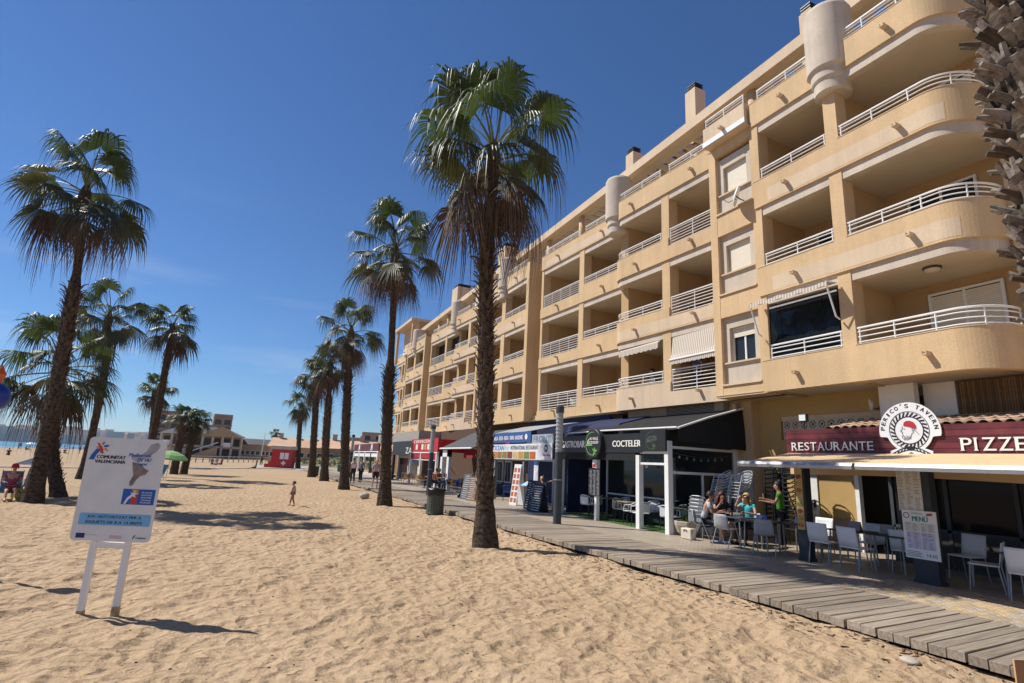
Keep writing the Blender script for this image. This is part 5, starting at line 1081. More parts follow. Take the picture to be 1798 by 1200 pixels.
def valle(cx, cy, cz, rad, nm, par):
    c = Vector((cx, cy, cz)); k = rad / .5; m_ = MB(); stroke(m_, c, RV, UV, [(.42 * k * math.cos(R(a)), .42 * k * math.sin(R(a))) for a in range(75, 290, 9)], .02 * k); m_.plate(c, RV, UV, [(-.4 * k, -.08 * k), (.0, -.08 * k), (.0, -.03 * k), (-.4 * k, -.03 * k)], .003)
    for (a, L) in ((20, .2), (75, .17), (130, .16), (250, .18), (310, .15)): q = Vector((.13 * k, -.3 * k, 0)); m_.plate(c, RV, UV, [(q.x, q.y), (q.x + L * k * math.cos(R(a - 18)) * .6, q.y + L * k * math.sin(R(a - 18)) * .6), (q.x + L * k * math.cos(R(a)), q.y + L * k * math.sin(R(a))), (q.x + L * k * math.cos(R(a + 18)) * .6, q.y + L * k * math.sin(R(a + 18)) * .6)], .003)
    m_.build('green_emblem', lime if rad > .4 else mat('dim_lime', (.07, .14, .05), .6), par); m_ = MB(); text(m_, 'EL VALLE', c + RV * (-.13 * k) + UV * (.13 * k), RV, UV, .5 * k, .1 * k, .003, bold=.003); text(m_, 'Encantado', c + RV * (-.32 * k) + UV * (-.01 * k), RV, UV, .7 * k, .14 * k, .004, shear=.35); stroke(m_, c, RV, UV, [(-.1 * k, .2 * k), (-.28 * k, .12 * k), (-.33 * k, .02 * k), (-.2 * k, 0)], .02 * k)
    m_.build('lettering', letter_white if rad > .4 else mat('dim_white', (.16, .16, .16), .6), par)
m_ = MB(); m_.lathe([(.54, 0), (.54, .16), (.52, .18), (.001, .18)], (0, 0, 0), 40); o = m_.build('round_sign', black_metal, ev, world=False); o.rotation_euler = (0, R(-90), 0); o.location = (11.86 - 13, 17.4 - 17, 2.9 - (DK - .012)); valle(11.675, 17.4, 2.9, .5, 0, ev); valle(11.798, 14.2, 2.96, .33, 1, ev)
# sloping black awning and its side curtain
m_ = MB(); seg_fabric(m_, [((14.6, 13.2, 4.12), (14.6, 20.1, 4.12)), ((13.2, 13.2, 3.72), (13.2, 20.1, 3.75)), ((12.0, 13.2, 3.32), (12.0, 20.1, 3.36))], 24, .03, 2); m_.build('awning', black_cloth, ev)
m_ = MB(); seg_fabric(m_, [((11.95, 13.18, 3.3), (14.75, 13.18, 4.15)), ((11.95, 13.15, 3.0), (14.8, 13.15, 3.4)), ((11.95, 13.18, 2.95), (14.85, 13.18, 2.78))], 14, .02, 3); m_.build('side_curtain', black_cloth, ev)
m_ = MB(); m_.tube([(11.95, 13.14, 3.34), (13.2, 13.14, 3.74), (14.75, 13.14, 4.17)], .035, 6); m_.tube([(11.95, 13.2, 3.36), (11.95, 17.2, 3.38), (12.1, 20, 3.36)], .03, 6); m_.build('awning_frame', white_paint, ev)
m_ = MB(); seg_fabric(m_, [((14.5, 17.5, 4.15), (14.5, 21.0, 4.15)), ((13.0, 17.5, 3.75), (13.0, 21.2, 3.75)), ((12.7, 17.5, 3.3), (12.7, 21.2, 3.3))], 16, .03, 5); m_.build('navy_awning', navy, ev)
# glass side wall and door
for (x0, x1, z0, z1) in ((12.05, 13.3, .55, 1.95), (13.36, 14.7, .55, 1.95), (12.05, 14.7, 2.05, 2.72)): m_ = MB(); m_.box((x0, 13.59, z0), (x1, 13.61, z1)); m_.build('pane', clear_glass, ev)
m_ = MB()
for z in (1.95, 2.72): m_.box((12.04, 13.56, z), (14.73, 13.64, z + .08))
m_.box((12.04, 13.56, DK), (14.73, 13.64, .55)); m_.box((13.3, 13.57, .55), (13.36, 13.63, 1.95)); m_.build('side_frame', white_paint, ev)
m_ = MB(); m_.box((11.9, 13.69, 2.2), (12.0, 14.91, 2.27)); m_.box((11.9, 13.69, 2.55), (12.0, 14.91, 2.62)); m_.build('door_head', white_paint, ev); m_ = MB(); m_.box((11.945, 13.69, 2.27), (11.955, 14.91, 2.55)); m_.build('pane', clear_glass, ev)
m_ = MB()
for y_ in (15.6, 17.4, 19.6): m_.box((13.9, y_ - .04, DK), (14.0, y_ + .04, 2.5))
m_.box((13.9, 15.4, 1.0), (14.0, 19.6, 1.06)); ifr = m_.build('inner_frame', white_paint, ev); m_ = MB(); m_.box((13.945, 15.64, 1.06), (13.955, 17.36, 2.5)); m_.box((13.945, 17.44, 1.06), (13.955, 19.56, 2.5)); m_.build('pane', dark_glass, ifr); m_ = MB(); m_.box((13.92, 15.44, DK), (13.98, 19.56, 1.0)); m_.build('apron', black_metal, ifr)
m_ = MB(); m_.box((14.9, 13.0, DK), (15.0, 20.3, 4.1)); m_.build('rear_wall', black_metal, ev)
m_ = MB(); m_.box((14.55, 13.8, 4.12), (14.9, 19.0, 4.44)); lv = m_.build('louvre_box', mat('taupe_panel', (.36, .30, .23), .8), ev)
for k in range(6): m_ = MB(); m_.box((14.52, 14.2, 4.14 + k * .05), (14.56, 16.6, 4.165 + k * .05)); m_.build('louvre_slat', dark_grey, lv)
m_ = MB(); m_.prism([(11.95, 13.65), (14.9, 13.65), (14.9, 20.1), (12.1, 20.1)], DK - .011, DK + .004); m_.build('turf_mat', mat('artificial_turf', (.045, .10, .02), .95, .35, 25, .5, 90), ev)
# bulbs
m_ = MB(); q = [Vector((12.4 + .25 * i, 15.1 + .33 * i, 2.38 - .14 * math.sin(math.pi * i / 8))) for i in range(9)]; m_.tube(q, .006, 4)
for p in q[1:-1]: m_.ball((p.x, p.y, p.z - .09), .035, 1, 1, 1.5, 8, 6)
q = [Vector((12.2 + .3 * i, 13.7, 2.6 - .1 * math.sin(math.pi * i / 8))) for i in range(9)]; m_.tube(q, .006, 4)
for p in q[1:-1]: m_.ball((p.x, p.y, p.z - .08), .035, 1, 1, 1.5, 8, 6)
tag(m_.build('bulb_string', white_plastic, ev), kind='stuff')
mbx = thing('menu_board', 'tall black menu board of small white writing on the narrow white post of the bar', 'menu board', (11.86, 17.45, 1.2)); m_ = MB(); m_.box((11.84, 17.12, 1.02), (11.868, 17.86, 2.0)); m_.build('panel', black_metal, mbx); m_ = MB(); g = random.Random(9)
for c in range(3):
    for k in range(20): z = 1.06 + k * .045; m_.box((11.836, 17.16 + c * .235, z), (11.8385, 17.16 + c * .235 + g.uniform(.1, .2), z + .018))
m_.build('print', mat('dim_print', (.3, .3, .3), .7), mbx); m_ = MB(); m_.box((11.84, 17.35, 2.03), (11.868, 17.6, 2.32)); m_.build('small_sheet', sign_white, mbx); m_ = MB(); m_.box((11.836, 17.37, 2.05), (11.838, 17.58, 2.16)); m_.build('print', red_paint, mbx)
for k, (x, y, a) in enumerate(((12.55, 18.9, .2), (13.1, 19.2, 2.4), (13.4, 17.9, 3.1), (12.5, 16.15, 2.2), (13.3, 16.1, 3.3), (12.7, 17.0, -1.2), (13.2, 14.6, 2.9), (12.5, 14.2, .4), (12.35, 15.45, 1.4))):
    place('arm', x, y, a, ['white armchair nearest the lamp post in the bar', 'white armchair behind the one nearest the lamp post', 'white armchair behind the black menu board', 'white armchair at the table right of the narrow post', 'white armchair deep inside between the two wide posts', 'white armchair tucked behind the narrow post', 'white armchair seen through the doorway at the back', 'white armchair just inside the doorway', 'white armchair beside the left of the two wide posts'][k], 'white armchairs in the bar', DK)
for (x, y, lab) in ((12.7, 16.55, 'wooden table beside the narrow white post'), (13.0, 18.45, 'wooden table behind the black menu board'), (13.1, 14.05, 'wooden table seen through the doorway of the bar')): place('twood', x, y, .02, lab, 'wooden bar tables', DK)

# ---------- restaurant with the white banner
oc = thing('restaurant_front', 'restaurant front with white banner INTERNATIONAL RESTAURANT and blue awning', 'restaurant', (13, 24.5, DK - .012))
for y_ in (21.3, 24.2, 27.6): m_ = MB(); m_.box((12.3, y_ - .07, DK - .02), (12.44, y_ + .07, 2.3)); m_.build('post', grey_metal, oc)
m_ = MB(); m_.box((12.24, 21.35, 2.26), (12.29, 27.75, 3.0)); m_.build('banner', sign_white, oc); m_ = MB(); m_.box((12.34, 21.45, 3.0), (12.4, 24.0, 3.42)); m_.build('upper_board', mat('grey_board', (.36, .40, .44), .6), oc)
m_ = MB(); text(m_, 'OCEAN FRONT', (12.34, 25.2, 3.07), RV, UV, 3.5, .28, .004); m_.build('lettering', mat('steel_blue', (.08, .14, .24), .5), oc)
m_ = MB(); text(m_, 'OCEAN', (12.24, 27.7, 2.69), RV, UV, 1.35, .26, .004, bold=.012); m_.build('lettering', mat('ocean_blue', (.01, .14, .42), .5), oc); m_ = MB(); text(m_, 'Fish', (12.24, 26.3, 2.7), RV, UV, .5, .24, .004, shear=.3); m_.build('lettering', mat('pale_blue_print', (.35, .5, .65), .5), oc)
m_ = MB(); text(m_, 'INTERNATIONAL RESTAURANT', (12.24, 25.55, 2.72), RV, UV, 2.95, .2, .004, bold=.006); m_.build('lettering', mat('print_navy', (.02, .03, .1), .5), oc)
m_ = MB(); m_.plate((12.24, 21.9, 2.78), RV, UV, disc(6, .19), .004); m_.build('hexagon', MATS['print_navy'], oc); m_ = MB(); m_.plate((12.235, 21.9, 2.78), RV, UV, [(-.1, -.06), (-.02, -.06), (-.02, .06), (-.1, .06)], .003); m_.plate((12.235, 21.9, 2.78), RV, UV, [(.03, -.06), (.1, -.06), (.1, .06), (.03, .06)], .003); m_.build('hexagon_mark', sign_white, oc)
m_ = MB(); text(m_, 'Take Away', (12.24, 22.25, 2.4), RV, UV, .75, .14, .004, shear=.2, bold=.006); m_.build('lettering', red_paint, oc)
for k in range(8): m_ = MB(); yy = 27.5 - k * .62; m_.plate((12.24, yy, 2.46), RV, UV, [(-.29, -.17), (.29, -.17), (.29, .17), (-.29, .17)], .003); m_.build('food_photo', food[[0, 0, 3, 2, 4, 1, 3, 0][k]], oc); m_ = MB(); m_.plate((12.236, yy, 2.46), RV, UV, [(.2 * math.cos(R(a)), .13 * math.sin(R(a))) for a in range(0, 360, 40)], .003); m_.build('food_photo', food[(k * 2 + 1) % 5], oc)
m_ = MB(); seg_fabric(m_, [((14.3, 22.4, 4.12), (14.3, 28.0, 4.12)), ((13.2, 22.9, 3.86), (13.2, 28.0, 3.86)), ((12.3, 23.5, 3.6), (12.3, 28.0, 3.6))], 20, .02, 6); m_.build('awning', grey_cloth, oc); m_ = MB(); seg_fabric(m_, [((12.3, 23.5, 3.6), (12.3, 28.0, 3.6)), ((12.28, 23.5, 3.08), (12.28, 28.0, 3.08))], 20, .012, 7); m_.build('valance', blue_cloth, oc)
m_ = MB(); text(m_, 'PAELLA - PIZZA - PASTA - TAPAS - RACIONES', (12.268, 27.8, 3.22), RV, UV, 3.5, .2, .006, bold=.008); m_.plate((12.27, 23.95, 3.34), RV, UV, disc(6, .15), .004); m_.build('lettering', letter_white, oc)
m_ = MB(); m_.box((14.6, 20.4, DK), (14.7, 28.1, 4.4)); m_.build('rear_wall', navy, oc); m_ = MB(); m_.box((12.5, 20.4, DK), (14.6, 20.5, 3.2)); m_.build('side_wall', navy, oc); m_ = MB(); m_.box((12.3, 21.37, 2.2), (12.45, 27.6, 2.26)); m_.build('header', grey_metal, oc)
def aboard(x, y, rz, h, wd, mt, lab, kindp, seed):
    t = thing('pavement_board', lab, 'sign board', (x, y, DK - .008), rz); g = random.Random(seed)
    for s in (-1, 1):
        m_ = MB(); m_.add([(s * .26, -wd, 0), (s * .26, wd, 0), (s * .02, wd, h), (s * .02, -wd, h), (s * .26 + .015, -wd, 0), (s * .26 + .015, wd, 0), (s * .02 + .015, wd, h), (s * .02 + .015, -wd, h)], [(0, 1, 2, 3), (7, 6, 5, 4), (0, 4, 5, 1), (3, 2, 6, 7), (0, 3, 7, 4), (1, 5, 6, 2)]); m_.build('panel', mt, t, world=False)
        pr_ = MB()
        for k in range(11 if kindp == 'text' else 6):
            f = (k + .8) / (12 if kindp == 'text' else 6.8); xx = s * (.26 - .24 * f) + (.017 if s > 0 else -.002); z = h * f
            if kindp == 'text': a = g.uniform(.5, .9) * wd; pr_.add([(xx, -a, z), (xx, a, z), (xx - s * .006, a, z + .03), (xx - s * .006, -a, z + .03)], [(0, 1, 2, 3)])
            else:
                dz = .1; sl2 = .24 / h * dz
                for q in (-.5, .5): pr_.add([(xx + s * (sl2 + .004), wd * (q - .35), z - dz), (xx + s * (sl2 + .004), wd * (q + .35), z - dz), (xx + s * (.004 - sl2), wd * (q + .35), z + dz), (xx + s * (.004 - sl2), wd * (q - .35), z + dz)], [(0, 1, 2, 3)])
        pr_.build('print', mat('chalk', (.5, .5, .5), .8) if kindp == 'text' else food[0], t, world=False)
    return t
aboard(11.9, 23.9, .15, 1.85, .28, sign_white, 'tall white pavement board with food photos under the white banner', 'photo', 1)
for k, (x, y, lab) in enumerate(((11.55, 21.7, 'leftmost of three dark chalk boards left of the lamp post'), (11.35, 21.0, 'middle one of three dark chalk boards left of the lamp post'), (11.15, 20.4, 'rightmost of three dark chalk boards, right against the lamp post'))): aboard(x, y, .25, 1.2 - .05 * k, .3, mat('chalkboard', (.015, .02, .03), .6), lab, 'text', 3 + k)
t = thing('banner_flag', 'narrow white upright banner in the doorway left of the chalk boards', 'banner', (12.1, 22.5, DK - .008)); m_ = MB(); m_.box((-.01, -.2, .75), (.01, .2, 2.0)); m_.build('sheet', sign_white, t, world=False); m_ = MB(); m_.tube([(0, 0, 0), (0, 0, 2.05)], .015, 6); m_.box((-.15, -.15, 0), (.15, .15, .04)); m_.build('stand', grey_metal, t, world=False); m_ = MB(); m_.box((-.013, -.2, 1.85), (-.011, .2, 2.0)); m_.build('print', blue_cloth, t, world=False)
for k, (x, y, a) in enumerate(((12.6, 26.4, 1.), (12.5, 22.9, .6), (13.2, 23.6, 2.5))): place('blue', x, y, a, ['blue slatted chair left of the tall photo board', 'blue slatted chair right of the tall photo board', 'blue slatted chair inside under the white banner'][k], 'blue slatted chairs')
t = thing('menu_stand', 'slanted menu stand right of the tall photo board', 'menu stand', (11.9, 23.0, DK - .008)); m_ = MB(); m_.tube([(0, 0, 0), (0, 0, .95)], .02, 6); m_.box((-.16, -.16, 0), (.16, .16, .03)); m_.build('stand', grey_metal, t, world=False); m_ = MB(); m_.obox((0, 0, 1.0), (.17, 0, .09), (0, .27, 0), (-.005, 0, .012)); m_.build('tray', mat('pale_blue_print', (.35, .5, .65)), t, world=False)

# ---------- red restaurant, black shop, plum pavilion
rr_ = thing('red_restaurant', 'restaurant with bright red fascia and dark grey slanting awning', 'restaurant', (13, 37, DK - .012))
m_ = MB(); m_.box((12.25, 37.3, 2.62), (12.35, 44.1, 3.58)); m_.build('fascia', red_paint, rr_); m_ = MB(); m_.box((12.35, 37.3, 2.62), (14.8, 37.4, 3.5)); m_.box((13.9, 29.2, 2.95), (14.0, 37.3, 3.6)); m_.build('side_fascia', red_paint, rr_)
m_ = MB(); text(m_, 'CERVECERIA', (12.25, 43.4, 3.28), RV, UV, 5.0, .22, .006, bold=.02); m_.build('lettering', letter_white, rr_)
for k in range(6): m_ = MB(); m_.plate((12.25, 42.5 - k * .75, 2.98), RV, UV, [(-.25, -.2), (.25, -.2), (.25, .2), (-.25, .2)], .006); m_.build('food_photo', food[(k * 2) % 5] if k % 2 else sign_white, rr_)
m_ = MB(); m_.box((12.2, 37.25, 2.52), (12.36, 44.2, 2.6)); m_.box((12.2, 37.25, 2.0), (12.3, 44.2, 2.06)); m_.build('white_rail', white_paint, rr_); m_ = MB(); seg_fabric(m_, [((12.24, 37.3, 2.52), (12.24, 44.1, 2.52)), ((12.22, 37.3, 2.12), (12.22, 44.1, 2.12))], 20, .02, 8); m_.build('valance', mat('red_cloth', (.35, .015, .03), .8), rr_)
for y_ in (37.4, 41.2, 44.0): m_ = MB(); m_.box((12.2, y_ - .09, DK - .02), (12.36, y_ + .09, 2.5)); m_.build('post', white_paint, rr_)
m_ = MB(); m_.box((12.4, 36.6, DK), (12.6, 37.0, 2.75)); m_.box((12.4, 35.3, DK), (12.6, 35.7, 2.75)); m_.box((12.4, 35.3, 2.3), (12.6, 37.0, 2.75)); m_.build('white_frame', white_paint, rr_)
m_ = MB(); seg_fabric(m_, [((14.4, 29.4, 4.1), (14.4, 35.6, 4.1)), ((12.3, 31.0, 2.85), (12.3, 36.9, 2.85))], 16, .02, 9); m_.build('awning', mat('charcoal_canvas', (.06, .065, .07), .8), rr_); m_ = MB(); m_.tube([(12.28, 31, 2.84), (12.28, 36.9, 2.84)], .05, 6); m_.build('awning_bar', white_paint, rr_)
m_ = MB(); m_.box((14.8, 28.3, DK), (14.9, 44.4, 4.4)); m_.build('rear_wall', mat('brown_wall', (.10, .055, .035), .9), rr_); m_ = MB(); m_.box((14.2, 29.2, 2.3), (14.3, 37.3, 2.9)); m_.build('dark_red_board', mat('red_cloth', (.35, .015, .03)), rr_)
for y_ in (31, 32.2, 33.4, 34.6): m_ = MB(); m_.box((14.72, y_ - .45, .9), (14.8, y_ + .45, 2.2)); m_.build('window', white_paint, rr_); m_ = MB(); m_.box((14.7, y_ - .36, .98), (14.718, y_ - .04, 2.12)); m_.box((14.7, y_ + .04, .98), (14.718, y_ + .36, 2.12)); m_.build('pane', dark_glass, rr_)
for k in range(16):
    x = 11.9 + (k % 3) * .75; y = 29.5 + (k // 3) * 1.15 + (k % 3) * .2; place('wicker' if k % 2 else 'blue', x, y, k * 1.3, ['blue slatted chair on the red restaurant terrace', 'wicker chair on the red restaurant terrace'][k % 2], ['blue chairs of the red restaurant', 'wicker chairs of the red restaurant'][k % 2])
for k in range(6):
    x = 12.3 + (k % 2) * 1.1; y = 30 + (k // 2) * 2; place('tblue', x, y, 0, 'blue table on the red restaurant terrace', 'tables of the red restaurant')
for k in range(8):
    place('wicker', 11.4 + (k % 2) * .9, 38.2 + k * .75, k * 1.7, 'wicker chair under the red valance', 'wicker chairs under the red valance')
aboard(10.7, 27.2, .3, 1.25, .3, mat('slate_panel', (.10, .11, .12), .6), 'dark menu board on the boardwalk side left of the nearest palm trunk', 'text', 21); aboard(10.6, 26.1, .4, 1.15, .3, wood_m, 'wooden folding board directly left of the nearest palm trunk', 'text', 22)
bs = thing('black_shopfront', 'black fascia lettered ZA with beige shop window below', 'shop', (13, 49, DK - .012)); m_ = MB(); m_.box((12.75, 44.8, 2.35), (12.9, 52.2, 3.55)); m_.build('fascia', black_metal, bs); m_ = MB(); text(m_, 'ZARI', (12.75, 47.6, 2.5), RV, UV, 3.2, .5, .006); m_.build('lettering', letter_white, bs)
m_ = MB(); m_.box((13.3, 44.5, DK), (13.4, 52.2, 2.35)); m_.build('front_wall', beige, bs); m_ = MB(); m_.box((13.26, 45.5, .5), (13.3, 48.2, 2.1)); m_.box((13.26, 48.6, .3), (13.3, 51.4, 2.1)); m_.build('window', dark_glass, bs); m_ = MB(); m_.box((12.8, 51.9, DK), (13.0, 52.3, 3.5)); m_.build('pier', black_metal, bs); m_ = MB(); m_.box((13.0, 44.8, 3.55), (15, 60, 4.4)); m_.build('grey_lintel', mat('grey_stone', (.33, .31, .28), .8), bs)
pp_ = thing('plum_pavilion', 'white framed terrace pavilion with plum fascia and two white emblems', 'pavilion', (13, 63, DK - .012)); m_ = MB(); m_.box((12.6, 57.6, 2.7), (12.75, 71.5, 3.5)); m_.box((12.75, 71.4, 2.7), (15.5, 71.5, 3.5)); m_.build('fascia', plum, pp_)
for y_ in (61, 68): m_ = MB(); m_.plate((12.6, y_, 3.1), RV, UV, disc(8, .4), .01); m_.plate((12.6, y_ + .1, 2.9), RV, UV, [(-.6, -.12), (.6, -.12), (.6, 0), (-.6, 0)], .01); m_.build('emblem', sign_white, pp_)
m_ = MB(); m_.box((12.6, 57.6, 2.6), (12.72, 71.5, 2.69)); m_.box((12.62, 57.6, 2.1), (12.7, 71.5, 2.45)); m_.build('white_rail', white_paint, pp_)
for y_ in (57.8, 61.2, 64.6, 68, 71.3): m_ = MB(); m_.box((12.55, y_ - .1, DK - .02), (12.75, y_ + .1, 2.6)); m_.build('post', white_paint if y_ != 61.2 else dark_grey, pp_)
m_ = MB(); m_.box((15.2, 57.6, DK), (15.3, 71.4, 2.7)); m_.build('rear_wall', wood_m, pp_); m_ = MB(); m_.box((12.2, 57.6, DK - .02), (15.2, 71.4, DK + .2)); m_.build('deck', grey_st, pp_)
# ================================================================== people
def skin_mesh(name, nodes, edges, parent, matx, sub_=1, root=0):
    me = bpy.data.meshes.new(name); me.from_pydata([n[0] for n in nodes], edges, []); me.materials.append(matx)
    o = bpy.data.objects.new(name, me); col.objects.link(o); o.parent = parent
    sk = o.modifiers.new('skin', 'SKIN'); sk.use_smooth_shade = True; sk.branch_smoothing = .4
    d_ = me.skin_vertices[0].data
    for i, n in enumerate(nodes): r = n[1]; d_[i].radius = r if isinstance(r, tuple) else (r, r); d_[i].use_root = (i == root)
    s = o.modifiers.new('sub', 'SUBSURF'); s.levels = sub_; s.render_levels = sub_; return o
V3 = Vector
def pose_stand(lean=0., stride=.0, armL=None, armR=None):
    J = dict(pelvis=V3((0, 0, .95)), waist=V3((.01 + lean * .12, 0, 1.10)), chest=V3((.01 + lean * .3, 0, 1.32)), neck=V3((.0 + lean * .46, 0, 1.50)), head=V3((.03 + lean * .56, 0, 1.63)))
    for s, S in ((1, 'L'), (-1, 'R')):
        J['sh' + S] = J['neck'] + V3((-.01, s * .18, -.06)); st = stride * s
        J['hip' + S] = V3((0, s * .09, .92)); J['knee' + S] = V3((.03 + st * .55, s * .1, .5)); J['ankle' + S] = V3((-.02 + st, s * .1, .08)); J['toe' + S] = V3((.15 + st, s * .12, .03))
        arm = armL if s > 0 else armR
        if arm: J['el' + S], J['wr' + S] = J['sh' + S] + V3(arm[0]), J['sh' + S] + V3(arm[1])
        else: J['el' + S] = J['sh' + S] + V3((-.02 - st * .3, s * .05, -.28)); J['wr' + S] = J['el' + S] + V3((.06 - st * .3, s * .01, -.25))
    return J
def pose_sit(seat=.46, armL=None, armR=None, lean=0., legs=0.):
    J = dict(pelvis=V3((0, 0, seat + .1)), waist=V3((-.02 + lean * .1, 0, seat + .25)), chest=V3((-.03 + lean * .3, 0, seat + .47)), neck=V3((-.02 + lean * .45, 0, seat + .65)), head=V3((.02 + lean * .52, 0, seat + .78)))
    for s, S in ((1, 'L'), (-1, 'R')):
        J['sh' + S] = J['neck'] + V3((-.01, s * .18, -.06)); J['hip' + S] = V3((.05, s * .09, seat + .07)); J['knee' + S] = V3((.45, s * .12, seat + .06)); J['ankle' + S] = V3((.42 + legs, s * .12, .08)); J['toe' + S] = V3((.58 + legs, s * .13, .03))
        arm = armL if s > 0 else armR
        if arm: J['el' + S], J['wr' + S] = J['sh' + S] + V3(arm[0]), J['sh' + S] + V3(arm[1])
        else: J['el' + S] = J['sh' + S] + V3((.06, s * .06, -.27)); J['wr' + S] = J['el' + S] + V3((.24, -s * .06, -.0))
    return J
def person(label, loc, rz, J, shirt, pants, skinm=None, hair=None, hairstyle='short', shorts=False, k=1.0, hands=True, sleeve=.55, hat=None, glasses=False, group=None, skirt=None, cat='person', female=False, headk=1.0, shoes=None):
    skinm = skinm or skin_m; t = thing('person', label, cat, loc, rz, group); t.scale = (k,) * 3
    hd = J['head']; hr = .098 * headk; fw = 1
    N = []; E = []; ix = {}
    def nd(nm, p, r): ix[nm] = len(N); N.append((tuple(p), r)); return ix[nm]
    def ed(a, b): E.append((ix[a], ix[b]))
    nd('pelvis', J['pelvis'], (.13, .10)); nd('waist', J['waist'], (.12 if not female else .105, .09)); nd('chest', J['chest'], (.15 if not female else .135, .105)); nd('neck', J['neck'], .052)
    nd('jaw', hd + V3((.02, 0, -.085)) * headk, (.062 * headk, .066 * headk)); nd('head', hd, (hr * .82, hr)); nd('crown', hd + V3((-.015, 0, .075)) * headk, (hr * .66, hr * .8)); nd('nose', hd + V3((hr + .012, 0, -.02)), .013)
    for a, b in (('pelvis', 'waist'), ('waist', 'chest'), ('chest', 'neck'), ('neck', 'jaw'), ('jaw', 'head'), ('head', 'crown'), ('head', 'nose')): ed(a, b)
    for S in 'LR':
        nd('sh' + S, J['sh' + S], .055); nd('el' + S, J['el' + S], .040); nd('wr' + S, J['wr' + S], .026)
        nd('hip' + S, J['hip' + S], .085); nd('knee' + S, J['knee' + S], .055); nd('ankle' + S, J['ankle' + S], .036); nd('toe' + S, J['toe' + S], (.035, .026))
        for a, b in (('chest', 'sh'), ('sh', 'el'), ('el', 'wr'), ('pelvis', 'hip'), ('hip', 'knee'), ('knee', 'ankle'), ('ankle', 'toe')): ed(a if a in ('chest', 'pelvis') else a + S, b + S)
        d_ = (J['wr' + S] - J['el' + S]).normalized(); up = V3((0, 0, 1)) if abs(d_.z) < .8 else V3((1, 0, 0)); lat = d_.cross(up).normalized()
        nd('palm' + S, J['wr' + S] + d_ * .065, (.036, .018)); ed('wr' + S, 'palm' + S)
        if hands:
            for f in range(4):
                L = (.062, .075, .07, .055)[f]; b0 = J['wr' + S] + d_ * .095 + lat * (.024 - .016 * f); nd('f%d%s' % (f, S), b0 + d_ * L * .5, .0085); nd('g%d%s' % (f, S), b0 + d_ * L * .9 - up * .025, .007); ed('palm' + S, 'f%d%s' % (f, S)); ed('f%d%s' % (f, S), 'g%d%s' % (f, S))
            nd('t' + S, J['wr' + S] + d_ * .06 + lat * .045 - up * .01, .010); nd('u' + S, J['wr' + S] + d_ * .09 + lat * .055 - up * .02, .008); ed('wr' + S, 't' + S); ed('t' + S, 'u' + S)
    skin_mesh('body', N, E, t, skinm)
    def cloth(nm, items, edges, mt):
        nn = []; jx = {}
        for a, p, r in items: jx[a] = len(nn); nn.append((tuple(p), r))
        return skin_mesh(nm, nn, [(jx[a], jx[b]) for a, b in edges], t, mt)
    it = [('pelvis', J['pelvis'] + V3((0, 0, .02)), (.155, .125)), ('waist', J['waist'], (.14, .11)), ('chest', J['chest'], (.172 if not female else .155, .128)), ('top', J['neck'] - V3((0, 0, .035)), (.085, .07))]; ee = [('pelvis', 'waist'), ('waist', 'chest'), ('chest', 'top')]
    for S in 'LR':
        it += [('sh' + S, J['sh' + S], .073), ('sl' + S, J['sh' + S].lerp(J['el' + S], sleeve) if sleeve <= 1 else J['el' + S].lerp(J['wr' + S], sleeve - 1), .062 if sleeve < 1 else .045)]; ee += [('chest', 'sh' + S), ('sh' + S, 'sl' + S)]
    cloth('shirt', it, ee, shirt)
    it = [('p', J['pelvis'] - V3((0, 0, .02)), (.150, .122))]; ee = []
    for S in 'LR':
        kn = J['knee' + S]; it.append(('h' + S, J['hip' + S], .104)); ee.append(('p', 'h' + S))
        if shorts: it.append(('e' + S, J['hip' + S].lerp(kn, .75), .088)); ee.append(('h' + S, 'e' + S))
        else: it += [('k' + S, kn, .075), ('a' + S, J['ankle' + S] + V3((0, 0, .03)), .058)]; ee += [('h' + S, 'k' + S), ('k' + S, 'a' + S)]
    cloth('trousers' if not shorts else 'shorts', it, ee, pants)
    for S in 'LR':
        m_ = MB(); a, b = J['ankle' + S], J['toe' + S]; f = (b - a); f.z = 0; f.normalize(); s_ = V3((-f.y, f.x, 0)); c = a + f * .06; m_.ball((0, 0, 0), 1, 1, 1, 1, 10, 6)
        m_.v = [tuple(V3((c.x, c.y, max(.035, min(a.z, b.z) + .01))) + f * (v[0] * .135) + s_ * (v[1] * .05) + V3((0, 0, max(v[2], -.75) * .045))) for v in m_.v]; m_.build('shoe', shoes or dark_grey, t, world=False, smooth=True)
    m_ = MB()
    for s_ in (1, -1): m_.ball((hd.x + hr * .93, s_ * .034 * headk, hd.z + .004), .013 * headk, .6, 1.2, .7, 8, 5)
    m_.build('eyes', letter_black, t, world=False); m_ = MB(); m_.ball((hd.x + hr * .86, 0, hd.z - .062 * headk), .022 * headk, .5, 1.3, .3, 8, 5); m_.build('mouth', mat('lips', (.30, .09, .07), .5), t, world=False)
    for s_ in (1, -1): m_ = MB(); m_.ball((hd.x - .005, s_ * hr * .9, hd.z - .015), .028 * headk, .8, .35, 1.2, 8, 6); m_.build('ear', skinm, t, world=False, smooth=True)
    if glasses: m_ = MB(); m_.box((hd.x + hr * .9, -.065, hd.z - .012), (hd.x + hr * 1.12, .065, hd.z + .022)); m_.build('sunglasses', letter_black, t, world=False, bevel=.01)
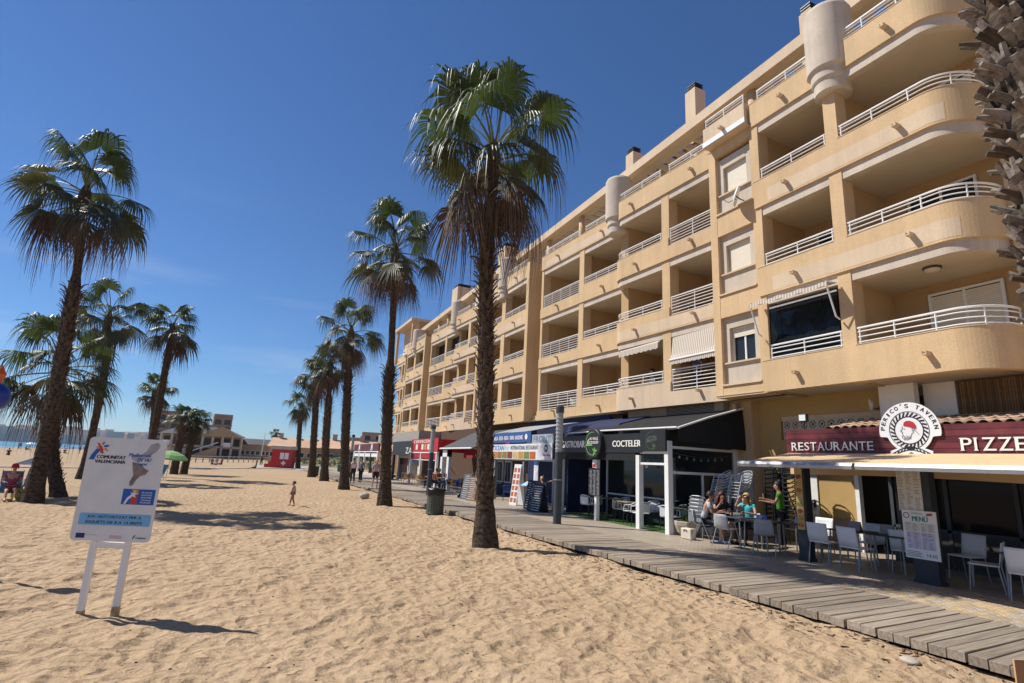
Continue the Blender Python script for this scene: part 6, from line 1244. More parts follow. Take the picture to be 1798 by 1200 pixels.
    if hair:
        m_ = MB(); R_ = hr * 1.13; prof = 9; V = []
        for i in range(prof + 1):
            for j in range(18):
                a = 2 * math.pi * j / 18; front = max(0, math.cos(a)); low = {'short': 1.75, 'bun': 1.8, 'long': 2.3}[hairstyle] - front * {'short': .85, 'bun': .85, 'long': 1.35}[hairstyle]
                th_ = low * i / prof; rr2 = R_ * (1 + .04 * noise.noise(V3((j * .9, i * .7, hd.z * 9)))); V.append((hd.x - .012 + rr2 * math.sin(th_) * math.cos(a), rr2 * .92 * math.sin(th_) * math.sin(a), hd.z + .022 + rr2 * math.cos(th_) * 1.1))
        m_.add(V, [(i * 18 + j, i * 18 + (j + 1) % 18, (i + 1) * 18 + (j + 1) % 18, (i + 1) * 18 + j) for i in range(prof) for j in range(18)])
        if hairstyle == 'bun': m_.ball((hd.x - .06, 0, hd.z + .13), .055)
        if hairstyle == 'long':
            for j in range(16): a = R(95 + 170 * j / 15); m_.tube([(hd.x - .012 + R_ * math.cos(a), R_ * .92 * math.sin(a), hd.z), (hd.x - .02 + R_ * 1.05 * math.cos(a), R_ * 1.0 * math.sin(a), hd.z - .12), (hd.x - .02 + R_ * .8 * math.cos(a), R_ * .85 * math.sin(a), hd.z - .24)], [.03, .03, .012], 6)
        m_.build('hair', hair, t, world=False, smooth=True)
    if hat:
        m_ = MB(); m_.lathe([(hr * 1.12, .03), (hr * 1.1, .09), (hr * .8, .15), (.001, .17)], (hd.x - .005, 0, hd.z - .01), 18); 
        if hat[1] == 'brim': m_.lathe([(hr * 2.1, .02), (hr * 1.1, .045), (hr * 1.1, .035), (hr * 2.1, .01)], (hd.x, 0, hd.z - .01), 20)
        else: m_.ball((hd.x + hr * 1.0, 0, hd.z + .03), hr * .9, 1, .8, .14)
        m_.build('hat', hat[0], t, world=False, smooth=True)
    return t
cl = lambda n, c: mat('cloth_' + n, c, .85, .12, 9)
FD = DK - .008
# guests at the table of the corner restaurant
person('man in a light grey T-shirt seated at the left of the guests table', (11.80, 12.03, FD), -.75, pose_sit(.45, ((.1, .05, -.26), (.32, .0, -.2)), ((.1, -.05, -.26), (.33, .02, -.22)), .35), cl('grey_tee', (.46, .48, .52)), cl('navy', (.02, .025, .05)), skin_tan, hair_dark, shorts=True, glasses=True, shoes=cl('blue_shoe', (.12, .22, .4)))
person('woman with reddish brown hair in dark clothes facing the man in grey', (12.45, 12.05, FD), -2.0, pose_sit(.45, None, ((.12, -.03, -.2), (.22, .06, -.02)), .2), cl('black', (.02, .02, .022)), cl('black', (.02, .02, .022)), skin_m, mat('red_hair', (.12, .03, .02), .6, .3, 20), 'long', female=True, shorts=True)
person('blond woman in a turquoise top and sunglasses seated facing the boardwalk', (12.93, 11.48, FD), 3.35, pose_sit(.45, ((.1, .1, -.24), (.3, -.05, -.2)), ((.16, -.14, -.16), (.16, -.02, .1)), .15), cl('turquoise', (.06, .46, .50)), cl('black', (.02, .02, .022)), skin_m, hair_blond, 'long', glasses=True, female=True, sleeve=.4)
person('waitress in a bright green T-shirt, hair in a bun, holding up a notepad', (12.95, 10.45, FD), 2.2, pose_stand(.05, .03, ((.1, .1, -.25), (.36, .04, -.22)), ((.1, -.1, -.25), (.38, -.02, -.18))), cl('green', (.07, .26, .02)), cl('black', (.02, .02, .022)), skin_tan, hair_dark, 'bun', female=True, k=.98)
t = thing('notepad', 'order pad held by the waitress in green', 'notepad', (12.72, 10.80, FD + 1.3), 2.2); m_ = MB(); m_.box((-.006, -.04, -.06), (.006, .04, .08)); m_.build('pages', sign_white, t, world=False)
# balcony guests
person('person in a teal top sitting on the first floor balcony above the black bar', (14.7, 17.6, FLR[1]), 2.9, pose_sit(.45), cl('teal', (.03, .2, .2)), cl('navy', (.02, .025, .05)), skin_m, hair_brown)
person('person in a blue shirt standing behind the tall railing under the striped blind', (14.9, 15.3, FLR[1]), 3.0, pose_stand(), cl('blue', (.03, .12, .35)), cl('navy', (.02, .025, .05)), skin_m, hair_dark)
# sand and promenade
p = gp(512, 888); person('toddler walking barefoot on the sand in a striped vest and brown trousers', (p.x, p.y, 0), 2.75, pose_stand(.0, -.19), cl('striped', (.45, .42, .44)), cl('pink_brown', (.32, .13, .12)), skin_tan, mat('child_hair', (.08, .035, .015), .6), k=.52, headk=1.5, cat='child', shoes=skin_tan, sleeve=1.6)
p = gp(618, 849, DK); person('man in a white shirt and black trousers standing right of the third palm', (p.x, p.y, FD), 2.0, pose_stand(0, .05), cl('white', (.7, .7, .7)), cl('black', (.02, .02, .022)), skin_tan, hair_dark)
p = gp(632, 847, DK); person('man in a blue shirt standing next to the man in white', (p.x, p.y, FD), -2.4, pose_stand(0, .04), cl('denim', (.10, .15, .25)), cl('black', (.02, .02, .022)), skin_tan, hair_dark)
p = gp(657, 859, DK); person('woman in a straw hat walking past behind the second palm', (p.x, p.y, FD), -1.4, pose_stand(.05, .14), cl('lilac', (.45, .42, .52)), cl('black', (.02, .02, .022)), skin_m, hair_brown, hat=(mat('straw', (.55, .45, .25), .8), 'brim'), shorts=True, female=True)
p = gp(762, 857, DK); person('waiter in a white shirt bending over a table behind the second lamp post', (p.x + .8, p.y + .5, FD), -1.1, pose_stand(.9, .05, ((.2, .05, -.22), (.4, .05, -.4)), ((.2, -.05, -.22), (.4, -.05, -.4))), cl('white', (.7, .7, .7)), cl('denim', (.10, .15, .25)), skin_tan, hair_dark)
for k, (px, py, a, c, lab) in enumerate(((655 + 100, 848, 1., (.35, .08, .05), 'guest in a rust red top at the tables under the red valance'), (738, 846, 2., (.45, .42, .4), 'guest in a pale top at the tables left of the white post'), (783, 848, 2.6, (.25, .03, .04), 'guest in dark red right of the bending waiter'), (722, 848, -1., (.3, .15, .06), 'guest in a brown top at the far tables beside the black shopfront'), (830, 862, 1.8, (.6, .6, .6), 'guest in a white top just left of the nearest palm trunk'))):
    p = gp(px, py + 12, DK); person(lab, (max(p.x, 11.6), p.y, FD), a, pose_sit(.45), cl('g%d' % k, c), cl('navy', (.02, .025, .05)), skin_tan, hair_dark, hands=False)
p = gp(655 + 0, 850, DK); person('guest in a white shirt seated at the plum pavilion', (13.1, 60.5, DK + .2), 2.4, pose_sit(.45), cl('white', (.7, .7, .7)), cl('navy', (.02, .025, .05)), skin_tan, hair_dark, hands=False)
person('blond guest in white seated below the white banner', (12.75, 23.05, FD), 1.9, pose_sit(.45), cl('white', (.7, .7, .7)), cl('black', (.02, .02, .022)), skin_m, hair_blond, 'bun', hands=False, female=True); person('waiter in black standing under the white banner', (13.1, 22.2, FD), 2.5, pose_stand(.2, .02, ((.15, .05, -.25), (.35, .02, -.3)), ((.15, -.05, -.25), (.35, -.02, -.3))), cl('black', (.02, .02, .022)), cl('jeans', (.03, .05, .1)), skin_tan, hair_dark, hands=False)
# beach
p = gp(14, 878); bx, by = p.x, p.y
person('person in a red cap and T-shirt reclining on a blue beach chair', (bx, by, .0), -1.25, pose_sit(.28, None, None, -.35, .25), cl('red_tee', (.33, .05, .07)), cl('dark_red', (.2, .03, .04)), skin_m, hair_dark, hat=(cl('red_cap2', (.5, .03, .03)), 'cap'), shorts=True, shoes=skin_m)
def beach_chair(x, y, rz, lab, fabric):
    t = thing('beach_chair', lab, 'chair', (x, y, 0), rz); m_ = MB(); seg_fabric(m_, [((.25, -.27, .28), (.25, .27, .28)), ((-.15, -.27, .22), (-.15, .27, .22)), ((-.22, -.27, .32), (-.22, .27, .32)), ((-.5, -.27, .95), (-.5, .27, .95))], 6, .0, 1); o = m_.build('fabric', fabric, t, world=False); o.modifiers.new('th', 'SOLIDIFY').thickness = .01
    for s in (1, -1): m_ = MB(); m_.tube([(.28, s * .28, .3), (-.18, s * .28, .24), (-.52, s * .28, .98)], .014, 6); m_.tube([(.3, s * .29, -.02), (-.2, s * .29, .48)], .014, 6); m_.tube([(-.35, s * .29, -.02), (.2, s * .29, .48), (-.3, s * .29, .5)], .014, 6); m_.build('frame', grey_metal, t, world=False)
beach_chair(bx, by, -1.25, 'blue folding beach chair under the person in the red cap', cl('sky_blue', (.08, .28, .42)))
p = gp(50, 866); beach_chair(p.x, p.y, -1.6, 'folded back grey beach chair half hidden behind the thick leaning palm', cl('grey_print', (.3, .3, .32))); p = gp(274, 843); beach_chair(p.x, p.y, -2.2, 'blue beach chair under the green umbrella', cl('sky_blue', (.08, .28, .42)))
p = gp(31, 877); t = thing('beach_bag', 'bulging yellow bag on the sand beside the thick leaning palm', 'bag', (p.x, p.y, 0)); m_ = MB(); m_.ball((0, 0, .16), .24, 1, .8, .85, 14, 10); m_.v = [(x * (1 + .15 * noise.noise(V3((x * 9, y * 9, z * 9)))), y, z * (1 + .2 * noise.noise(V3((x * 7, y * 8, z * 5))))) for x, y, z in m_.v]; m_.build('sack', cl('yellow', (.6, .48, .02)), t, world=False, smooth=True); m_ = MB(); m_.tube([(-.08, 0, .33), (-.05, 0, .45), (.05, 0, .45), (.08, 0, .33)], .012, 6); m_.build('handle', cl('yellow', (.6, .48, .02)), t, world=False)
p = gp(290, 843); t = thing('beach_umbrella', 'open green beach umbrella right of the white sign', 'umbrella', (p.x, p.y, 0)); m_ = MB(); m_.tube([(0, 0, -.1), (.1, .05, 1.75)], .018, 6); m_.build('pole', white_paint, t, world=False)
for i in range(8):
    m_ = MB(); a0, a1 = i * math.pi / 4, (i + 1) * math.pi / 4; am = (a0 + a1) / 2; V = []
    for (r, z) in ((.0, 1.85), (.4, 1.78), (.75, 1.62), (.98, 1.42), (.98, 1.33)): 
        for a in (a0, am, a1): q = .97 if a == am else 1; V.append((.1 + r * q * math.cos(a), .05 + r * q * math.sin(a), z + .12 * r * math.cos(a - 2.5)))
    m_.add(V, [(k * 3 + j, k * 3 + j + 1, k * 3 + j + 4, k * 3 + j + 3) for k in range(4) for j in range(2)]); m_.build('canopy_panel', cl('umb_green', (.22, .42, .16)) if i not in (3, 4) else cl('umb_red', (.5, .12, .06)), t, world=False)
for k, (px, py, st, c, lab) in enumerate(((14, 800, 'sit', (.03, .03, .04), 'person in black seated on the far sand at the left edge'), (32, 788, 'stand', (.05, .05, .06), 'left one of two people standing at the waterline near the left edge'), (35, 788, 'stand', (.06, .04, .04), 'right one of two people standing at the waterline near the left edge'), (45, 791, 'sit', (.05, .05, .06), 'person lying at the waterline left of the leaning palm'), (50, 789, 'sit', (.06, .05, .05), 'person sitting at the waterline close left of the leaning palm'),
        (104, 788, 'stand', (.1, .08, .08), 'person walking at the water just right of the leaning palm'), (113, 788, 'stand', (.2, .18, .18), 'person at the water second right of the leaning palm'), (128, 789, 'sit', (.08, .05, .05), 'person sitting at the water between the left palms'), (139, 797, 'stand', (.06, .07, .06), 'person in dark clothes standing left of the bare palm trunk'), (147, 796, 'stand', (.25, .24, .22), 'person in pale clothes standing against the bare palm trunk'), (113, 797, 'sit', (.1, .05, .04), 'sunbather on the far sand between the left palms'),
        (372, 817, 'sit', (.10, .10, .16), 'left person of the group sitting on the sand below the clubhouse'), (380, 816, 'sit', (.5, .5, .5), 'middle person of the group sitting on the sand below the clubhouse'), (388, 817, 'sit', (.2, .06, .06), 'right person of the group sitting on the sand below the clubhouse'), (448, 824, 'sit', (.02, .02, .022), 'person in black sitting on the path left of the kiosk'), (458, 818, 'stand', (.05, .05, .055), 'person in dark clothes standing left of the red kiosk'))):
    p = gp(px, py); person(lab, (p.x, p.y, 0), rnd.uniform(0, 6), pose_stand(0, .08) if st == 'stand' else pose_sit(.12, None, None, -.1, .3), cl('b%d' % k, c), cl('b%d' % k, c), skin_tan, hair_dark, hands=False, group='people scattered on the far beach', shorts=k % 2 == 0)
p = gp(52, 794); t = thing('beach_umbrella', 'small white sunshade on the far sand left of the leaning palm', 'umbrella', (p.x, p.y, 0)); m_ = MB(); m_.lathe([(.9, 1.5), (.5, 1.75), (.001, 1.85)], (0, 0, 0), 12); m_.build('canopy', white_paint, t, world=False); m_ = MB(); m_.tube([(0, 0, 0), (0, 0, 1.8)], .02, 6); m_.build('pole', grey_metal, t, world=False)
p = gp(47, 816); t = thing('folded_tent', 'low grey windbreak heap on the sand left of the leaning palm', 'windbreak', (p.x, p.y, 0)); m_ = MB(); m_.add([(-.9, -.4, 0), (.9, -.4, 0), (.9, .4, 0), (-.9, .4, 0), (.5, 0, .65), (-.4, 0, .35)], [(0, 1, 4, 5), (1, 2, 4), (2, 3, 5, 4), (3, 0, 5), (0, 3, 2, 1)]); m_.build('sheet', grey_cloth, t, world=False)

# ================================================================== street furniture
def lamp(x, y, H, lab, base=FD):
    t = thing('lamp_post', lab, 'lamp post', (x, y, base), 0, 'dark column lamps along the promenade'); m_ = MB(); m_.lathe([(.15, 0), (.15, .02), (.135, .03), (.13, H * .6), (.001, H * .6)], (0, 0, 0), 20); m_.build('column', dark_grey, t, world=False, smooth=False)
    m_ = MB(); m_.lathe([(.118, H * .6), (.118, H * .94), (.001, H * .94)], (0, 0, 0), 20); m_.build('diffuser', mat('frosted_tube', (.36, .37, .37), .3, .1, 4), t, world=False, smooth=False)
    for k in range(9): m_ = MB(); z = H * .62 + k * H * .034; m_.lathe([(.121, z), (.135, z + .008), (.135, z + .03), (.121, z + .036)], (0, 0, 0), 20, math.pi * .8, math.pi * 1.45); m_.build('louvre_ring', light_metal, t, world=False)
    m_ = MB(); m_.lathe([(.14, H * .94), (.14, H - .02), (.12, H), (.001, H)], (0, 0, 0), 20); m_.build('cap', dark_grey, t, world=False); m_ = MB(); m_.lathe([(.15, H * .36), (.15, H * .37)], (0, 0, 0), 16); m_.build('band', grey_metal, t, world=False)
lamp(9.6, 16.28, 3.85, 'dark column lamp in front of the white posts of the bar'); lamp(9.34, 29.45, 3.75, 'dark column lamp behind the litter bin, in front of the red restaurant'); p = gp(612, 852, DK); lamp(9.0, 52, 3.8, 'farthest column lamp beside the third palm')
p = gp(763, 905, .12); t = thing('litter_bin', 'green slatted litter bin with a black bag at the boardwalk edge', 'bin', gp(763, 904, .03)); 
for k in range(20): a = 2 * math.pi * k / 20; m_ = MB(); c = V3((math.cos(a), math.sin(a), 0)); l_ = V3((-math.sin(a), math.cos(a), 0)); m_.obox(c * .31 + V3((0, 0, .45)), c * .014, l_ * .043, (0, 0, .42)); m_.build('slat', mat('bin_green', (.085, .10, .07), .6, .2, 6), t, world=False)
m_ = MB(); m_.lathe([(.26, .02), (.285, .05), (.285, .86), (.001, .86)], (0, 0, 0), 20); m_.build('liner', dark_grey, t, world=False); m_ = MB(); m_.lathe([(.325, .02), (.335, .03), (.335, .07), (.325, .08)], (0, 0, 0), 20); m_.build('hoop', dark_grey, t, world=False)
m_ = MB(); V = []; n = 28; prof = ((.335, .70), (.36, .74), (.355, .84), (.365, .92), (.33, .965), (.27, .96), (.22, .86))
for (r, z) in prof:
    for j in range(n): a = 2 * math.pi * j / n; q = noise.noise(V3((math.cos(a) * 3, math.sin(a) * 3, z * 4))); V.append((r * (1 + .09 * q) * math.cos(a), r * (1 + .09 * q) * math.sin(a), z + .06 * q * (1 if z < .8 else .4)))
m_.add(V, [(i * n + j, i * n + (j + 1) % n, (i + 1) * n + (j + 1) % n, (i + 1) * n + j) for i in range(len(prof) - 1) for j in range(n)]); m_.build('bag', mat('bin_bag', (.012, .012, .015), .28, .2, 8), t, world=False, smooth=True)
# pushchair
t = thing('pushchair', 'black pushchair left of the nearest palm trunk', 'pushchair', (10.9, 27.9, FD), .6); m_ = MB(); m_.tube([(.4, .2, .12), (-.1, .22, .55), (-.45, .22, 1.0)], .018, 6); m_.tube([(.4, -.2, .12), (-.1, -.22, .55), (-.45, -.22, 1.0), (-.45, .22, 1.0)], .018, 6); m_.build('frame', black_metal, t, world=False)
m_ = MB(); m_.obox((.0, 0, .5), (.34, 0, -.22), (0, .2, 0), (.05, 0, .08)); m_.build('seat', black_cloth, t, world=False, bevel=.03); m_ = MB(); m_.lathe([(.24, 0), (.2, .16), (.1, .24), (.001, .26)], (-.28, 0, .78), 12); m_.build('hood', black_cloth, t, world=False)
for (x, y) in ((.42, .22), (.42, -.22), (-.3, .25), (-.3, -.25)): m_ = MB(); m_.lathe([(.05, -.02), (.11, -.025), (.11, .025), (.05, .02)], (0, 0, 0), 14); o = m_.build('wheel', black_metal, t, world=False); o.rotation_euler = (R(90), 0, 0); o.location = (x, y, .11)

# ================================================================== information sign on the sand
rv = V3((.93, -.36, 0)).normalized(); c0 = V3((-1.30, 8.60, 0)); sg = thing('information_sign', 'white information board COMUNITAT VALENCIANA on two white posts in the sand', 'sign', c0); rz = math.atan2(rv.y, rv.x); sg.rotation_euler = (0, 0, rz)
lr, lu = V3((1, 0, 0)), V3((0, 0, 1))                # local: x right, z up, front towards -y
PW_, Z0, Z1 = .47, .845, 2.095
for s in (-1, 1): m_ = MB(); m_.box((s * .2 - .035, -.015, -.2), (s * .2 + .035, .04, 2.0)); po = m_.build('post', white_paint, sg, world=False, bevel=.004); m_ = MB(); m_.box((s * .2 - .037, -.017, -.01), (s * .2 + .037, .042, .07 + .03 * s)); m_.build('rust_stain', mat('sign_rust', (.42, .30, .16), .9, .4, 20), po, world=False)
m_ = MB(); m_.box((-.165, -.005, .76), (.165, .03, .83)); m_.build('crossbar', white_paint, sg, world=False)
pts = []
for (cx, cz, a0) in ((PW_ - .05, Z1 - .05, 0), (-PW_ + .05, Z1 - .05, 90), (-PW_ + .05, Z0 + .05, 180), (PW_ - .05, Z0 + .05, 270)): pts += [(cx + .05 * math.cos(R(a0 + 15 * i)), cz + .05 * math.sin(R(a0 + 15 * i))) for i in range(7)]
m_ = MB(); m_.plate((0, -.02, 0), lr, lu, pts, .02); m_.build('panel', mat('sign_face', (.70, .70, .69), .45, .1, 2.5), sg, world=False)
fo = V3((0, -.041, 0)); H_, W_ = Z1 - Z0, 2 * PW_
def sp(a, b): return (-PW_ + a * W_, Z1 - b * H_)     # fractions from the top left
pb_, pr2, po2, pk = mat('print_blue', (.01, .10, .40), .5), mat('print_red', (.55, .05, .04), .5), mat('print_orange', (.65, .30, .03), .5), letter_black
def poly(mt, P, nm='graphic', lift=0.): m_ = MB(); m_.plate(fo - V3((0, lift, 0)), lr, lu, [sp(*p) for p in P], .001); m_.build(nm, mt, sg, world=False)
def txt(body, a, b, w_, h_, mt, sh=0., bold=.002): m_ = MB(); x, z = sp(a, b); text(m_, body, fo + V3((x, 0, z)), lr, lu, w_ * W_, h_ * H_, .0025, sh, bold); m_.build('lettering', mt, sg, world=False)
poly(pb_, [(.035, .225), (.10, .225), (.125, .17), (.165, .13), (.14, .095), (.095, .13), (.06, .175)]); poly(pr2, [(.10, .055), (.14, .065), (.19, .11), (.21, .165), (.165, .155), (.145, .10)], 'graphic', .001); poly(po2, [(.10, .10), (.13, .085), (.15, .11), (.115, .12)], 'graphic', .001); poly(pb_, [(.19, .09), (.215, .075), (.26, .075), (.26, .09), (.215, .1)], 'graphic', .001); poly(po2, [(.205, .105), (.235, .11), (.26, .13), (.25, .14), (.21, .125)], 'graphic', .001); poly(pr2, [(.165, .07), (.185, .045), (.205, .045), (.19, .075)], 'graphic', .002)
txt('COMUNITAT', .135, .21, .37, .033, pk, 0, .003); txt('VALENCIANA', .12, .255, .39, .033, pk, 0, .003)
poly(mat('map_grey', (.36, .35, .36), .6, .35, 9), [(.80, .05), (.89, .03), (.93, .06), (.89, .12), (.82, .16), (.75, .19), (.73, .21), (.68, .24), (.62, .22), (.58, .20), (.57, .17), (.62, .165), (.70, .16), (.76, .12)]); poly(mat('map_brown', (.22, .17, .15), .6, .4, 14), [(.60, .23), (.72, .25), (.77, .29), (.83, .31), (.80, .35), (.73, .37), (.69, .41), (.66, .46), (.62, .47), (.61, .43), (.645, .36), (.62, .30)])
txt('Mediterrani', .54, .18, .28, .035, pb_, .2); txt('EN VIU', .66, .225, .17, .035, pb_, .2); txt('i jugar', .64, .27, .16, .035, pb_, .2)
poly(pb_, [(.555, .495), (.97, .495), (.97, .645), (.555, .645)]); poly(pr2, [(.66, .64), (.68, .585), (.72, .555), (.755, .56), (.755, .64)], 'graphic', .001); poly(po2, [(.66, .5), (.755, .5), (.755, .55), (.70, .54)], 'graphic', .001); poly(sign_white, [(.585, .64), (.62, .58), (.67, .545), (.65, .525), (.69, .535), (.71, .50), (.715, .535), (.75, .535), (.715, .555), (.73, .58), (.69, .565), (.64, .60), (.615, .64)], 'graphic', .002)
for k, s_ in enumerate(('PLAYAS', 'PLATGES', 'BEACHES', 'STRÄNDE', 'PLAGES')): txt(s_, .80, .533 + .024 * k, .13, .014, sign_white, 0, .001)
m_ = MB(); a, b = sp(.07, .835); q = []
for (cx, cz, a0) in ((.95, .755, 0), (.09, .755, 90), (.09, .835, 180), (.95, .835, 270)): x, z = sp(cx, cz); q += [(x + .02 * math.cos(R(a0 + 30 * i)), z + .02 * math.sin(R(a0 + 30 * i))) for i in range(4)]
m_.plate(fo, lr, lu, q, .001); m_.build('blue_band', mat('band_blue', (.18, .42, .68), .5), sg, world=False); txt('JOC AUTORITZAT PER A', .17, .79, .68, .032, pk, 0, .0015); txt('XIQUETS DE 8 A 14 ANYS', .15, .84, .72, .032, pk, 0, .0015)
poly(mat('eu_blue', (.02, .02, .12), .5), [(.07, .93), (.18, .93), (.18, .975), (.07, .975)]); txt('Fons Europeu', .19, .948, .15, .008, pk, 0, 0); txt('GENERALITAT', .49, .955, .16, .012, pr2, 0, 0); txt('VALENCIANA', .49, .972, .16, .012, pr2, 0, 0); txt('TURISME', .82, .968, .13, .014, pk, 0, .001); poly(pk, [(.78, .97), (.79, .945), (.81, .93), (.815, .94), (.80, .955), (.79, .972)])

# play figure at the left edge and the cardboard sheet at the lower right corner
p = pdist(-9, 697, 12); t = thing('play_figure', 'blue rounded play figure with an orange crest cut by the left edge', 'playground toy', (p.x, p.y, 0)); m_ = MB(); m_.tube([(0, 0, -.2), (0, 0, p.z)], .05, 8); m_.build('mast', white_paint, t, world=False); m_ = MB(); m_.ball((0, 0, p.z), .22, .9, .9, 1.0, 16, 12); m_.ball((.05, 0, p.z - .27), .1, .6, .6, 1.3); m_.build('body', mat('toy_blue', (.01, .04, .30), .35), t, world=False, smooth=True); m_ = MB(); m_.lathe([(.03, .2), (.05, .28), (.08, .36), (.05, .42), (.001, .52)], (-.0, 0, p.z), 10); m_.build('crest', mat('toy_orange', (.6, .12, .02), .4), t, world=False)
CB = gp(1779, 1158, .62); t = thing('cardboard_sheet', 'plain brown cardboard sheet standing at the bottom right corner', 'cardboard', (CB.x, CB.y, 0), R(-25)); m_ = MB(); m_.box((-.0, -.008, -.03), (.4, .008, .62)); m_.build('sheet', mat('cardboard', (.52, .30, .14), .9, .12, 6), t, world=False); m_ = MB(); m_.tube([(.06, .022, -.1), (.06, .022, .55)], .012, 6); m_.build('stick', wood_m, t, world=False)

# ================================================================== far background
def house(name, label, c, rz, L, D, h, roofm, wallm, gable=False, nwin=6, chim=0, rh=1.6, cat='house'):
    t = thing(name, label, cat, c, rz); m_ = MB(); m_.box((-L / 2, -D / 2, -1), (L / 2, D / 2, h)); m_.build('wall', wallm, t, world=False); m_ = MB(); e = .5
    m_.add([(-L / 2 - e, -D / 2 - e, h), (L / 2 + e, -D / 2 - e, h), (L / 2 + e, D / 2 + e, h), (-L / 2 - e, D / 2 + e, h), (-L / 2 + (e if not gable else -e), 0, h + rh), (L / 2 - (e if not gable else -e), 0, h + rh)], [(0, 1, 5, 4), (2, 3, 4, 5), (1, 2, 5), (3, 0, 4), (0, 3, 2, 1)]); rf_ = m_.build('roof', roofm, t, world=False)
    for k in range(nwin):
        x = -L / 2 + L * (k + .5) / nwin
        for z in ([1.2] if h < 4.2 else [1.0, h - 2.1]): m_ = MB(); m_.box((x - .55, -D / 2 - .03, z), (x + .55, -D / 2 + .02, z + 1.2)); wo = m_.build('window', white_paint, t, world=False); m_ = MB(); m_.box((x - .45, -D / 2 - .045, z + .1), (x + .45, -D / 2 - .031, z + 1.1)); m_.build('pane', dark_glass, wo, world=False)
    for k in range(chim): x = -L / 2 + L * (k + .6) / chim; m_ = MB(); m_.box((x - .45, -.45, h), (x + .45, .45, h + rh + 1.1)); m_.build('chimney', wallm, rf_, world=False)
    return t
slate_roof = mat('slate_roof', (.085, .085, .09), .8, .2, .5); cream_w = mat('cream_wall', (.40, .30, .18), .9, .1, .2); pink_roof = mat('pink_roof', (.58, .36, .23), .9, .12, .4); tan_w = mat('tan_wall', (.45, .31, .19), .9, .1, .2); dune_m = mat('dune_scrub', (.16, .15, .075), .95, .5, .8, .6, 6)
def fac(px0, px1, D): a, b = pdist(px0, 800, D), pdist(px1, 800, D); c = (a + b) / 2; return (c.x, c.y, 0), math.atan2(b.y - a.y, b.x - a.x), (Vector((b.x, b.y)) - Vector((a.x, a.y))).length
# clubhouse with gable, colonnade and outside stair
c, rz, L = fac(278, 420, 165); ch = thing('clubhouse', 'two storey cream clubhouse with grey roof, central gable and white stair', 'building', c, rz)
m_ = MB(); m_.box((-L / 2, 0, -1), (L / 2, 12, 5.6)); m_.build('wall', cream_w, ch, world=False); m_ = MB(); m_.add([(-L / 2 - .8, -2.6, 5.6), (L / 2 + .8, -2.6, 5.6), (L / 2 + .8, 12, 5.6), (-L / 2 - .8, 12, 5.6), (-L / 2 + 4, 5, 8), (L / 2 - 4, 5, 8)], [(0, 1, 5, 4), (2, 3, 4, 5), (1, 2, 5), (3, 0, 4), (0, 3, 2, 1)]); m_.build('roof', slate_roof, ch, world=False)
gx = L * .22; m_ = MB(); m_.add([(gx - 5, -3, 5.4), (gx + 5, -3, 5.4), (gx, -3, 8.1), (gx - 5, 4, 5.4), (gx + 5, 4, 5.4), (gx, 4, 8.1)], [(0, 1, 2), (3, 5, 4), (0, 2, 5, 3), (1, 4, 5, 2), (0, 3, 4, 1)]); m_.build('gable', cream_w, ch, world=False)
m_ = MB(); m_.box((-L / 2, -2.4, 2.6), (L / 2, 0, 3.0)); m_.build('gallery_floor', grey_st, ch, world=False)
for k in range(9): x = -L / 2 + L * k / 8; m_ = MB(); m_.box((x - .25, -2.4, -1), (x + .25, -2.0, 5.6)); m_.build('column', grey_st, ch, world=False)
for k in range(8):
    x = -L / 2 + L * (k + .5) / 8; m_ = MB(); m_.box((x - L / 16 + .3, -.06, 0), (x + L / 16 - .3, .02, 2.2)); m_.build('shutter', white_paint if k < 3 else dark_grey, ch, world=False); m_ = MB(); m_.box((x - .7, -.06, 3.3), (x + .7, .02, 5.0)); m_.build('window', dark_glass, ch, world=False)
    if k in (0, 6): m_ = MB(); m_.box((x - L / 16 + .3, -2.35, 3.0), (x + L / 16 - .3, -2.25, 4.0)); m_.build('balustrade', white_paint, ch, world=False)
m_ = MB()
for k in range(12): m_.box((gx - 7 + k * .55, -3.6, -1), (gx - 7 + (k + 1) * .55, -2.5, .3 + k * .23))
m_.build('stair', cream_w, ch, world=False); m_ = MB(); m_.tube([(gx - 7, -3.6, 1.2), (gx - .4, -3.6, 4.0)], .12, 5); m_.build('stair_rail', white_paint, ch, world=False)
c, rz, L = fac(421, 482, 172); house('annexe', 'long low grey roofed annexe right of the clubhouse', c, rz, L, 9, 4.0, slate_roof, tan_w, nwin=7, cat='building')
c, rz, L = fac(472, 560, 150); house('beige_villa', 'beige villa with pink roof and chimneys behind the red kiosk', c, rz, L, 10, 3.6, pink_roof, tan_w, nwin=7, chim=3, rh=2.2)
c, rz, L = fac(555, 700, 120); house('low_villa', 'low beige villas with pink roof behind the boardwalk palms', c, rz, L, 10, 3.4, pink_roof, tan_w, nwin=8, chim=3, rh=1.8)
def block(label, px0, px1, D, h, steps, wallm):
    c, rz, L = fac(px0, px1, D); t = thing('apartment_block', label, 'building', c, rz)
    for k, (a, b, hh) in enumerate(steps):
        m_ = MB(); m_.box((L * (a - .5), k * 2, -1), (L * (b - .5), k * 2 + 14, h * hh)); w_ = m_.build('wall', wallm, t, world=False); nf = max(2, int(h * hh / 3.1)); nw = max(2, int(L * (b - a) / 4.5))
        for f in range(nf):
            m_ = MB(); m_.box((L * (a - .5) - .2, k * 2 - 1.1, f * 3.1 + 2.8), (L * (b - .5) + .2, k * 2, f * 3.1 + 3.15)); m_.build('balcony', wallm, t, world=False)
            for j in range(nw): x = L * (a - .5) + L * (b - a) * (j + .5) / nw; m_ = MB(); m_.box((x - 1.2, k * 2 - .06, f * 3.1 + .5), (x + 1.2, k * 2 + .01, f * 3.1 + 2.4)); m_.build('window', dark_glass, t, world=False)
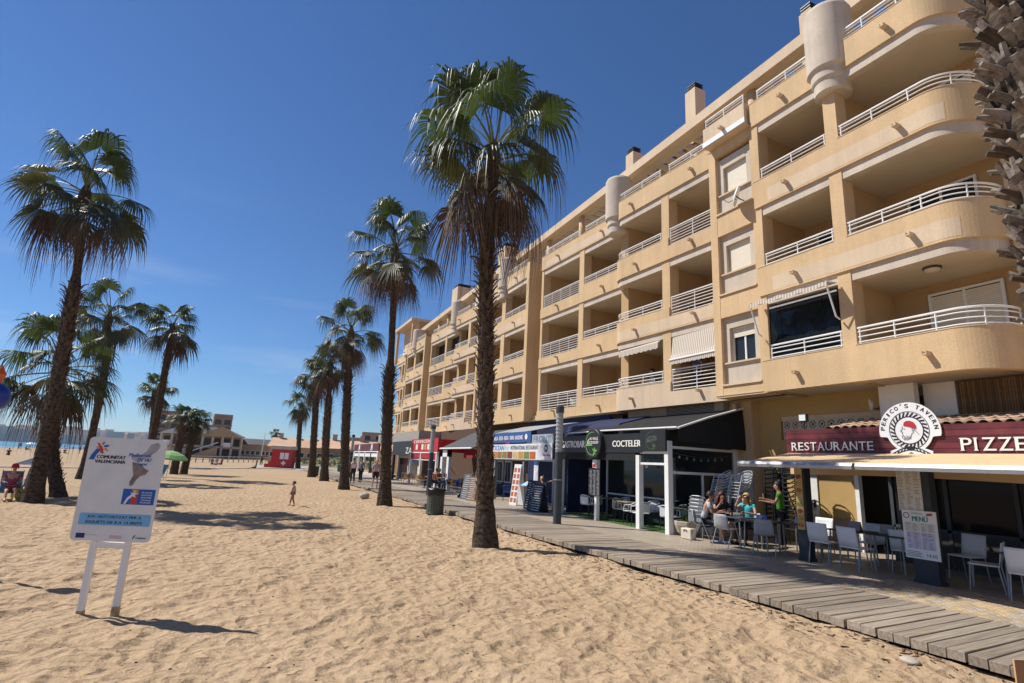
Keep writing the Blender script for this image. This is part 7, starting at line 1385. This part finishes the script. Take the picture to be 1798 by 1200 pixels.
block('stepped reddish apartment block rising behind the left palms and clubhouse', 262, 400, 260, 18, ((.0, .32, .92), (.3, .62, .55), (.58, .8, .68), (.74, 1.0, .95)), mat('red_brown_wall', (.36, .24, .18), .9, .1, .1)); block('brown stepped apartment block far behind the plum pavilion', 605, 672, 260, 14, ((0, .45, .75), (.4, 1, .95)), mat('brown_block', (.36, .27, .21), .9, .1, .1))
# kiosk
p = gp(497, 823); kz = math.atan2(-p.x, p.y); t = thing('lifeguard_kiosk', 'red first aid kiosk with white cross and pale roof at the end of the sand', 'kiosk', (p.x, p.y + 1.3, .05), -R(22)); m_ = MB(); m_.box((-1.25, -1.3, 0), (1.25, 1.0, 2.5)); m_.build('cabin', red_paint, t, world=False); m_ = MB(); m_.add([(-1.45, -1.5, 2.5), (1.45, -1.5, 2.5), (1.45, 1.2, 2.5), (-1.45, 1.2, 2.5), (-1.35, -1.4, 2.95), (1.35, -1.4, 2.95), (1.35, 1.1, 3.05), (-1.35, 1.1, 3.05)], [(0, 3, 2, 1), (4, 5, 6, 7), (0, 1, 5, 4), (1, 2, 6, 5), (2, 3, 7, 6), (3, 0, 4, 7)]); m_.build('roof', grey_st, t, world=False)
m_ = MB(); m_.box((-.1, -1.36, 1.2), (.42, -1.3, 2.05)); m_.box((.52, -1.36, 1.2), (1.04, -1.3, 2.05)); m_.build('shutter', white_paint, t, world=False); m_ = MB(); m_.box((.15, -1.34, .55), (.75, -1.303, .75)); m_.box((.35, -1.338, .35), (.55, -1.304, .95)); m_.build('cross', white_paint, t, world=False)
for s in range(2): m_ = MB(); m_.box((-2.2 + s * .5, -1.0, 0), (-1.75 + s * .5, -.6, .5 + .3 * s)); m_.build('step_box', red_paint, t, world=False)
# fence, poles, bins, scrub
a, b = gp(330, 812), gp(520, 812); fn = thing('post_and_rail_fence', 'low grey post and rail fence in front of the clubhouse', 'fence', (a.x, a.y, 0)); dv = b - a; 
for k in range(24): q = dv * (k / 23); m_ = MB(); m_.box((q.x - .08, q.y - .08, -.2), (q.x + .08, q.y + .08, 1.1)); m_.build('post', path_m, fn, world=False)
for z in (.5, .95): m_ = MB(); m_.tube([(0, 0, z), (dv.x, dv.y, z)], .06, 5); m_.build('rail', path_m, fn, world=False)
for (px, py, H, lab) in ((456, 815, 5.5, 'thin white pole left of the red kiosk'), ): p = gp(px, py); t = thing('pole', lab, 'pole', (p.x, p.y, 0)); m_ = MB(); m_.tube([(0, 0, -.3), (.2, 0, H)], [.09, .05], 8); m_.build('shaft', white_paint, t, world=False); m_ = MB(); m_.lathe([(.001, 0), (.08, .03), (.001, .1)], (.2, 0, H), 8); m_.build('tip', white_paint, t, world=False)
for (px, py, lab) in ((596, 830, 'small green bin between the third and fourth palm'), (553, 836, 'small dark bin behind the fifth palm')): p = gp(px, py, .07); t = thing('litter_bin', lab, 'bin', (p.x, p.y, .05)); m_ = MB(); m_.lathe([(.28, 0), (.32, .8), (.3, .84), (.001, .84)], (0, 0, 0), 12); m_.build('body', mat('bin_teal', (.02, .12, .08), .6) if px > 590 else dark_grey, t, world=False); m_ = MB(); m_.lathe([(.34, .84), (.34, .9), (.001, .95)], (0, 0, 0), 12); m_.build('lid', dark_grey, t, world=False)
V = []; n = 60; mm = 14; a, b = pdist(500, 800, 112), pdist(690, 800, 92); dv = b - a; back = V3((dv.y, -dv.x, 0)).normalized(); back = back if back.y > 0 else -back
for i in range(n):
    for j in range(mm): q = a + dv * (i / (n - 1)) + back * (j * 1.2); hh = 2.3 * max(0, math.sin(math.pi * j / (mm - 1))) ** .8 * min(1, i / 6, (n - 1 - i) / 5); V.append((q.x, q.y, -.1 + max(0, hh * (.8 + .5 * noise.noise(V3((q.x * .3, q.y * .3, 0)))))))
m_ = MB(); m_.add(V, [(i * mm + j, (i + 1) * mm + j, (i + 1) * mm + j + 1, i * mm + j + 1) for i in range(n - 1) for j in range(mm - 1)]); tag(m_.build('dune', dune_m, smooth=True), kind='structure')
m_ = MB(); g = random.Random(4)
for k in range(2600):
    i = g.randrange(2, n - 2); j = g.randrange(1, mm - 1); q = V3(V[i * mm + j]) + V3((g.uniform(-.8, .8), g.uniform(-.8, .8), -.05)); an = g.uniform(0, 6.28); L = g.uniform(.25, .7); m_.add([q + V3((math.cos(an), math.sin(an), 0)) * .12, q - V3((math.cos(an), math.sin(an), 0)) * .12, q + V3((g.uniform(-.3, .3), g.uniform(-.3, .3), L))], [(0, 1, 2)])
tag(m_.build('dune_grass', mat('scrub', (.13, .125, .055), .9, .4, 2)), kind='stuff')
# things left out on the balconies
for k, (x, y, fl, kd, lab) in enumerate(((15.0, 14.4, 2, 'arm', 'white armchair on the second floor balcony with the tall railing'), (15.1, 15.3, 2, 'tdark', 'dark table on the second floor balcony with the tall railing'), (15.2, 24.2, 1, 'arm', 'white armchair behind the tall railing right of the recess, first floor'), (15.3, 25.1, 1, 'tdark', 'dark table behind the tall railing right of the recess, first floor'), (15.1, 20.8, 1, 'arm', 'white armchair on the first floor balcony left of the rounded corner'), (14.6, 7.2, 2, 'arm', 'white armchair on the curved second floor balcony'), (15.2, 24.6, 2, 'arm', 'white armchair behind the tall railing right of the recess, second floor'))):
    place(kd, x, y, 2.6 + k, lab, None, FLR[fl])
for k, (x, y, fl, lab) in enumerate(((14.55, 16.8, 1, 'potted plant on the first floor balcony over the black bar'), (14.7, 26.0, 2, 'potted plant on the second floor balcony right of the recess'), (14.2, 9.2, 3, 'potted plant on the third floor balcony beside the wide pillar'))):
    t = thing('potted_plant', lab, 'plant', (x, y, FLR[fl])); m_ = MB(); m_.lathe([(.11, 0), (.16, .28), (.14, .29), (.001, .26)], (0, 0, 0), 12); m_.build('pot', terracotta, t, world=False); m_ = MB(); g = random.Random(k)
    for j in range(120): a = g.uniform(0, 6.28); d_ = V3((math.cos(a) * g.uniform(.2, .9), math.sin(a) * g.uniform(.2, .9), 1)).normalized(); L = g.uniform(.2, .75); s_v = V3((-math.sin(a), math.cos(a), 0)) * .03; q = V3((0, 0, .27)) + d_ * L * .5; m_.add([q - s_v, q + s_v, q + d_ * L * .4], [(0, 1, 2)])
    tag(m_.build('foliage', green_plant, t, world=False), kind='stuff')

# ================================================================== air
hz = MB(); hz.box((-9000, -9000, -1.5), (9000, 9000, 95)); ho = hz.build('haze', None); tag(ho, kind='stuff'); ho.data.materials.clear()
hm = bpy.data.materials.new('haze'); hm.use_nodes = True; n_ = hm.node_tree.nodes; n_.remove(n_['Principled BSDF']); pv_ = n_.new('ShaderNodeVolumePrincipled'); pv_.inputs['Color'].default_value = (.82, .9, 1, 1); pv_.inputs['Density'].default_value = .00010; pv_.inputs['Anisotropy'].default_value = .3
hm.node_tree.links.new(pv_.outputs[0], n_['Material Output'].inputs['Volume']); ho.data.materials.append(hm)
